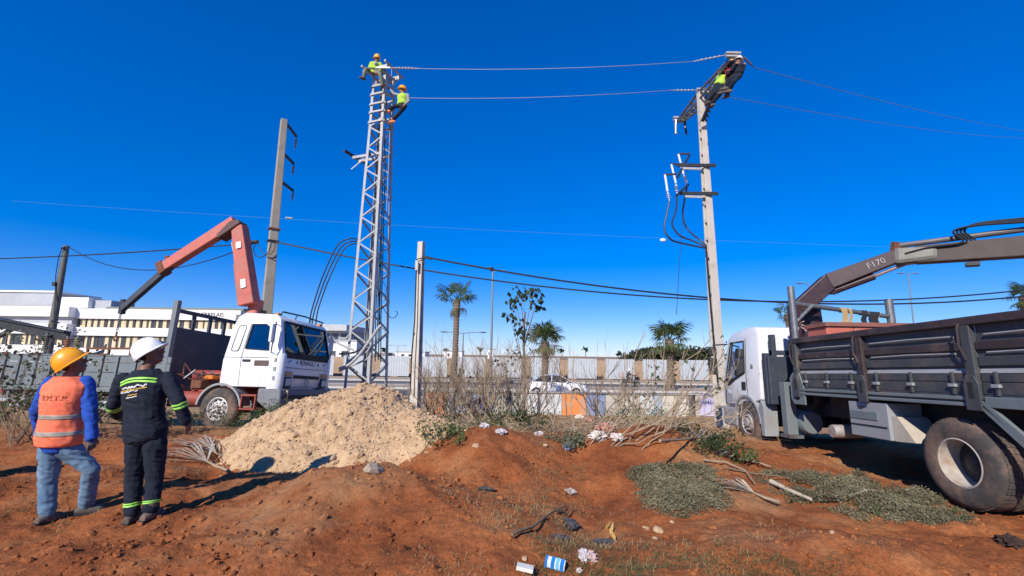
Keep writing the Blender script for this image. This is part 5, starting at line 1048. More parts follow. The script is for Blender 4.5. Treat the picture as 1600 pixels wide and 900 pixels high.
# bed
BX0, BX1 = -7.6, -1.5
MB().box(BX0, BX1, -1.22, 1.22, 0.98, 1.06).build('bed_floor', M_bedg, lt, 0)
for s in (-1, 1):
    y0, y1 = sorted((s * 1.19, s * 1.24)); k = 0
    for x0 in np.arange(BX0, BX1 - 0.5, 1.038):
        for (z0, z1) in ((1.0, 1.36), (1.372, 1.62), (1.632, 1.80)): MB().box(x0 + 0.006, x0 + 1.03, y0, y1, z0, z1).build('side_board', M_bedg, lt, 0, bevel=0.006)
        yo = sorted((s * 1.24, s * 1.285))
        MB().box(x0 - 0.05, x0 + 0.05, yo[0], yo[1], 0.98, 1.85).build('stake', M_bedg, lt, 0, bevel=0.008)
        MB().box(x0 + 0.47, x0 + 0.53, yo[0], yo[1] - 0.01 * s if s > 0 else yo[1], 1.0, 1.80).build('rib', M_bedg, lt, 0, bevel=0.006)
        MB().box(x0 - 0.07, x0 + 0.07, min(s * 1.20, s * 1.30), max(s * 1.20, s * 1.30), 1.80, 1.87).build('latch', M_rust, lt, 0, bevel=0.01)
    MB().box(BX0, BX1, *sorted((s * 1.18, s * 1.26)), 1.80, 1.835).build('top_rail', M_bedg, lt, 0, bevel=0.006)
    MB().box(BX0, BX1, *sorted((s * 1.1, s * 1.25)), 0.86, 0.98).build('bed_sill', M_bedg, lt, 0, bevel=0.006)
    for z in (0.42, 0.56): MB().box(-3.6, -1.75, *sorted((s * 1.18, s * 1.21)), z, z + 0.07).build('side_guard', mat('alloy', (0.6, 0.6, 0.6), 0.4, 0.5, var=0.1), lt, 0)
    for z in (0.42, 0.56): MB().box(-7.5, -5.2, *sorted((s * 1.18, s * 1.21)), z, z + 0.07).build('side_guard', MAT['alloy'], lt, 0)
    for x in (-3.5, -2.7, -1.85, -7.3, -6.3, -5.4): MB().box(x - 0.04, x + 0.04, *sorted((s * 1.13, s * 1.18)), 0.42, 0.9).build('guard_bracket', M_steel, lt, 0)
    MB().box(-1.62, -1.48, *sorted((s * 1.12, s * 1.25)), 0.9, 3.34).build('headboard_post', M_bedg, lt, 0, bevel=0.01)
MB().box(-1.58, -1.52, -1.12, 1.12, 1.06, 2.62).build('headboard', M_navy, lt, 0)
MB().box(-1.59, -1.51, -1.12, 1.12, 3.02, 3.12).build('headboard_rail', M_navy, lt, 0)
for y in (-0.55, 0.05, 0.62): MB().box(-1.58, -1.52, y - 0.05, y + 0.05, 2.62, 3.02).build('headboard_bar', M_navy, lt, 0)
# crane
cb = LL((-7.62, 13.4, 0)); cx, cy = cb.x, cb.y
MB().box(cx - 0.3, cx + 0.3, -0.6, 0.6, 0.98, 1.5).build('crane_base', M_redc, lt, 0, bevel=0.03)
p_top = LL((-8.18, 13.43, 5.42)); p_low = LL((-7.66, 13.40, 3.12))
MB().loft([((cx - 0.02, cy, 1.5), (0.24, 0, 0), (0, 0.24, 0)), ((cx - 0.02, cy, 2.6), (0.21, 0, 0), (0, 0.21, 0)), ((cx, cy, 3.6), (0.17, 0, 0), (0, 0.17, 0))], 16, 3).build('crane_column', M_red, lt, 40)
for y in (-0.12, -0.04, 0.04, 0.12): MB().tube([(cx + 0.24, cy + y, 2.2), (cx + 0.26, cy + y, 3.3)], 0.022, 6).build('hose', M_cable, lt)
d_ = (p_top - p_low).normalized()
MB().bar(p_low - d_ * 0.05, p_top, 0.36, 0.50, (1, 0, 0), 0.32, 0.36).build('main_boom', M_red, lt, 0, bevel=0.03)
nn = d_.cross(V((0, 1, 0))).normalized()
if nn.x > 0: nn = -nn
MB().bar(p_low + nn * 0.25 + d_ * 0.1, p_low + nn * 0.24 + d_ * 1.25, 0.17, 0.15, (1, 0, 0)).build('lift_cylinder', M_red, lt, 0, bevel=0.05)
MB().tube([p_low + nn * 0.24 + d_ * 1.2, p_top + nn * 0.30 - d_ * 0.42], 0.035, 8).build('piston_rod', M_galv, lt)
for q, hgt in ((0.55, 0.26), (1.72, 0.2)):
    c = p_low + d_ * q - nn * 0.02; MB().bar(c - V((0, 0.195, 0)), c - V((0, 0.187, 0)), 0.16, hgt, d_).build('sticker', mat('sticker_white', (0.75, 0.73, 0.68), 0.6), lt, 0)
k0 = LL((-8.42, 13.46, 5.50)); k1 = LL((-10.47, 13.70, 4.20)); k2 = LL((-11.75, 13.90, 2.95)); e_ = (k1 - k0).normalized()
MB().bar(k0 - e_ * 0.12, k1, 0.26, 0.36, V((0, 0, 1)), 0.24, 0.30).build('outer_boom', M_red, lt, 0, bevel=0.03)
MB().prism([(p_top.x - 0.52, p_top.z - 0.42), (p_top.x + 0.14, p_top.z + 0.05), (p_top.x + 0.05, p_top.z + 0.16), (p_top.x - 0.20, p_top.z + 0.12), (p_top.x - 0.56, p_top.z - 0.30)], p_top.y - 0.2, p_top.y + 0.2).build('knuckle', mat('knuckle_dark', (0.09, 0.04, 0.035), 0.6, var=0.3), lt, 0, bevel=0.02)
MB().bar(k1 - e_ * 0.5 + V((0, 0, -0.01)), k2, 0.16, 0.21, V((0, 0, 1)), 0.14, 0.18).build('extension', mat('boom_grey', (0.07, 0.075, 0.085), 0.5, 0.2, var=0.25, scale=5), lt, 0, bevel=0.015)
MB().bar(k1 - e_ * 0.05, k1 + e_ * 0.16, 0.30, 0.40, V((0, 0, 1))).build('boom_collar', M_rust, lt, 0, bevel=0.02)
MB().box(k1.x + 0.02, k1.x + 0.12, k1.y - 0.1, k1.y + 0.1, k1.z + 0.2, k1.z + 0.34).build('valve', M_rust, lt, 0)
MB().bar(k0 - e_ * 0.6 * -1 + V((0, -0.02, 0.2)), k1 + V((0, -0.02, 0.19)), 0.06, 0.04).build('hose_track', M_redc, lt, 0)
MB().bar(k2 + V((0, 0, -0.16)), k2 + V((0, 0, 0.28)), 0.14, 0.12, (1, 0, 0)).build('boom_tip', M_dark, lt, 0)
hk = MB(); z = k2.z - 0.15
for i in range(11): hk.lathe([(0.028, -0.012), (0.04, 0), (0.028, 0.012), (0.016, 0), (0.028, -0.012)], (k2.x - 0.02, k2.y, z - 0.05 * i), 'X' if i % 2 else 'Y', 10)
hk.build('chain', M_steel, lt)
MB().tube([(k2.x - 0.02, k2.y, z - 0.55), (k2.x - 0.02, k2.y, z - 0.68), (k2.x + 0.05, k2.y, z - 0.76), (k2.x - 0.03, k2.y, z - 0.82), (k2.x - 0.1, k2.y, z - 0.74)], 0.026, 8).build('hook', M_rust, lt)

# scrap lying in the left bed (own things)
def LW(p): return LI.inverted() @ V(p)
rb = empty('steel_beam', (0, 0, 0), 'dark steel beam slanting across the scrap in the lorry bed', 'beam')
MB().bar(at(-40, 497, 13.2), at(106, 526, 13.4), 0.14, 0.26).build('web', M_dark, rb, 0); MB().bar(at(-40, 490, 13.2), at(106, 519, 13.4), 0.26, 0.04).build('flange', M_dark, rb, 0)
MB().bar(at(-10, 530, 13.3), at(27, 510, 13.3), 0.1, 0.1).build('strut', M_dark, rb, 0)
def coil_post(px, py0, py1, Y, r, m, label):
    a, c = at(px, py0, Y), at(px, py1, Y); o = empty('insulator_post', (a.x, a.y, c.z), label, 'insulator', 'insulators among the scrap'); h_ = a.z - c.z; n_ = max(4, int(h_ / 0.055))
    pr = [(0.001, 0)]
    for i in range(n_): z0 = h_ * i / n_; dz = h_ / n_; pr += [(r * 0.62, z0), (r, z0 + dz * 0.3), (r, z0 + dz * 0.55), (r * 0.62, z0 + dz * 0.85)]
    pr += [(r * 0.6, h_), (0.001, h_)]
    MB().lathe(pr, (0, 0, 0), 'Z', 14).build('shed_stack', m, o, 40); MB().lathe([(0.001, h_), (r * 0.4, h_), (r * 0.4, h_ + 0.06), (0.001, h_ + 0.06)], (0, 0, 0), 'Z', 10).build('cap', M_steel, o)
    MB().lathe([(0.001, -0.65), (r * 0.5, -0.65), (r * 0.5, 0), (0.001, 0)], (0, 0, 0), 'Z', 10).build('stem', M_steel, o)
coil_post(74, 523, 546, 13.2, 0.075, mat('ribbed_grey', (0.13, 0.14, 0.11), 0.5, var=0.3), 'grey ribbed insulator post below the leaning street pole')
coil_post(106, 528, 548, 13.1, 0.085, mat('ribbed_brown', (0.33, 0.15, 0.08), 0.4, var=0.3), 'brown ribbed insulator behind the orange helmet')
coil_post(122, 527, 545, 13.2, 0.075, mat('ribbed_olive', (0.30, 0.27, 0.13), 0.45, var=0.3), 'olive ribbed insulator right of the brown one in the scrap')
tb = empty('transformer_tank', LW((-3.1, 0.0, 1.06)), 'grey transformer tank with rusty frame in the lorry bed', 'transformer', None, TLR)
MB().box(-0.32, 0.32, -0.3, 0.3, 0, 1.08).build('tank', M_plas, tb, 0, bevel=0.03); MB().box(-0.36, 0.36, -0.34, 0.34, 1.08, 1.14).build('lid', M_steel, tb, 0)
for i in range(3): MB().lathe([(0.05, 1.14), (0.07, 1.18), (0.04, 1.2), (0.065, 1.24), (0.03, 1.27), (0.001, 1.3)], (-0.2 + 0.2 * i, 0, 0), 'Z', 12).build('bushing', M_insd, tb)
for i in range(7): MB().box(-0.3 + 0.09 * i, -0.27 + 0.09 * i, -0.42, -0.3, 0.1, 1.0).build('cooling_fin', M_plas, tb, 0)
rk = empty('rusty_rack', LW((-3.5, -0.7, 1.06)), 'rusty steel frame leaning on the lorry side', 'frame', None, TLR)
for x in (-1.1, -0.4, 0.3, 0.9): MB().bar((x, 0, 0), (x, 0.05, 1.0), 0.05).build('upright', M_rust, rk, 0)
for z in (0.55, 0.98): MB().bar((-1.1, 0.02, z), (0.95, 0.05, z + 0.02), 0.06).build('crossbar', M_rust, rk, 0)
MB().bar((0.5, 0.2, 0.0), (0.75, 0.25, 1.28), 0.12, 0.03).build('bent_plate', M_bedg, rk, 0); MB().bar((0.75, 0.25, 1.28), (1.05, 0.3, 0.92), 0.12, 0.03).build('bent_plate', M_rust, rk, 0)
rg = random.Random(11)
for i in range(11):
    a = LW((-6.9 + 0.42 * i, rg.uniform(-0.7, 0.5), 1.3 + rg.random() * 0.5)); p = [a]
    d = V((rg.uniform(-1, 1), rg.uniform(-0.3, 0.3), rg.uniform(0.0, 0.6))).normalized()
    for k in range(4): p.append(p[-1] + d * rg.uniform(0.2, 0.42)); d = (d + V((rg.uniform(-0.5, 0.5), rg.uniform(-0.2, 0.2), rg.uniform(-0.55, 0.2)))).normalized()
    tag(MB().tube(p, rg.uniform(0.014, 0.03), 6).build('bent_rod', rg.choice([M_rust, M_steel, M_dark, M_plas])), 'bent rod tangled in the scrap above the lorry side, %s from the left' % ORD[i], 'rod', 'bent rods in the scrap')
for i in range(9):
    p = LW((-6.6 + 0.46 * i, rg.uniform(-0.6, 0.6), 1.06)); b = MB(); hh = rg.uniform(0.6, 0.95)
    b.box(-0.16, 0.16, -0.12, 0.12, 0, hh * 0.7).box(-0.1, 0.12, -0.1, 0.1, hh * 0.7, hh).bar((-0.2, 0, hh * 0.8), (0.25, 0.05, hh * 1.1), 0.05)
    o = b.build('scrap_fitting', rg.choice([M_rust, M_dark, M_steel, M_insd]), None, 0, bevel=0.02); o.location = p; o.rotation_euler = (rg.uniform(-0.2, 0.2), rg.uniform(-0.3, 0.3), rg.uniform(0, 3)); tag(o, 'scrap switchgear fitting heaped in the lorry bed, %s from the left' % ORD[i], 'scrap', 'scrap fittings in the bed')

# ---- right lorry with plum crane
TR = V((6.6, 5.79, -0.01)); RM = Matrix.Translation(TR) @ Matrix.Rotation(R(90), 4, 'Z') @ Matrix.Rotation(R(2.3), 4, 'Y'); RI = RM.inverted()
rt = empty('dropside_lorry', TR, 'off white lorry with dark grey dropside bed and plum folding crane at right', 'lorry', None, 0, (0, R(2.3), R(90)))
def RL(p): return RI @ V(p)
prof = [(4.42, 1.02), (5.72, 0.80), (6.12, 0.80), (6.20, 1.1), (6.17, 1.45), (5.86, 2.42), (5.66, 2.56), (4.9, 2.66), (4.52, 2.62), (4.42, 2.5)]
cab2 = tumble(MB().prism(prof, -1.17, 1.17), 1.5, 2.6, 0.05).build('cab', M_cabg, rt, 30, bevel=0.05)
cut(cab2, [tumble(MB().prism([(4.5, 1.1), (6.0, 1.0), (6.05, 1.45), (5.78, 2.36), (5.6, 2.46), (4.56, 2.5)], -1.09, 1.09), 1.5, 2.6, 0.05),
           MB().prism([(5.06, 1.62), (5.55, 1.46), (5.98, 1.46), (5.70, 2.34), (5.06, 2.34)], -1.4, 1.4),
           MB().box(5.6, 6.6, -1.0, 1.0, 1.55, 2.34)])
MB().hexa([(6.14, -1.03, 1.5), (6.15, -1.03, 1.5), (6.15, 1.03, 1.5), (6.14, 1.03, 1.5), (5.88, -0.98, 2.36), (5.89, -0.98, 2.36), (5.89, 0.98, 2.36), (5.88, 0.98, 2.36)]).build('windscreen', M_screen, rt, 0)
for s in (-1, 1):
    def yz(z): return s * (1.168 * (1 - 0.05 * max(0, (z - 1.5) / 1.1)))
    pts = [(5.06, 1.62), (5.55, 1.46), (5.98, 1.46), (5.70, 2.34), (5.06, 2.34)]
    MB().add([(x, yz(z) - 0.02 * s, z) for x, z in pts], [tuple(range(5))]).build('side_window', M_side, rt, 0)
    MB().tube([(x, yz(z) + 0.004 * s, z) for x, z in pts + pts[:1]], 0.022, 6, False).build('window_seal', M_black, rt)
    MB().prism([(5.50, 1.46), (6.02, 1.46), (5.86, 1.30), (5.70, 1.36)], *sorted((s * 1.165, s * 1.19))).build('window_corner_trim', M_black, rt, 0)
    MB().prism([(5.90, 1.36), (6.06, 1.42), (6.12, 1.28), (5.98, 1.18)], *sorted((s * 1.165, s * 1.187))).build('corner_trim', M_plas, rt, 0)
    MB().tube([(4.98, yz(2.4) + 0.004 * s, 2.4), (4.98, s * 1.172, 1.5), (4.95, s * 1.172, 1.12)], 0.007, 4).build('door_gap', M_dark, rt)
    MB().tube([(5.98, s * 1.172, 1.4), (6.06, s * 1.172, 0.86), (5.6, s * 1.172, 0.86)], 0.014, 5).build('door_gap', M_dark, rt)
    MB().box(5.02, 5.2, *sorted((s * 1.165, s * 1.19)), 1.22, 1.40).build('door_handle', M_black, rt, 0, bevel=0.03)
    MB().box(4.66, 4.76, *sorted((s * 1.15, s * 1.172)), 1.72, 1.80).build('side_marker', M_plas, rt, 0, bevel=0.01)
    fender(rt, 5.03, 0.5, 0.56, *sorted((s * 0.9, s * 1.21)), 12, 178, M_plas)
    MB().tube([(5.88, s * 1.12, 2.32), (6.02, s * 1.45, 2.30)], 0.02, 6).build('mirror_arm', M_black, rt)
    MB().box(5.96, 6.08, *sorted((s * 1.36, s * 1.56)), 2.02, 2.26).build('mirror', M_black, rt, 0, bevel=0.04)
    MB().box(5.96, 6.08, *sorted((s * 1.36, s * 1.58)), 1.56, 1.98).build('mirror', M_black, rt, 0, bevel=0.04)
    wheel(rt, 5.03, s * 1.05, 0.5, 0.27, s, 'front', M_tyre2, M_rimg)
    wheel(rt, 0, s * 1.03, 0.52, 0.28, s, 'rear', M_tyre2, mat('rear_rim', (0.42, 0.385, 0.34), 0.7, var=0.2, scale=8, dirt=(0.28, 0.17, 0.11), dirt_amt=0.45)); wheel(rt, 0, s * 0.70, 0.52, 0.28, s, 'rear', M_tyre2, M_rimg)
    MB().prism([(4.30, 0.28), (4.42, 0.28), (4.50, 0.85), (4.38, 1.02), (4.28, 0.9)], *sorted((s * 0.9, s * 1.2))).build('mudflap', M_plas, rt, 0, bevel=0.01)
    MB().box(5.55, 6.28, *sorted((s * 0.85, s * 1.18)), 0.34, 0.79).build('bumper_end', M_plas, rt, 0, bevel=0.05)
MB().box(6.1, 6.3, -1.0, 1.0, 0.36, 0.8).build('bumper', M_plas, rt, 0, bevel=0.04)
dk = mat('decal_grey', (0.30, 0.30, 0.31), 0.6)
dc = empty('x', (0, 0, 0), 'x', 'x'); bpy.data.objects.remove(dc)
MB().prism([(5.72, 1.08), (5.92, 1.08), (5.92, 1.24), (5.72, 1.24)], 1.171, 1.173).build('decal', dk, rt, 0)
for (a0, b0, a1, b1) in ((5.74, 1.10, 5.83, 1.22), (5.86, 1.12, 5.91, 1.22)): MB().prism([(a0, b0), (a1, b0 + 0.02), (a1, b1), (a0 + 0.02, b1)], 1.173, 1.176).build('decal_mark', M_cabg, rt, 0)
for i, z in enumerate((1.03, 0.98, 0.93)): MB().prism([(5.72, z), (5.92, z), (5.92, z + 0.025), (5.72, z + 0.025)], 1.171, 1.174).build('decal_line', dk, rt, 0)
MB().box(5.0, 5.9, -1.0, 1.0, 1.1, 1.5).build('dashboard', M_seat, rt, 0)
for y in (0.55, -0.55): MB().box(4.7, 5.1, y - 0.25, y + 0.25, 1.1, 1.3).box(4.6, 4.76, y - 0.25, y + 0.25, 1.3, 2.1).build('seat', M_seat, rt, 0, bevel=0.05)
MB().lathe([(0.2, -0.015), (0.22, 0), (0.2, 0.015), (0.18, 0), (0.2, -0.015)], (0, 0, 0), 'Z', 18).build('steering_wheel', M_black, rt).matrix_basis = Matrix.Translation((5.5, 0.55, 1.62)) @ Matrix.Rotation(R(-35), 4, 'Y')
for y in (-0.42, 0.42): MB().box(-2.6, 5.9, y - 0.05, y + 0.05, 0.78, 1.05).build('chassis_beam', M_chas, rt, 0)
for x in (0, 5.03): MB().tube([(x, -0.95, 0.5), (x, 0.95, 0.5)], 0.09, 10).build('axle', M_chas, rt)
MB().box(-2.5, 3.0, -0.95, 0.62, 0.84, 1.21).build('underbed_shade_block', M_chas, rt, 0); MB().box(1.9, 3.2, -1.1, -0.5, 0.45, 1.0).build('fuel_tank', M_chas, rt, 0, bevel=0.05)  # first box: dark block added to deepen the shade under the bed
# guard behind the cab
MB().box(4.05, 4.30, 0.35, 1.14, 0.95, 1.95).build('intake_box', M_navy, rt, 0, bevel=0.02)
for y, z1 in ((1.12, 2.02), (0.95, 2.42), (0.55, 2.3)): MB().box(4.12, 4.24, y - 0.05, y + 0.05, 0.95, z1).build('guard_post', M_navy, rt, 0, bevel=0.01)
MB().box(4.13, 4.22, 0.45, 1.0, 1.98, 2.08).build('guard_rail', M_navy, rt, 0)
MB().lathe([(0.001, -0.3), (0.2, -0.3), (0.22, -0.26), (0.22, 0.26), (0.2, 0.3), (0.001, 0.3)], (3.6, 0.8, 0.66), 'X', 18).build('air_tank', M_bedg, rt)
MB().lathe([(0.001, 0), (0.1, 0), (0.11, 0.03), (0.11, 0.5), (0.1, 0.52), (0.001, 0.52)], (2.3, 0.6, 0.62), 'Y', 14).build('silencer_end', M_rimg, rt)
# bed
X0, X1 = -2.7, 2.98
MB().box(X0, X1, -1.2, 1.2, 1.22, 1.34).build('bed_floor', M_bedd, rt, 0)
posts = [2.96, 1.31, -0.40, -2.1]
for s in (1, -1):
    def yy(a, b_): return sorted((s * a, s * b_))
    for i, xp in enumerate(posts):
        MB().box(xp - 0.06, xp + 0.06, *yy(1.16, 1.245), 1.16, 2.24).build('side_post', M_bedp if i % 2 else M_bedd, rt, 0, bevel=0.01)
        MB().prism([(xp - 0.09, 1.16), (xp + 0.09, 1.16), (xp + 0.09, 1.46), (xp + 0.05, 1.56), (xp - 0.05, 1.56), (xp - 0.09, 1.46)], *yy(1.25, 1.268)).build('hinge_plate', M_bedd, rt, 0, bevel=0.006)
        MB().box(xp - 0.028, xp + 0.028, *yy(1.269, 1.274), 1.30, 1.48).build('hinge_slot', M_black, rt, 0)
        MB().tube([(xp + 0.05, s * 1.25, 2.16), (xp + 0.02, s * 1.30, 2.12), (xp + 0.03, s * 1.30, 1.9), (xp, s * 1.27, 1.74)], 0.014, 6).build('latch', M_bedp, rt)
    ends = posts + [X0]
    for i in range(len(posts) - 1 if X0 > -2.2 else len(posts)):
        xa, xb = ends[i + 1] + (0.07 if i < len(posts) - 1 else 0), ends[i] - 0.07
        MB().box(xa, xb, *yy(1.16, 1.175), 1.36, 2.14).build('side_sheet', M_bedd, rt, 0)
        for (z0, z1, dp, m_) in ((1.345, 1.478, 1.205, M_bedd), (1.484, 1.585, 1.20, M_bedd), (1.665, 1.775, 1.205, M_bedd), (1.85, 1.945, 1.21, M_bedp)): MB().box(xa, xb, *yy(1.176, dp), z0, z1).build('side_board', m_, rt, 0, bevel=0.008)
        MB().prism([(s * 1.176, 1.585), (s * 1.205, 1.585), (s * 1.176, 1.64)], xa, xb, 'X').build('ledge', M_plas, rt, 0)
        for z in (1.815, 2.02): MB().tube([(xa + 0.12, s * 1.20, z), ((xa + xb) / 2, s * 1.21, z + 0.008), (xb - 0.12, s * 1.20, z)], 0.013, 6).build('lashing_rod', M_plas, rt)
        for q in (0.12, 0.5, 0.88):
            x = xa + (xb - xa) * q
            MB().box(x - 0.018, x + 0.018, *yy(1.206, 1.235), 1.33, 1.60).build('hinge_strap', M_bedd, rt, 0, bevel=0.006); MB().box(x - 0.04, x + 0.05, *yy(1.206, 1.25), 1.42, 1.46).build('hinge_lug', M_plas, rt, 0, bevel=0.006)
    MB().box(X0, X1, *yy(1.15, 1.25), 2.14, 2.24).build('top_rail', M_bedp, rt, 0, bevel=0.012)
    for z in (1.20, 1.27): MB().box(-0.35, X1 - 0.05, *yy(1.19, 1.235), z, z + 0.045).build('sill_rail', M_bedg, rt, 0, bevel=0.008)
    for o_ in (0, -0.09): MB().bar((-0.37 + o_, s * 1.212, 1.29 if o_ == 0 else 1.25), (-0.88 + o_, s * 1.212, 0.80), 0.05, 0.05).bar((-0.88 + o_, s * 1.212, 0.82), (-0.92 + o_, s * 1.212, 0.55), 0.05, 0.05).build('wing_stay', M_bedg, rt, 0)
    MB().box(X0, -0.5, *yy(1.19, 1.235), 1.2, 1.32).build('sill_rail', M_bedg, rt, 0, bevel=0.008)
MB().box(X1 - 0.04, X1, -1.14, 1.14, 1.34, 2.2).build('front_board', M_bedp, rt, 0)
MB().box(X0 - 0.05, X0, -1.2, 1.2, 1.34, 2.2).build('tailboard', M_bedd, rt, 0)
# tool box under the bed
MB().box(0.95, 1.72, 0.70, 1.2, 0.64, 1.16).build('tool_box', M_plas, rt, 0, bevel=0.012)
MB().box(1.14, 1.70, 1.2, 1.212, 0.90, 1.02).build('box_lid', M_bedg, rt, 0, bevel=0.005)
MB().box(0.99, 1.70, 1.2, 1.206, 0.80, 0.825).build('box_slot', M_black, rt, 0)
MB().box(1.40, 1.48, 1.2, 1.22, 1.07, 1.09).build('box_handle', M_black, rt, 0)
MB().prism([(0.60, 0.66), (0.94, 0.64), (0.94, 0.98), (0.86, 0.98)], 0.72, 1.15).build('splash_plate', mat('beige_plate', (0.46, 0.40, 0.32), 0.8, var=0.15), rt, 0)
# stabiliser leg and bracket
ox = RL((5.4, 9.32, 0)).x
MB().box(ox - 0.09, ox + 0.09, 1.0, 1.2, 0.42, 1.42).build('stabiliser_leg', M_bedg, rt, 0, bevel=0.01)
MB().box(ox - 0.16, ox + 0.16, 0.95, 1.22, 0.36, 0.42).build('stabiliser_foot', M_steel, rt, 0)
MB().box(ox - 0.10, ox + 0.10, -1.1, 1.0, 1.0, 1.2).build('stabiliser_beam', M_plum, rt, 0)
br = MB().prism([(2.78, 1.02), (3.12, 1.02), (3.2, 1.12), (3.2, 1.5), (3.1, 1.6), (2.9, 1.6), (2.78, 1.3)], 1.20, 1.225).build('bracket_plate', M_bedg, rt, 0, bevel=0.006)
for z in (1.15, 1.36): MB().lathe([(0.055, 0), (0.055, 0.004), (0.001, 0.004)], (3.0, 1.225, z), 'Y', 14).build('bracket_hole', M_black, br)
MB().box(2.99, 3.16, 1.02, 1.17, 1.3, 2.9).build('crane_side_plate', M_plum, rt, 0, bevel=0.01)
# rack over the front of the bed
pn, pf = RL((5.45, 8.85, 1.3)), RL((7.75, 9.35, 1.3))
MB().tube([(pn.x, pn.y, 1.4), (pn.x, pn.y, 3.26)], 0.062, 12).build('rack_post', M_steel, rt); MB().tube([(pf.x, pf.y, 1.4), (pf.x, pf.y, 3.12)], 0.075, 12).build('rack_post', M_steel, rt)
MB().tube([(pn.x, pn.y, 2.93), (pf.x, pf.y, 2.76)], 0.045, 10).build('rack_bar', M_steel, rt)
MB().tube([(pn.x, pn.y - 0.02, 2.55), (pn.x + 0.05, pn.y - 0.42, 2.9)], 0.035, 8).build('rack_brace', M_steel, rt)
MB().prism([(pf.y - 0.02, 2.2), (pf.y - 0.16, 2.2), (pf.y - 0.02, 2.7)], pf.x - 0.02, pf.x + 0.02, 'X').build('rack_gusset', M_dark, rt, 0)
def strap(t, w, m, drop, label):
    a = V((pn.x, pn.y, 2.93)).lerp(V((pf.x, pf.y, 2.76)), t); P = RM @ a
    e = empty('lashing_strap', P, label, 'strap', 'straps over the rack bar'); b = MB(); prev = None
    ring = []
    for i in range(9):
        z = 0.05 - drop * i / 8.0; wob = 0.02 * math.sin(i * 1.3 + t * 9)
        ring.append([(-w / 2 + wob, -0.055 - 0.01 * math.sin(i), z), (w / 2 + wob, -0.055 - 0.012 * math.cos(i), z - 0.01), (w / 2 + wob, -0.046 - 0.012 * math.cos(i), z - 0.01), (-w / 2 + wob, -0.046 - 0.01 * math.sin(i), z)])
    b.rings(ring); b.build('webbing', m, e, 40)
    MB().tube([(-w / 2, 0, 0), (w / 2, 0, 0)], 0.052, 10).build('loop', m, e)
strap(0.50, 0.12, M_strap, 0.52, 'wide tan strap hanging over the rack bar above the red chest'); strap(0.56, 0.06, M_strap, 0.5, 'narrow tan strap right of the wide one on the rack bar')
strap(0.70, 0.11, M_dark, 0.42, 'black strap hanging from the middle of the rack bar'); strap(0.80, 0.2, M_dark, 0.4, 'broad black strap near the far rack post')
strap(0.83, 0.10, M_strap, 0.44, 'tan strap end nearest the far rack post')
rc = empty('red_chest', RM @ V((2.45, 0.35, 1.34)), 'open red steel chest at the front of the dropside bed', 'chest', None, 0, (0, R(2.3), R(90)))
mrc = mat('chest_red', (0.48, 0.13, 0.085), 0.6, var=0.15, scale=4, dirt=(0.4, 0.25, 0.18), dirt_amt=0.35)
for i in range(3): MB().box(-0.26, 0.26, -0.72 + 0.49 * i + 0.005, -0.23 + 0.49 * i - 0.005, 0, 1.06).build('panel', mrc, rc, 0, bevel=0.012)
MB().box(-0.3, 0.3, -0.76, 0.78, 1.06, 1.13).build('rim', mat('chest_rim', (0.26, 0.10, 0.07), 0.6), rc, 0)
rope = empty('rope_bundle', RM @ V((3.02, 1.05, 2.5)), 'frayed pale rope tied at the near rack post', 'rope'); rg = random.Random(3)
for i in range(14):
    d = V((rg.uniform(-0.5, 0.5), rg.uniform(-1, 0.4), rg.uniform(-0.9, 0.7))); MB().tube([(0, 0, 0), d * 0.1, d * 0.2 + V((0, 0, -0.04))], 0.008, 5).build('strand', mat('rope', (0.62, 0.42, 0.34), 0.9), rope)
# crane
q0 = RL((6.15, 9.45, 1.0)); MB().loft([((q0.x, q0.y, 1.0), (0.26, 0, 0), (0, 0.26, 0)), ((q0.x, q0.y, 2.2), (0.22, 0, 0), (0, 0.22, 0)), ((q0.x, q0.y, 2.95), (0.18, 0, 0), (0, 0.2, 0))], 14, 3).build('crane_column', M_plum, rt, 40)
a0, a1, a2 = RL(at(1247, 484, 9.3)), RL(at(1294, 441, 9.2)), RL(at(1398, 402, 8.7)); a3 = RL(at(1600, 386, 7.62)); a4 = a3 + (a3 - a2) * 1.4
for p, q, w_, h_, h2 in ((a0, a1, 0.26, 0.32, 0.32), (a1, a2, 0.26, 0.32, 0.25)): MB().bar(p, q + (q - p).normalized() * 0.03, w_, h_, V((0, 0, 1)), w_, h2).build('main_boom', M_plum, rt, 0, bevel=0.02)
d12 = (a2 - a1).normalized()
MB().tube([a1 + V((0, 0, -0.215)) + d12 * 0.04, a1 + V((0, 0, -0.215)) + d12 * 0.8], 0.07, 10).build('knuckle_cylinder', M_plum, rt)
MB().bar(a1 + V((0, 0, -0.1)) + d12 * 0.06, a1 + V((0, 0, -0.27)) + d12 * 0.08, 0.16, 0.12).build('cylinder_lug', M_plum, rt, 0); MB().tube([a1 + V((0, 0, -0.215)) + d12 * 0.78, a2 + V((0, 0, -0.20)) + d12 * 0.16], 0.032, 8).build('piston_rod', mat('rod_mauve', (0.35, 0.25, 0.25), 0.35, 0.4), rt)
d34 = (a4 - a2).normalized()
MB().bar(a2 - d34 * 0.02, a2 + d34 * 0.62, 0.32, 0.34, V((0, 0, 1)), 0.32, 0.26).build('knuckle', mat('knuckle_grey', (0.20, 0.195, 0.165), 0.55, 0.1, var=0.25, scale=4), rt, 0, bevel=0.08)
MB().bar(a2 + d34 * 0.3, a4, 0.24, 0.32, V((0, 0, 1)), 0.24, 0.42).build('outer_boom', mat('boom_brown', (0.062, 0.042, 0.035), 0.6, 0.05, var=0.3, scale=4, dirt=(0.035, 0.025, 0.022), dirt_amt=0.4), rt, 0, bevel=0.02)
up = V((0, 0, 1))
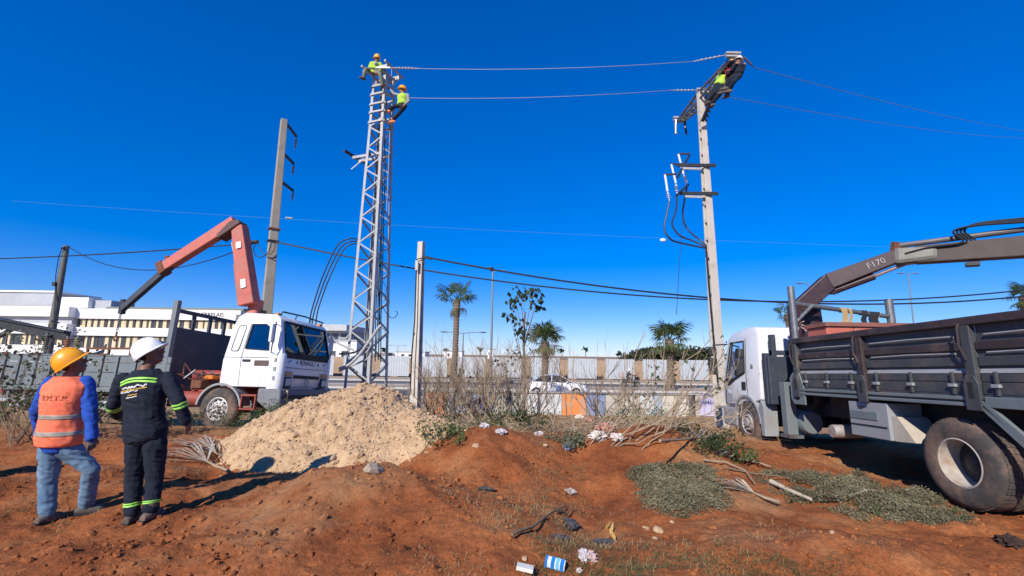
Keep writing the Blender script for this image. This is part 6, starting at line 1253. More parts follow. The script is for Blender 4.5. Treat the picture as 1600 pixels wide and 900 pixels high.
MB().tube([a2 + d34 * 0.05 + up * 0.22, a4 + up * 0.42], 0.05, 10).build('extension_cylinder', mat('cyl_grey', (0.13, 0.12, 0.12), 0.5, 0.2, var=0.2), rt)
side = d34.cross(up).normalized()
for i in range(4):
    o_ = side * (0.16 - 0.03 * i); w1 = 0.05 * i
    MB().tube(cr([a2 + d34 * 0.15 + o_ + up * 0.02, a2 + d34 * 0.5 + o_ + up * (0.10), a2 + d34 * (0.95 + w1) + o_ + up * 0.14, a2 + d34 * (0.85 + w1) + o_ + up * 0.36, a2 + d34 * 1.2 + o_ + up * (0.42 + 0.02 * i), a2 + d34 * 1.9 + o_ + up * (0.40 + 0.03 * i), a2 + d34 * 2.5 + o_ + up * (0.56 + 0.02 * i), a4 + o_ + up * 0.62]), 0.019, 6).build('hose', M_cable, rt)
MB().bar(a2 + up * 0.08 + d34 * 0.04, a2 + up * 0.28 + d34 * 0.08, 0.2, 0.1).build('hose_bracket', M_rust, rt, 0)
for q in (0.95, 2.1): MB().bar(a2 + d34 * q - up * 0.24, a2 + d34 * (q + 0.18) - up * 0.24, 0.2, 0.06).build('slide_pad', M_dark, rt, 0)
fm = (a1 + a2) / 2 + d12 * 0.24; ex = d12; ey = V((0, 0, 1)); ey = (ey - ex * ey.dot(ex)).normalized(); sd_ = ex.cross(ey)
cam_side = RL((0, 0, H)) - fm
if sd_.dot(cam_side) < 0: sd_ = -sd_; ex = -ex; 
ez = ex.cross(ey)
MT = Matrix(((ex.x, ey.x, ez.x, 0), (ex.y, ey.y, ez.y, 0), (ex.z, ey.z, ez.z, 0), (0, 0, 0, 1)))
text_mesh('F170', 0.16, 'lettering', mat('letter_grey', (0.34, 0.30, 0.30), 0.6), rt, Matrix.Translation(fm + ez * 0.143) @ MT, 0.002)
# ------------------------------------------------------------------ people
M_skin = mat('skin_brown', (0.20, 0.095, 0.055), 0.55, var=0.15, scale=12); M_skin2 = mat('skin_tan', (0.32, 0.17, 0.10), 0.55, var=0.15, scale=12)
def cloth(name, c, **k): return mat(name, c, 0.9, var=k.get('var', 0.2), scale=k.get('scale', 9), bump=0.25, bscale=160, spec=0.2, col2=k.get('col2'))
M_navyc = cloth('navy_cloth', (0.016, 0.021, 0.034)); M_blue = cloth('blue_shirt', (0.025, 0.085, 0.42)); M_jean = cloth('denim', (0.085, 0.17, 0.28), col2=(0.20, 0.30, 0.40), scale=4)
M_vest = cloth('orange_vest', (0.88, 0.20, 0.105), var=0.1); M_band = mat('grey_reflective', (0.34, 0.30, 0.25), 0.5, var=0.15, scale=12); M_lime = mat('lime_reflective', (0.38, 0.85, 0.12), 0.5, var=0.1); M_boot = mat('work_boot', (0.10, 0.085, 0.07), 0.8, var=0.3, scale=8, dirt=(0.24, 0.14, 0.09), dirt_amt=0.5)
M_hel_o = mat('orange_helmet', (0.90, 0.37, 0.015), 0.35, var=0.08, scale=3, coat=0.2); M_hel_w = mat('white_helmet', (0.82, 0.83, 0.85), 0.3, var=0.03, coat=0.2); M_glove = mat('grey_glove', (0.14, 0.14, 0.14), 0.9, var=0.4, scale=25); M_hair = mat('black_hair', (0.012, 0.011, 0.010), 0.8)
M_hiv = cloth('hivis_lime', (0.42, 0.62, 0.08)); M_greyc = cloth('grey_work_cloth', (0.30, 0.32, 0.34)); M_olive = cloth('olive_trousers', (0.17, 0.18, 0.13)); M_obt = mat('orange_boot', (0.75, 0.20, 0.05), 0.7); M_redh = mat('red_harness', (0.5, 0.05, 0.04), 0.7)
def remesh(mb, name, m, parent, voxel, smooth=4, wr=0.0, ws=(9, 9, 20), seed=0.0):
    me = mb.mesh(name, m, 0); o = bpy.data.objects.new(name, me); COL.objects.link(o)
    bm = bmesh.new(); bm.from_mesh(me); bmesh.ops.recalc_face_normals(bm, faces=bm.faces); bm.to_mesh(me); bm.free()
    r = o.modifiers.new('r', 'REMESH'); r.mode = 'VOXEL'; r.voxel_size = voxel; r.use_smooth_shade = True
    s = o.modifiers.new('s', 'SMOOTH'); s.factor = 0.5; s.iterations = smooth
    bpy.context.view_layer.update(); m2 = bpy.data.meshes.new_from_object(o.evaluated_get(bpy.context.evaluated_depsgraph_get()))
    bpy.data.objects.remove(o); m2.name = name; m2.materials.clear(); m2.materials.append(m)
    if wr:
        n = len(m2.vertices); co = np.empty(n * 3, np.float32); m2.vertices.foreach_get('co', co); no = np.empty(n * 3, np.float32); m2.vertices.foreach_get('normal', no); co = co.reshape(-1, 3); no = no.reshape(-1, 3)
        d = np.array([mnoise.noise(V((p[0] * ws[0] + seed, p[1] * ws[1], p[2] * ws[2] + 7 * p[0] + 2 * mnoise.noise(V(p) * 4)))) + 0.35 * mnoise.noise(V((p[0] * 20 + p[2] * 14, p[1] * 20 + seed, p[2] * 24))) for p in co], np.float32)
        d = 1 - np.abs(d) * 1.6; co = co + no * (d * wr)[:, None]; m2.vertices.foreach_set('co', co.ravel()); m2.update()
    m2.polygons.foreach_set('use_smooth', [True] * len(m2.polygons)); return link(name, m2, parent)
PROF = [(-0.02, .10, .085), (0.04, .150, .108), (0.14, .165, .118), (0.28, .152, .108), (0.42, .142, .104), (0.60, .160, .118), (0.76, .176, .118), (0.86, .180, .100), (0.93, .125, .080), (1.0, .068, .066), (1.06, .058, .060)]
def person(name, label, J, voxel, top, legs, skin, boots, helmet=None, group=None, sleeve=True, vest=None, hands=None, det=True, wr=0.006, cat='person', build=1.0):
    zf = min(J['aL'].z, J['aR'].z) - 0.09; root = V(((J['aL'].x + J['aR'].x) / 2, (J['aL'].y + J['aR'].y) / 2, zf)); o = empty(name, root, label, cat, group); J = {k: (v - root if k not in ('hd', 'tL', 'tR') else V(v).normalized()) for k, v in J.items()}
    sp = J['neck'] - J['pelvis']; up = sp.normalized()
    def frame(t):
        l = (J['hR'] - J['hL']).normalized().lerp((J['sR'] - J['sL']).normalized(), max(0, min(1, t))); l = (l - up * l.dot(up)).normalized(); return l, up.cross(l).normalized()
    def tors(t0, t1, inf, kw=1.0):
        out = []
        ts = [t0] + [p[0] for p in PROF if t0 < p[0] < t1] + [t1]
        for t in ts:
            i = max(0, min(len(PROF) - 2, sum(1 for p in PROF if p[0] <= t) - 1)); a, c = PROF[i], PROF[i + 1]; k = max(0, min(1, (t - a[0]) / (c[0] - a[0]))); w = (a[1] + (c[1] - a[1]) * k) * build; d = (a[2] + (c[2] - a[2]) * k) * build
            l, f = frame(t); out.append((J['pelvis'] + sp * t - f * 0.012 * math.sin(t * 3.1), l * (w + inf) * kw, f * (d + inf)))
        return out
    def limb(mb, pts, rs, inf=0.0, n=10):
        P_ = []; Q_ = []
        for i in range(len(pts) - 1):
            for k in range(3): P_.append(pts[i].lerp(pts[i + 1], k / 3)); Q_.append(rs[i] + (rs[i + 1] - rs[i]) * k / 3 + inf)
        P_.append(pts[-1]); Q_.append(rs[-1] + inf); mb.tube(P_, Q_, n)
        for p, r in zip(pts, rs): mb.ell(p, (r + inf, 0, 0), (0, r + inf, 0), (0, 0, r + inf), 10, 6)
    # head frame
    hd = J['hd']; hs_ = hd.cross(V((0, 0, 1))).normalized(); hu = hs_.cross(hd).normalized(); hc = J['head']
    body = MB(); body.loft(tors(-0.02, 1.06, -0.008), 16)
    body.tube([J['neck'] - up * 0.04, hc - hu * 0.07 - hd * 0.015], [0.062, 0.056], 12)
    body.ell(hc + hu * 0.02 - hd * 0.012, hs_ * 0.077, hd * 0.096, hu * 0.098, 16, 10); body.ell(hc - hu * 0.055 + hd * 0.028, hs_ * 0.056, hd * 0.062, hu * 0.062, 12, 8); body.ell(hc - hu * 0.095 + hd * 0.055, hs_ * 0.026, hd * 0.025, hu * 0.02, 8, 6)
    if det:
        body.tube([hc + hd * 0.085 + hu * 0.015, hc + hd * 0.112 - hu * 0.022, hc + hd * 0.088 - hu * 0.03], [0.011, 0.016, 0.012], 8); body.ell(hc + hd * 0.086 - hu * 0.056, hs_ * 0.024, hd * 0.012, hu * 0.008, 8, 6); body.ell(hc + hd * 0.088 - hu * 0.070, hs_ * 0.021, hd * 0.011, hu * 0.008, 8, 6); body.ell(hc + hd * 0.080 + hu * 0.028, hs_ * 0.05, hd * 0.014, hu * 0.010, 10, 6)
        for s in (-1, 1): body.ell(hc + hs_ * 0.080 * s - hd * 0.012 - hu * 0.01, hs_ * 0.012, hd * 0.02, hu * 0.032, 8, 6)
    for s in 'LR':
        limb(body, [J['s' + s], J['e' + s], J['w' + s]], [0.052, 0.040, 0.027]); limb(body, [J['h' + s], J['k' + s], J['a' + s]], [0.085, 0.056, 0.040])
        fd = J['t' + s]; a = J['a' + s]; body.loft([(a + V((0, 0, -0.045)) - fd * 0.05, fd.cross(V((0, 0, 1))) * 0.03, V((0, 0, 0.03))), (a + V((0, 0, -0.05)) + fd * 0.12, fd.cross(V((0, 0, 1))) * 0.04, V((0, 0, 0.02)))], 10)
        # hand
        fw = (J['w' + s] - J['e' + s]).normalized(); hdv = hands[s] if hands and s in hands else None
        pd = (fw + (V(hdv[0]) if hdv else V((0, 0, -0.25)))).normalized(); pn = V(hdv[1]) if hdv else (J['pelvis'] - J['w' + s]); pn = (pn - pd * pn.dot(pd)).normalized(); ps = pd.cross(pn).normalized(); curl = hdv[2] if hdv else 0.5; w = J['w' + s]
        hm = MB() if (hdv and len(hdv) > 3) else body
        hm.loft([(w - pd * 0.02, ps * 0.026, pn * 0.02), (w + pd * 0.03, ps * 0.036, pn * 0.017), (w + pd * 0.085, ps * 0.042, pn * 0.013)], 12)
        for k, (off, L) in enumerate(((-0.032, 0.066), (-0.011, 0.078), (0.011, 0.072), (0.031, 0.056))):
            r_ = 0.0088 if det else 0.011; p0 = w + pd * 0.078 + ps * off; a1 = curl * (0.6 + 0.12 * k); d1 = (pd * math.cos(a1) + pn * math.sin(a1)); d2 = (pd * math.cos(a1 * 2.1) + pn * math.sin(a1 * 2.1)); d3 = (pd * math.cos(a1 * 2.8) + pn * math.sin(a1 * 2.8)); p1 = p0 + d1 * L * 0.45; p2 = p1 + d2 * L * 0.32; hm.tube([p0, p1, p2, p2 + d3 * L * 0.25], [r_ * 1.1, r_, r_ * 0.95, r_ * 0.75], 7)
        ts = -ps if (ps.dot(hd) > 0) == False else ps
        t0 = w + pd * 0.025 + ts * 0.03; hm.tube([t0, t0 + (ts * 0.7 + pd * 0.7 + pn * 0.3) * 0.035, t0 + (ts * 0.5 + pd * 0.95 + pn * 0.5) * 0.062], [0.013, 0.011, 0.008], 7)
        if hm is not body: remesh(hm, 'glove', hdv[3], o, min(voxel, 0.006), 1)
    remesh(body, 'body', skin, o, voxel, 2)
    # trousers
    tr = MB(); tr.loft(tors(-0.02, 0.30, 0.014), 16)
    for s in 'LR': limb(tr, [J['h' + s] + V((0, 0, 0.02)), J['k' + s], J['a' + s] + V((0, 0, 0.02))], [0.090, 0.060, 0.052], 0.010)
    remesh(tr, 'trousers', legs, o, max(voxel, 0.010), 3, wr, (7, 7, 11), 3.0)
    # jacket or shirt
    jk = MB(); jk.loft(tors(0.02 if not vest else -0.06, 0.97, 0.024), 18)
    for s in 'LR': limb(jk, [J['s' + s], J['e' + s], J['w' + s]] if sleeve else [J['s' + s], J['s' + s].lerp(J['e' + s], 0.75)], [0.060, 0.046, 0.036] if sleeve else [0.062, 0.055], 0.010)
    jo = remesh(jk, 'jacket' if not vest else 'shirt', top, o, max(voxel, 0.010), 3, wr, (7, 7, 10), 9.0)
    vo = None
    if vest:
        vm = MB(); vm.loft(tors(0.02, 0.985, 0.046, 0.97), 20); vo = remesh(vm, 'vest', vest, o, max(voxel, 0.010), 3, wr * 0.7, (8, 8, 8), 5.0)
    for s in 'LR':
        fd = J['t' + s]; a = J['a' + s]; sd_ = fd.cross(V((0, 0, 1))).normalized(); b = MB()
        b.loft([(a - fd * 0.085 + V((0, 0, -0.055)), sd_ * 0.034, V((0, 0, 0.034))), (a - fd * 0.03 + V((0, 0, -0.045)), sd_ * 0.047, V((0, 0, 0.058))), (a + fd * 0.07 + V((0, 0, -0.052)), sd_ * 0.052, V((0, 0, 0.05))), (a + fd * 0.125 + V((0, 0, -0.056)), sd_ * 0.052, V((0, 0, 0.040))), (a + fd * 0.165 + V((0, 0, -0.068)), sd_ * 0.03, V((0, 0, 0.018)))], 14); b.tube([a + V((0, 0, -0.06)), a + V((0, 0, 0.08))], [0.05, 0.06], 12)
        bo = remesh(b, 'boot', boots, o, max(voxel, 0.008), 2)
        if det:
            q = [(a - fd * 0.10, 0.036), (a - fd * 0.02, 0.044), (a + fd * 0.08, 0.055), (a + fd * 0.155, 0.044), (a + fd * 0.178, 0.02)]; ring = [c + sd_ * w for c, w in q] + [c - sd_ * w for c, w in q[::-1]]; lo = [V((c.x, c.y, a.z - 0.092)) for c in ring]; hi = [V((c.x, c.y, a.z - 0.068)) for c in ring]; MB().rings([lo, hi]).build('sole', M_black, bo, 30)
    if helmet:
        hu2 = (hu * 0.93 - hd * 0.30).normalized() if det else hu; hf = (hd - hu2 * hd.dot(hu2)).normalized(); hl = hf.cross(hu2); c0 = hc + hu * 0.045 - hd * 0.02; sh = MB(); secs = []
        for i in range(9): t = i / 8 * math.pi / 2; secs.append((c0 + hu2 * (-0.02 + 0.150 * math.sin(t)), hl * (0.118 * max(math.cos(t), 0.05)), hf * (0.145 * max(math.cos(t), 0.05))))
        sh.loft(secs, 24, 2.1); he = sh.build('helmet', helmet, o, 60)
        br = MB(); a, c, e = [], [], []
        for i in range(32):
            an = 2 * math.pi * i / 32; dirv = hl * math.sin(an) * 0.118 + hf * math.cos(an) * 0.145; pk = 1.09 + (0.19 * max(0, math.cos(an)) ** 2); a.append(c0 + hu2 * -0.02 + dirv * 0.97); c.append(c0 + hu2 * (-0.030 - 0.012 * max(0, math.cos(an))) + dirv * pk); e.append(c0 + hu2 * (-0.040 - 0.012 * max(0, math.cos(an))) + dirv * pk * 0.985)
        br.rings([a, c, e, [p - hu2 * 0.012 for p in a]], False); br.build('brim', helmet, he, 60)
        if det:
            for of in (-0.035, 0.0, 0.035):
                pts = []
                for i in range(9): t = R(-60 + 120 * i / 8); pts.append(c0 + hl * of + hf * (0.145 * math.sin(t) * 0.98) + hu2 * (-0.02 + 0.152 * math.cos(t) * (1 - (of / 0.118) ** 2) ** 0.5))
                MB().tube(pts, [0.002] + [0.007] * 7 + [0.002], 6).build('ridge', helmet, he, 60)
            MB().tube([c0 - hf * 0.13 - hu2 * 0.05, c0 - hf * 0.12 + hl * 0.05 - hu2 * 0.05, c0 - hf * 0.12 - hl * 0.05 - hu2 * 0.05], 0.008, 6).build('harness_strap', M_black, he)
            MB().ell(hc + hu * 0.0 - hd * 0.045, hs_ * 0.074, hd * 0.062, hu * 0.062, 14, 8).build('hair', M_hair, o, 60)
            for s in (-1, 1): MB().ell(hc + hs_ * 0.032 * s + hd * 0.083 + hu * 0.012, hs_ * 0.013, hd * 0.010, hu * 0.007, 10, 6).build('eye', mat('eye', (0.5, 0.48, 0.45), 0.2, var=0.1), o, 60)
    return o, tors, J, jo, vo, root, frame
def drape(me, target, d, off):       # press flat print onto the cloth
    bvh = BVHTree.FromPolygons([v.co.copy() for v in target.data.vertices], [tuple(p.vertices) for p in target.data.polygons])
    for v in me.vertices:
        hit = bvh.ray_cast(v.co - d * 0.5, d)
        if hit[0] is not None: v.co = hit[0] - d * off
Y = 4.95
J1 = dict(pelvis=at(92, 697, Y), neck=at(109, 588, Y), head=at(114, 568, Y), sL=at(80, 600, Y + .04), sR=at(134, 598, Y + .02), eL=at(58, 640, Y + .05), eR=at(141, 643, Y), wL=at(62, 676, Y + .2), wR=at(143, 683, Y - 0.02), hL=at(80, 703, Y), hR=at(105, 703, Y + .02), kL=at(75, 755, Y + .02), kR=at(143, 734, Y + .12), aL=at(73, 806, Y), aR=at(134, 792, Y + .22), hd=V((0.66, 0.62, 0.42)), tL=V((0.25, 0.95, 0)), tR=V((0.85, 0.5, 0)))
J1['aL'].z = gz(J1['aL'].x, J1['aL'].y) + 0.09; J1['aR'].z = gz(J1['aR'].x, J1['aR'].y) + 0.09
o1, tors, JJ, jo, vo, root, fr_ = person('person', 'person in orange vest, blue shirt, jeans and orange helmet looking up with back turned', J1, 0.0065, M_blue, M_jean, M_skin, M_boot, M_hel_o, 'onlookers in front of the lorry', vest=M_vest, hands={'R': ((0.0, 0, -0.1), (-0.8, 0.4, 0), 0.5, M_glove), 'L': ((0, 0, -0.1), (1, 0.3, 0), 0.6)}, wr=0.015)
def torso_band(tors, t0, t1, inf, m, parent, on_, name='reflective_band', kw=0.97):
    s = tors(t0, t1, inf, kw); b = MB(); b.loft(s, 48, 2.0, True); ob = b.build(name, m, parent, 60); return ob
def press_band(ob, target, off, axis_pts):   # fit the ring to the wrinkled cloth below it
    bvh = BVHTree.FromPolygons([v.co.copy() for v in target.data.vertices], [tuple(p.vertices) for p in target.data.polygons])
    for v in ob.data.vertices:
        h = bvh.find_nearest(v.co)
        if h[0] is not None: v.co = h[0] + h[1] * off
def band_mesh(tors, t0, t1, target, m, parent, name='reflective_band', off=0.003, rows=4):
    secs = []
    for i in range(rows + 1): secs.append(tors(t0 + (t1 - t0) * i / rows, t0 + (t1 - t0) * i / rows + 1e-4, 0.05, 1.0)[0])
    b = MB(); b.loft(secs, 64, 2.0, False); ob = b.build(name, m, parent, 60); press_band(ob, target, off, None); ob.modifiers.new('s', 'SOLIDIFY').thickness = 0.002; return ob
band_mesh(tors, 0.40, 0.465, vo, M_band, o1); band_mesh(tors, 0.165, 0.23, vo, M_band, o1)
l_, f_ = fr_(0.7); upv = (JJ['neck'] - JJ['pelvis']).normalized()
def back_text(s, size, t, lat, m, parent, tgt, name, rot=0.0):
    c = JJ['pelvis'] + (JJ['neck'] - JJ['pelvis']) * t - f_ * 0.3 + l_ * lat
    ex = (l_ * math.cos(rot) + upv * math.sin(rot)); ey = (upv * math.cos(rot) - l_ * math.sin(rot)); ez = ex.cross(ey)
    Mx = Matrix(((ex.x, ey.x, ez.x, c.x), (ex.y, ey.y, ez.y, c.y), (ex.z, ey.z, ez.z, c.z), (0, 0, 0, 1))); ob = text_mesh(s, size, name, m, parent, Mx, 0.0); drape(ob.data, tgt, f_, 0.004); return ob
back_text('B.M.T.P.', 0.072, 0.70, 0.03, mat('print_brown', (0.22, 0.05, 0.035), 0.8), o1, vo, 'lettering')
Y = 4.9
J2 = dict(pelvis=at(228, 690, Y), neck=at(227, 576, Y), head=at(236, 553, Y), sL=at(192, 594, Y + .02), sR=at(262, 592, Y + .02), eL=at(177, 632, Y + .04), eR=at(280, 628, Y - .02), wL=at(184, 648, Y + .24), wR=at(290, 657, Y + .05), hL=at(215, 697, Y), hR=at(243, 697, Y), kL=at(209, 750, Y + .03), kR=at(241, 750, Y + .02), aL=at(206, 804, Y + .02), aR=at(234, 808, Y - .03), hd=V((0.86, 0.38, 0.36)), tL=V((-0.1, 1, 0)), tR=V((0.15, 1, 0)))
J2['aL'].z = gz(J2['aL'].x, J2['aL'].y) + 0.09; J2['aR'].z = gz(J2['aR'].x, J2['aR'].y) + 0.09
o2, tors, JJ, jo, vo, root, fr_ = person('person', 'person in navy work suit with lime bands and white helmet looking up to the right', J2, 0.0065, M_navyc, M_navyc, M_skin, M_boot, M_hel_w, 'onlookers in front of the lorry', hands={'R': ((0.15, 0, -0.4), (-0.7, 0.2, 0), 0.35), 'L': ((0, 0.2, 0), (1, 0, 0), 0.5)}, wr=0.014, build=1.06)
def limb_band(a, b, t0, t1, r0, tgt, parent, m=M_lime):
    p, q = a.lerp(b, t0), a.lerp(b, t1); mb = MB(); mb.tube([p.lerp(q, i / 4) for i in range(5)], r0, 28, False); ob = mb.build('reflective_band', m, parent, 60); press_band(ob, tgt, 0.004, None); ob.modifiers.new('s', 'SOLIDIFY').thickness = 0.003
tro = [c for c in o2.children if c.name.startswith('trousers')][0]
for s in 'LR':
    for (t0, t1) in ((0.66, 0.70), (0.72, 0.76)): limb_band(JJ['k' + s], JJ['a' + s], t0, t1, 0.075, tro, o2)
    for (t0, t1) in ((0.02, 0.12), (0.18, 0.28)): limb_band(JJ['e' + s], JJ['w' + s], t0, t1, 0.07, jo, o2)
l_, f_ = fr_(0.7); upv = (JJ['neck'] - JJ['pelvis']).normalized()
for z0 in (0.795, 0.835):
    b = MB(); ring = []
    for j in range(3):
        row = []
        for i in range(25): x = -0.185 + 0.37 * i / 24; row.append(JJ['pelvis'] + (JJ['neck'] - JJ['pelvis']) * (z0 + 0.025 * j / 2) + l_ * x + upv * (0.02 - 1.0 * x * x) - f_ * 0.4)
        ring.append(row)
    ob = b.rings(ring, False, False).build('back_band', M_lime, o2, 60); drape(ob.data, jo, f_, 0.004); ob.modifiers.new('s', 'SOLIDIFY').thickness = 0.002
rg = random.Random(8)
def script_line(t, x0, x1, amp, m, r=0.0035, seed=0, wav=36):   # flowing script, unreadable at this distance
    rg = random.Random(seed); pts = []; n = int((x1 - x0) / 0.004)
    b = MB(); seg = []
    for i in range(n + 1):
        x = x0 + (x1 - x0) * i / n; y = amp * (0.5 + 0.5 * math.sin(i * 0.55 + 2 * math.sin(i * 0.17 + seed))) * (0.5 + 0.5 * rg.random())
        seg.append(JJ['pelvis'] + (JJ['neck'] - JJ['pelvis']) * t + l_ * x + upv * (y + 0.06 * (x - x0)) - f_ * 0.4)
        if rg.random() < 0.06 and len(seg) > 5: b.tube(seg, r, 4); seg = []
    if len(seg) > 2: b.tube(seg, r, 4)
    ob = b.build('script_print', m, o2, 0); bvh = BVHTree.FromPolygons([v.co.copy() for v in jo.data.vertices], [tuple(p.vertices) for p in jo.data.polygons])
    for v in ob.data.vertices:
        h = bvh.ray_cast(v.co - f_ * 0.1, f_)
        if h[0] is not None: v.co = h[0] - f_ * (0.003 + 0.0005 * rg.random())
mw = mat('print_white', (0.75, 0.74, 0.7), 0.8); my = mat('print_gold', (0.62, 0.36, 0.05), 0.8)
script_line(0.735, -0.14, 0.12, 0.026, mw, 0.0055, 1); script_line(0.712, -0.15, 0.12, 0.002, my, 0.005, 2); script_line(0.684, -0.15, 0.05, 0.014, mw, 0.004, 3); script_line(0.645, -0.05, 0.04, 0.012, my, 0.0035, 4); script_line(0.615, -0.07, 0.05, 0.008, mw, 0.0035, 5)

# linemen aloft (placed on the steel they hold)
def PJ(d, hd, tL, tR, Y): return dict({k: at(v[0], v[1], Y + (v[2] if len(v) > 2 else 0)) for k, v in d.items()}, hd=V(hd), tL=V(tL), tR=V(tR))
Jt = PJ(dict(pelvis=(584, 110), neck=(587, 98), head=(589, 91.5), sL=(580, 100), sR=(594, 100), eL=(576.5, 109), eR=(597, 108), wL=(584, 112, -.15), wR=(592, 112, -.15), hL=(581, 111), hR=(588, 112), kL=(572, 108, -.2), kR=(594, 116, -.25), aL=(568, 121, -.2), aR=(597, 134, -.2)), (0.5, -0.8, -0.2), (-0.6, -0.7, 0), (0.3, -0.9, 0), 14.95)
person('person', 'lineman in lime vest and orange helmet seated on the tower top', Jt, 0.02, M_hiv, M_olive, M_skin2, M_boot, M_hel_o, 'linemen aloft', det=False, wr=0)
Jt = PJ(dict(pelvis=(628.5, 165), neck=(629.5, 147.5), head=(628, 140), sL=(624, 149, .1), sR=(637, 149, -.1), eL=(616, 147, .1), eR=(638.5, 158, -.1), wL=(609.5, 140, .1), wR=(633, 163, -.2), hL=(626, 166, .08), hR=(632, 166, -.08), kL=(617, 166, .1), kR=(624, 177, -.1), aL=(607, 172, .1), aR=(614, 188, 0)), (-0.85, -0.5, 0.05), (-0.9, 0.2, 0), (-0.9, 0.2, 0), 15.0)
ot = person('person', 'lineman in pale shirt and lime vest climbing the right side of the tower', Jt, 0.018, M_greyc, M_navyc, M_skin2, M_obt, M_hel_o, 'linemen aloft', det=False, wr=0, vest=M_hiv)[0]
Jt = PJ(dict(pelvis=(1123, 134), neck=(1130, 119), head=(1130, 111.5), sL=(1124, 121, .1), sR=(1136, 121, -.1), eL=(1127, 131, -.1), eR=(1143, 126, -.1), wL=(1138, 127, -.1), wR=(1146, 118, -.05), hL=(1120, 134, .06), hR=(1126, 136, -.06), kL=(1116, 145, -.15), kR=(1124, 148, -.2), aL=(1104, 160, 0), aR=(1111, 164, 0)), (0.7, -0.6, 0.3), (0.2, -0.9, 0), (0.2, -0.9, 0), 13.3)
person('person', 'lineman in lime jacket and orange helmet sitting on the brace below the crossarm', Jt, 0.018, M_hiv, M_navyc, M_skin2, M_boot, M_hel_o, 'linemen aloft', det=False, wr=0)
Jt = PJ(dict(pelvis=(1152, 118), neck=(1153, 101.5), head=(1154, 94.5), sL=(1147, 104, .1), sR=(1159, 104, -.05), eL=(1143, 110, -.1), eR=(1160, 112, -.1), wL=(1148, 101, -.15), wR=(1163, 103, -.1), hL=(1149, 119, .05), hR=(1155, 119, -.05), kL=(1141, 123, -.1), kR=(1147, 127, -.15), aL=(1134, 136, 0), aR=(1139, 140, 0)), (-0.6, -0.6, 0.1), (-0.8, 0.3, 0), (-0.8, 0.3, 0), 12.75)
person('person', 'lineman in dark navy and white helmet at the near tip of the crossarm', Jt, 0.018, M_navyc, M_navyc, M_skin2, M_boot, M_hel_w, 'linemen aloft', det=False, wr=0)
Jt = PJ(dict(pelvis=(1143, 121), neck=(1144.5, 106), head=(1144, 99), sL=(1139, 108, .1), sR=(1150, 108, -.05), eL=(1137, 116, -.1), eR=(1152, 115, -.1), wL=(1143, 110, -.15), wR=(1149, 106, -.15), hL=(1140, 122, .05), hR=(1146, 122, -.05), kL=(1136, 131, -.1), kR=(1143, 134, -.15), aL=(1128, 142, 0), aR=(1136, 148, 0)), (0.7, -0.5, 0.2), (-0.5, 0.5, 0), (-0.5, 0.5, 0), 13.0)
person('person', 'lineman in dark jacket with red harness and orange helmet beside the white helmet', Jt, 0.018, M_navyc, M_navyc, M_skin2, M_boot, M_hel_o, 'linemen aloft', det=False, wr=0, vest=M_redh)
# driver
def D_(x, y, z): return LW((x, y, z))
Jd = dict(pelvis=D_(0.52, 0.5, 1.80), neck=D_(0.60, 0.48, 2.28), head=D_(0.66, 0.46, 2.42), sL=D_(0.60, 0.68, 2.22), sR=D_(0.60, 0.30, 2.22), eL=D_(0.85, 0.74, 2.02), eR=D_(0.85, 0.26, 2.02), wL=D_(1.08, 0.66, 2.1), wR=D_(1.08, 0.40, 2.1), hL=D_(0.55, 0.60, 1.78), hR=D_(0.55, 0.40, 1.78), kL=D_(0.98, 0.64, 1.75), kR=D_(0.98, 0.36, 1.75), aL=D_(1.02, 0.62, 1.33), aR=D_(1.02, 0.38, 1.33), hd=V((0.9, -0.4, 0)), tL=V((1, -.1, 0)), tR=V((1, -.1, 0)))
person('person', 'driver in blue shirt sitting behind the lorry windscreen', Jd, 0.016, M_blue, M_navyc, M_skin, M_boot, None, None, det=False, wr=0)
# ------------------------------------------------------------------ white car and scooter on the avenue
M_carw = mat('car_white', (0.82, 0.82, 0.83), 0.25, var=0.02, coat=0.6); M_carg = mat('car_glass', (0.03, 0.035, 0.042), 0.06, var=0.1)
cx0 = at(868, 605, 33.0).x
car = empty('parked_car' if False else 'saloon_car', (cx0, 33.2, RZ), 'white saloon car driving right along the avenue behind the wall', 'car')
# lengthwise stations: x, bottom z, belt z, half width
ST = [(-2.28, .42, .86, .55), (-2.2, .32, .98, .74), (-1.8, .26, 1.02, .83), (-1.2, .22, 1.0, .88), (0, .2, .97, .89), (0.9, .22, .94, .88), (1.5, .24, .86, .86), (2.0, .28, .76, .78), (2.22, .34, .66, .62), (2.28, .4, .55, .5)]
b = MB(); rr = []
for x, z0, z1, w in ST: rr.append([V((x, -w * 0.9, z0)), V((x, -w, z0 + (z1 - z0) * 0.35)), V((x, -w, z0 + (z1 - z0) * 0.7)), V((x, -w * 0.93, z1)), V((x, 0, z1 + 0.03)), V((x, w * 0.93, z1)), V((x, w, z0 + (z1 - z0) * 0.7)), V((x, w, z0 + (z1 - z0) * 0.35)), V((x, w * 0.9, z0))])
b.rings(rr); body = b.build('body', M_carw, car, 50)
GH = [(-1.78, 1.0, 1.0, .72, .70), (-1.05, 1.0, 1.38, .80, .60), (-0.45, .97, 1.45, .82, .60), (0.25, .96, 1.43, .82, .60), (1.25, .92, .93, .76, .72)]
b = MB(); rr = []
for x, z0, z1, w0, w1 in GH: rr.append([V((x, -w0, z0)), V((x, -w1, z1)), V((x, w1, z1)), V((x, w0, z0))])
b.rings(rr); b.build('glasshouse', M_carg, car, 30)
b = MB(); rr = []
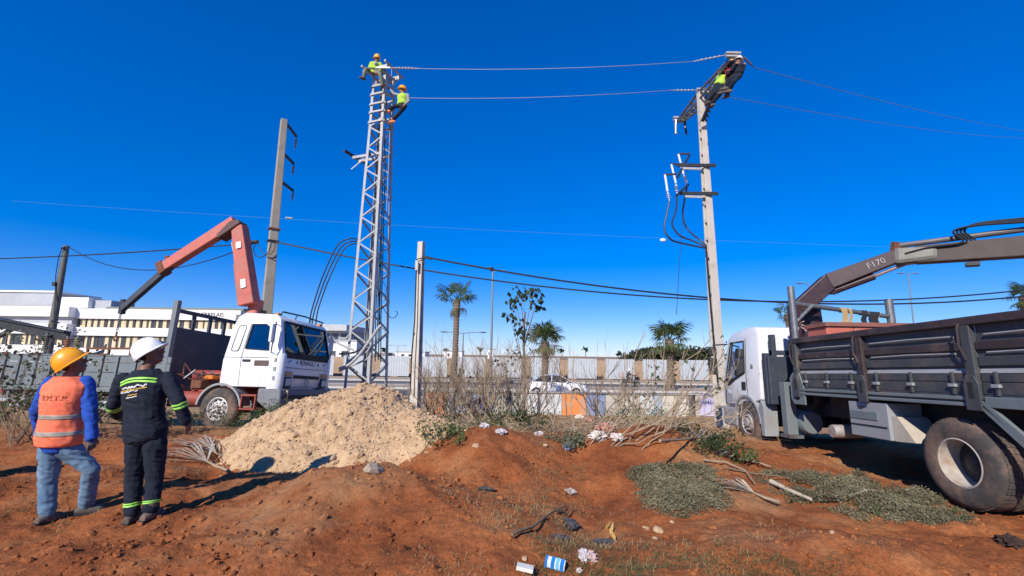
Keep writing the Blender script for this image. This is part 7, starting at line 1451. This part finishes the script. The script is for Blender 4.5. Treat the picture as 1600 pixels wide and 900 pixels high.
for x, z1, w1 in ((-1.30, 1.26, .63), (-1.05, 1.39, .62), (-0.45, 1.465, .62), (0.25, 1.445, .62), (0.42, 1.37, .63)): rr.append([V((x, -w1, z1 - 0.02)), V((x, -w1 * 0.8, z1 + 0.02)), V((x, w1 * 0.8, z1 + 0.02)), V((x, w1, z1 - 0.02))])
b.rings(rr); b.build('roof', M_carw, car, 50)
for s in (-1, 1):
    for (x0, z0, x1, z1) in ((-1.72, 1.0, -1.1, 1.36), (1.22, .93, .35, 1.40), (-0.32, .96, -0.30, 1.42)): MB().bar((x0, s * .80, z0), (x1, s * .62, z1), 0.04, 0.035).build('pillar', M_carw, car, 0)
    MB().box(-2.27, -1.95, *sorted((s * .60, s * .80)), .78, .90).build('tail_light', M_redl, car, 0, bevel=0.03); MB().box(1.85, 2.16, *sorted((s * .56, s * .76)), .60, .70).build('headlight', M_carg, car, 0, bevel=0.03)
    MB().box(0.65, 0.8, *sorted((s * .86, s * 1.0)), .95, 1.06).build('wing_mirror', M_carw, car, 0, bevel=0.03)
    for x in (-0.25, -0.95): MB().box(x, x + 0.18, *sorted((s * .885, s * .905)), .80, .83).build('door_handle', M_carw, car, 0)
    for x in (-1.38, 1.36):
        t = MB().lathe([(.2, -.1), (.3, -.11), (.32, -.08), (.32, .08), (.3, .11), (.2, .1)], (0, 0, 0), 'Y', 24).build('wheel', M_black, car); t.location = (x, s * .80, .32)
        MB().lathe([(.2, .09 * s), (.15, .06 * s), (.05, .08 * s), (.001, .08 * s)], (0, 0, 0), 'Y', 16).build('rim', M_galv, t)
sx = at(985, 596, 43.5).x
sc = empty('scooter', (sx, 43.5, RZ), 'dark delivery scooter with a pale box on the far carriageway', 'scooter')
for x in (-0.6, 0.62): t = MB().lathe([(.16, -.05), (.27, -.05), (.29, 0), (.27, .05), (.16, .05)], (0, 0, 0), 'Y', 18).build('wheel', M_black, sc); t.location = (x, 0, .29); MB().lathe([(.16, -.03), (.05, -.03), (.05, .03), (.16, .03)], (0, 0, 0), 'Y', 14).build('rim', M_steel, t)
MB().loft([((-0.75, 0, .62), (0, .12, 0), (0, 0, .14)), ((-0.2, 0, .58), (0, .16, 0), (0, 0, .18)), ((0.05, 0, .38), (0, .14, 0), (0, 0, .08)), ((0.35, 0, .42), (0, .12, 0), (0, 0, .1)), ((0.5, 0, .85), (0, .14, 0), (.06, 0, .06))], 12).build('body', M_dark, sc, 50)
MB().tube([(0.62, 0, .29), (0.48, 0, .95), (0.42, 0, 1.02)], .035, 8).build('fork', M_steel, sc); MB().tube([(.42, -.32, 1.05), (.46, 0, 1.0), (.42, .32, 1.05)], .02, 6).build('handlebar', M_black, sc); MB().box(-1.05, -.6, -.24, .24, .82, 1.28).build('top_box', mat('box_pink', (.55, .45, .44), .6), sc, 0, bevel=.03)
def P_(x, y, z): return V((sx + x, 43.5 + y, RZ + z))
person('person', 'rider in dark clothes on the delivery scooter', dict(pelvis=P_(-.3, 0, .85), neck=P_(-.12, 0, 1.36), head=P_(-.06, 0, 1.52), sL=P_(-.13, .18, 1.3), sR=P_(-.13, -.18, 1.3), eL=P_(.12, .24, 1.1), eR=P_(.12, -.24, 1.1), wL=P_(.36, .28, 1.08), wR=P_(.36, -.28, 1.08), hL=P_(-.28, .1, .84), hR=P_(-.28, -.1, .84), kL=P_(.12, .16, .78), kR=P_(.12, -.16, .78), aL=P_(.1, .14, .42), aR=P_(.1, -.14, .42), hd=V((1, 0, 0)), tL=V((1, 0, 0)), tR=V((1, 0, 0))), 0.03, M_navyc, M_navyc, M_skin, M_boot, M_hel_w, None, det=False, wr=0)

# ------------------------------------------------------------------ litter
def crumple(name, px, py, r, m, label, cat, group, flat=0.55, seed=1, el=(1, 1), rz=0.0, lift=0.3):
    p = on(px, py); bm = bmesh.new(); bmesh.ops.create_icosphere(bm, subdivisions=4, radius=1.0)
    for v in bm.verts:
        q = v.co * 1.7 + V((seed * 3.1, seed, -seed)); k = 1 - abs(mnoise.noise(q)) * 0.75 + 0.35 * mnoise.noise(q * 2.3) - abs(mnoise.noise(q * 4.5)) * 0.3; v.co = V((v.co.x * k * el[0], v.co.y * k * el[1], v.co.z * k * flat)) * r
    me = bpy.data.meshes.new(name); bm.to_mesh(me); bm.free(); me.materials.append(m); o = link(name, me); o.location = p + V((0, 0, r * flat * lift)); o.rotation_euler = (0, 0, rz); return tag(o, label, cat, group)
M_bag = mat('clear_bag', (0.55, 0.50, 0.50), 0.3, var=0.3, scale=14); M_bagp = mat('pink_bag', (0.62, 0.36, 0.30), 0.4, var=0.3, scale=14, col2=(0.7, 0.55, 0.52)); M_bagb = mat('black_bag', (0.04, 0.037, 0.036), 0.6, var=0.4, scale=12, col2=(0.12, 0.11, 0.105)); M_bluew = mat('blue_wrap', (0.05, 0.14, 0.42), 0.5, var=0.3, scale=20, col2=(0.4, 0.45, 0.6)); M_rag = mat('pale_rag', (0.62, 0.56, 0.50), 0.9, var=0.25, scale=8); M_pinkr = mat('pink_rag', (0.55, 0.24, 0.19), 0.9, var=0.25, scale=8)
G = 'litter on the ground'
crumple('plastic_bag', 912, 872, 0.075, M_bag, 'crumpled pale clear plastic bag near the bottom edge', 'bag', G, 0.7, 2, (0.8, 1.1)); crumple('plastic_bag', 924, 876, 0.075, M_bagp, 'crumpled pink plastic bag near the bottom edge', 'bag', G, 0.6, 3, (0.8, 1.1)); crumple('plastic_scrap', 888, 822, 0.13, M_bagb, 'largest black plastic scrap below the curved root', 'plastic', G, 0.35, 4, (0.9, 1.3)); crumple('plastic_scrap', 872, 842, 0.10, M_bagb, 'torn black plastic scrap left of the largest one', 'plastic', G, 0.25, 5, (1.3, 0.7)); crumple('plastic_scrap', 945, 850, 0.10, M_bagb, 'small black plastic scrap right of the bags', 'plastic', G, 0.25, 6, (1.3, 0.8)); crumple('plastic_scrap', 752, 764, 0.15, M_bagb, 'flat dark grey strip of plastic on the central mound', 'plastic', G, 0.14, 7, (1.25, 0.45), -0.25)
crumple('blue_wrapper', 888, 700, 0.11, M_bluew, 'blue crumpled wrapper behind the central mound', 'wrapper', G, 0.6, 8); crumple('cardboard_scrap', 891, 770, 0.085, mat('dirty_card', (0.30, 0.19, 0.14), 0.9, var=0.4, scale=18, col2=(0.6, 0.55, 0.5)), 'dirty scrap of card in the grassy hollow', 'card', G, 0.5, 9, (1, 0.8)); crumple('paper_scrap', 905, 895, 0.03, M_rag, 'cream paper scrap beside the blue carton', 'paper', G, 0.8, 10); crumple('plastic_bag', 782, 678, 0.10, M_bag, 'white plastic bag caught below the bare shrubs', 'bag', G, 0.6, 11); crumple('plastic_bag', 757, 668, 0.09, M_bag, 'smaller white bag left of the one below the shrubs', 'bag', G, 0.6, 12); crumple('plastic_bag', 842, 680, 0.11, M_bag, 'crumpled grey bag on the tan earth ramp', 'bag', G, 0.6, 13)
rg = random.Random(15)
for i, (px, py, r, m, lab) in enumerate(((905, 655, 0.19, M_rag, 'white cloth at the left end of the rag heap'), (920, 660, 0.2, M_pinkr, 'pink cloth hanging on the rag heap'), (938, 656, 0.16, M_rag, 'pale cloth on top of the rag heap'), (930, 672, 0.18, M_rag, 'pale cloth in the middle of the rag heap'), (945, 678, 0.22, M_pinkr, 'reddish cloth low in the rag heap'), (955, 668, 0.2, M_rag, 'white cloth at the right end of the rag heap'), (935, 690, 0.15, M_rag, 'white scrap at the foot of the rag heap'), (964, 690, 0.12, M_rag, 'small white scrap under the cut branches'))):
    crumple('rag', px, py, r, m, lab, 'rag', 'rag heap', 0.6, 20 + i, (1.1, 0.8), rg.uniform(0, 3), 0.8)
# cartons
def carton(px, py, sx_, sy_, sz_, rz, tilt, m, label, stripes=None):
    p = on(px, py); o = empty('drink_carton', p + V((0, 0, 0.02)), label, 'carton', G, 0, (tilt, R(8), rz)); MB().box(-sx_ / 2, sx_ / 2, -sy_ / 2, sy_ / 2, 0, sz_).build('box', m, o, 0, bevel=0.004)
    if stripes:
        for (x0, x1, m2) in stripes: MB().box(sx_ * x0, sx_ * x1, -sy_ / 2 - 0.0015, sy_ / 2 + 0.0015, -0.001, sz_ + 0.0015).build('print', m2, o, 0)
mwh = mat('carton_white', (0.75, 0.78, 0.82), 0.4, var=0.08); mbl2 = mat('carton_blue', (0.02, 0.22, 0.62), 0.4, var=0.1); mlb = mat('carton_light_blue', (0.18, 0.55, 0.78), 0.4, var=0.1)
carton(867, 890, 0.16, 0.06, 0.06, R(-14), 0.3, mwh, 'blue and white drink carton at the bottom edge', ((-0.5, -0.38, mbl2), (-0.2, -0.02, mbl2), (0.05, 0.2, mlb), (0.26, 0.44, mbl2))); carton(820, 898, 0.13, 0.07, 0.03, R(-8), 0.1, mat('carton_cream', (0.68, 0.66, 0.58), 0.6), 'flattened cream carton left of the blue one')
for i, (px, py, lab) in enumerate(((953, 838, 'yellow dry leaf standing right of the black plastic'), (962, 848, 'yellow dry leaf below the standing one'), (945, 830, 'narrow yellow dry leaf by the green weed'))):
    p = on(px, py); d = V((rg.uniform(-.5, .5), rg.uniform(-.3, .3), 1 - 0.3 * i)).normalized(); s = V((1, 0.2, 0)) * 0.02; L = 0.14; tag(MB().add([p, p + d * L * .4 - s, p + d * L * .4 + s, p + d * L], [(0, 1, 3, 2)]).build('dry_leaf', mat('yellow_leaf', (0.55, 0.36, 0.12), 0.8, var=0.2), None, 0, normals=False), lab, 'leaf', 'yellow dry leaves')
crumple('burnt_clod', 1578, 852, 0.11, mat('burnt_soil', (0.05, 0.025, 0.018), 0.95, var=0.4), 'dark burnt clod at the right edge of the bank', 'clod', None, 0.6, 31)
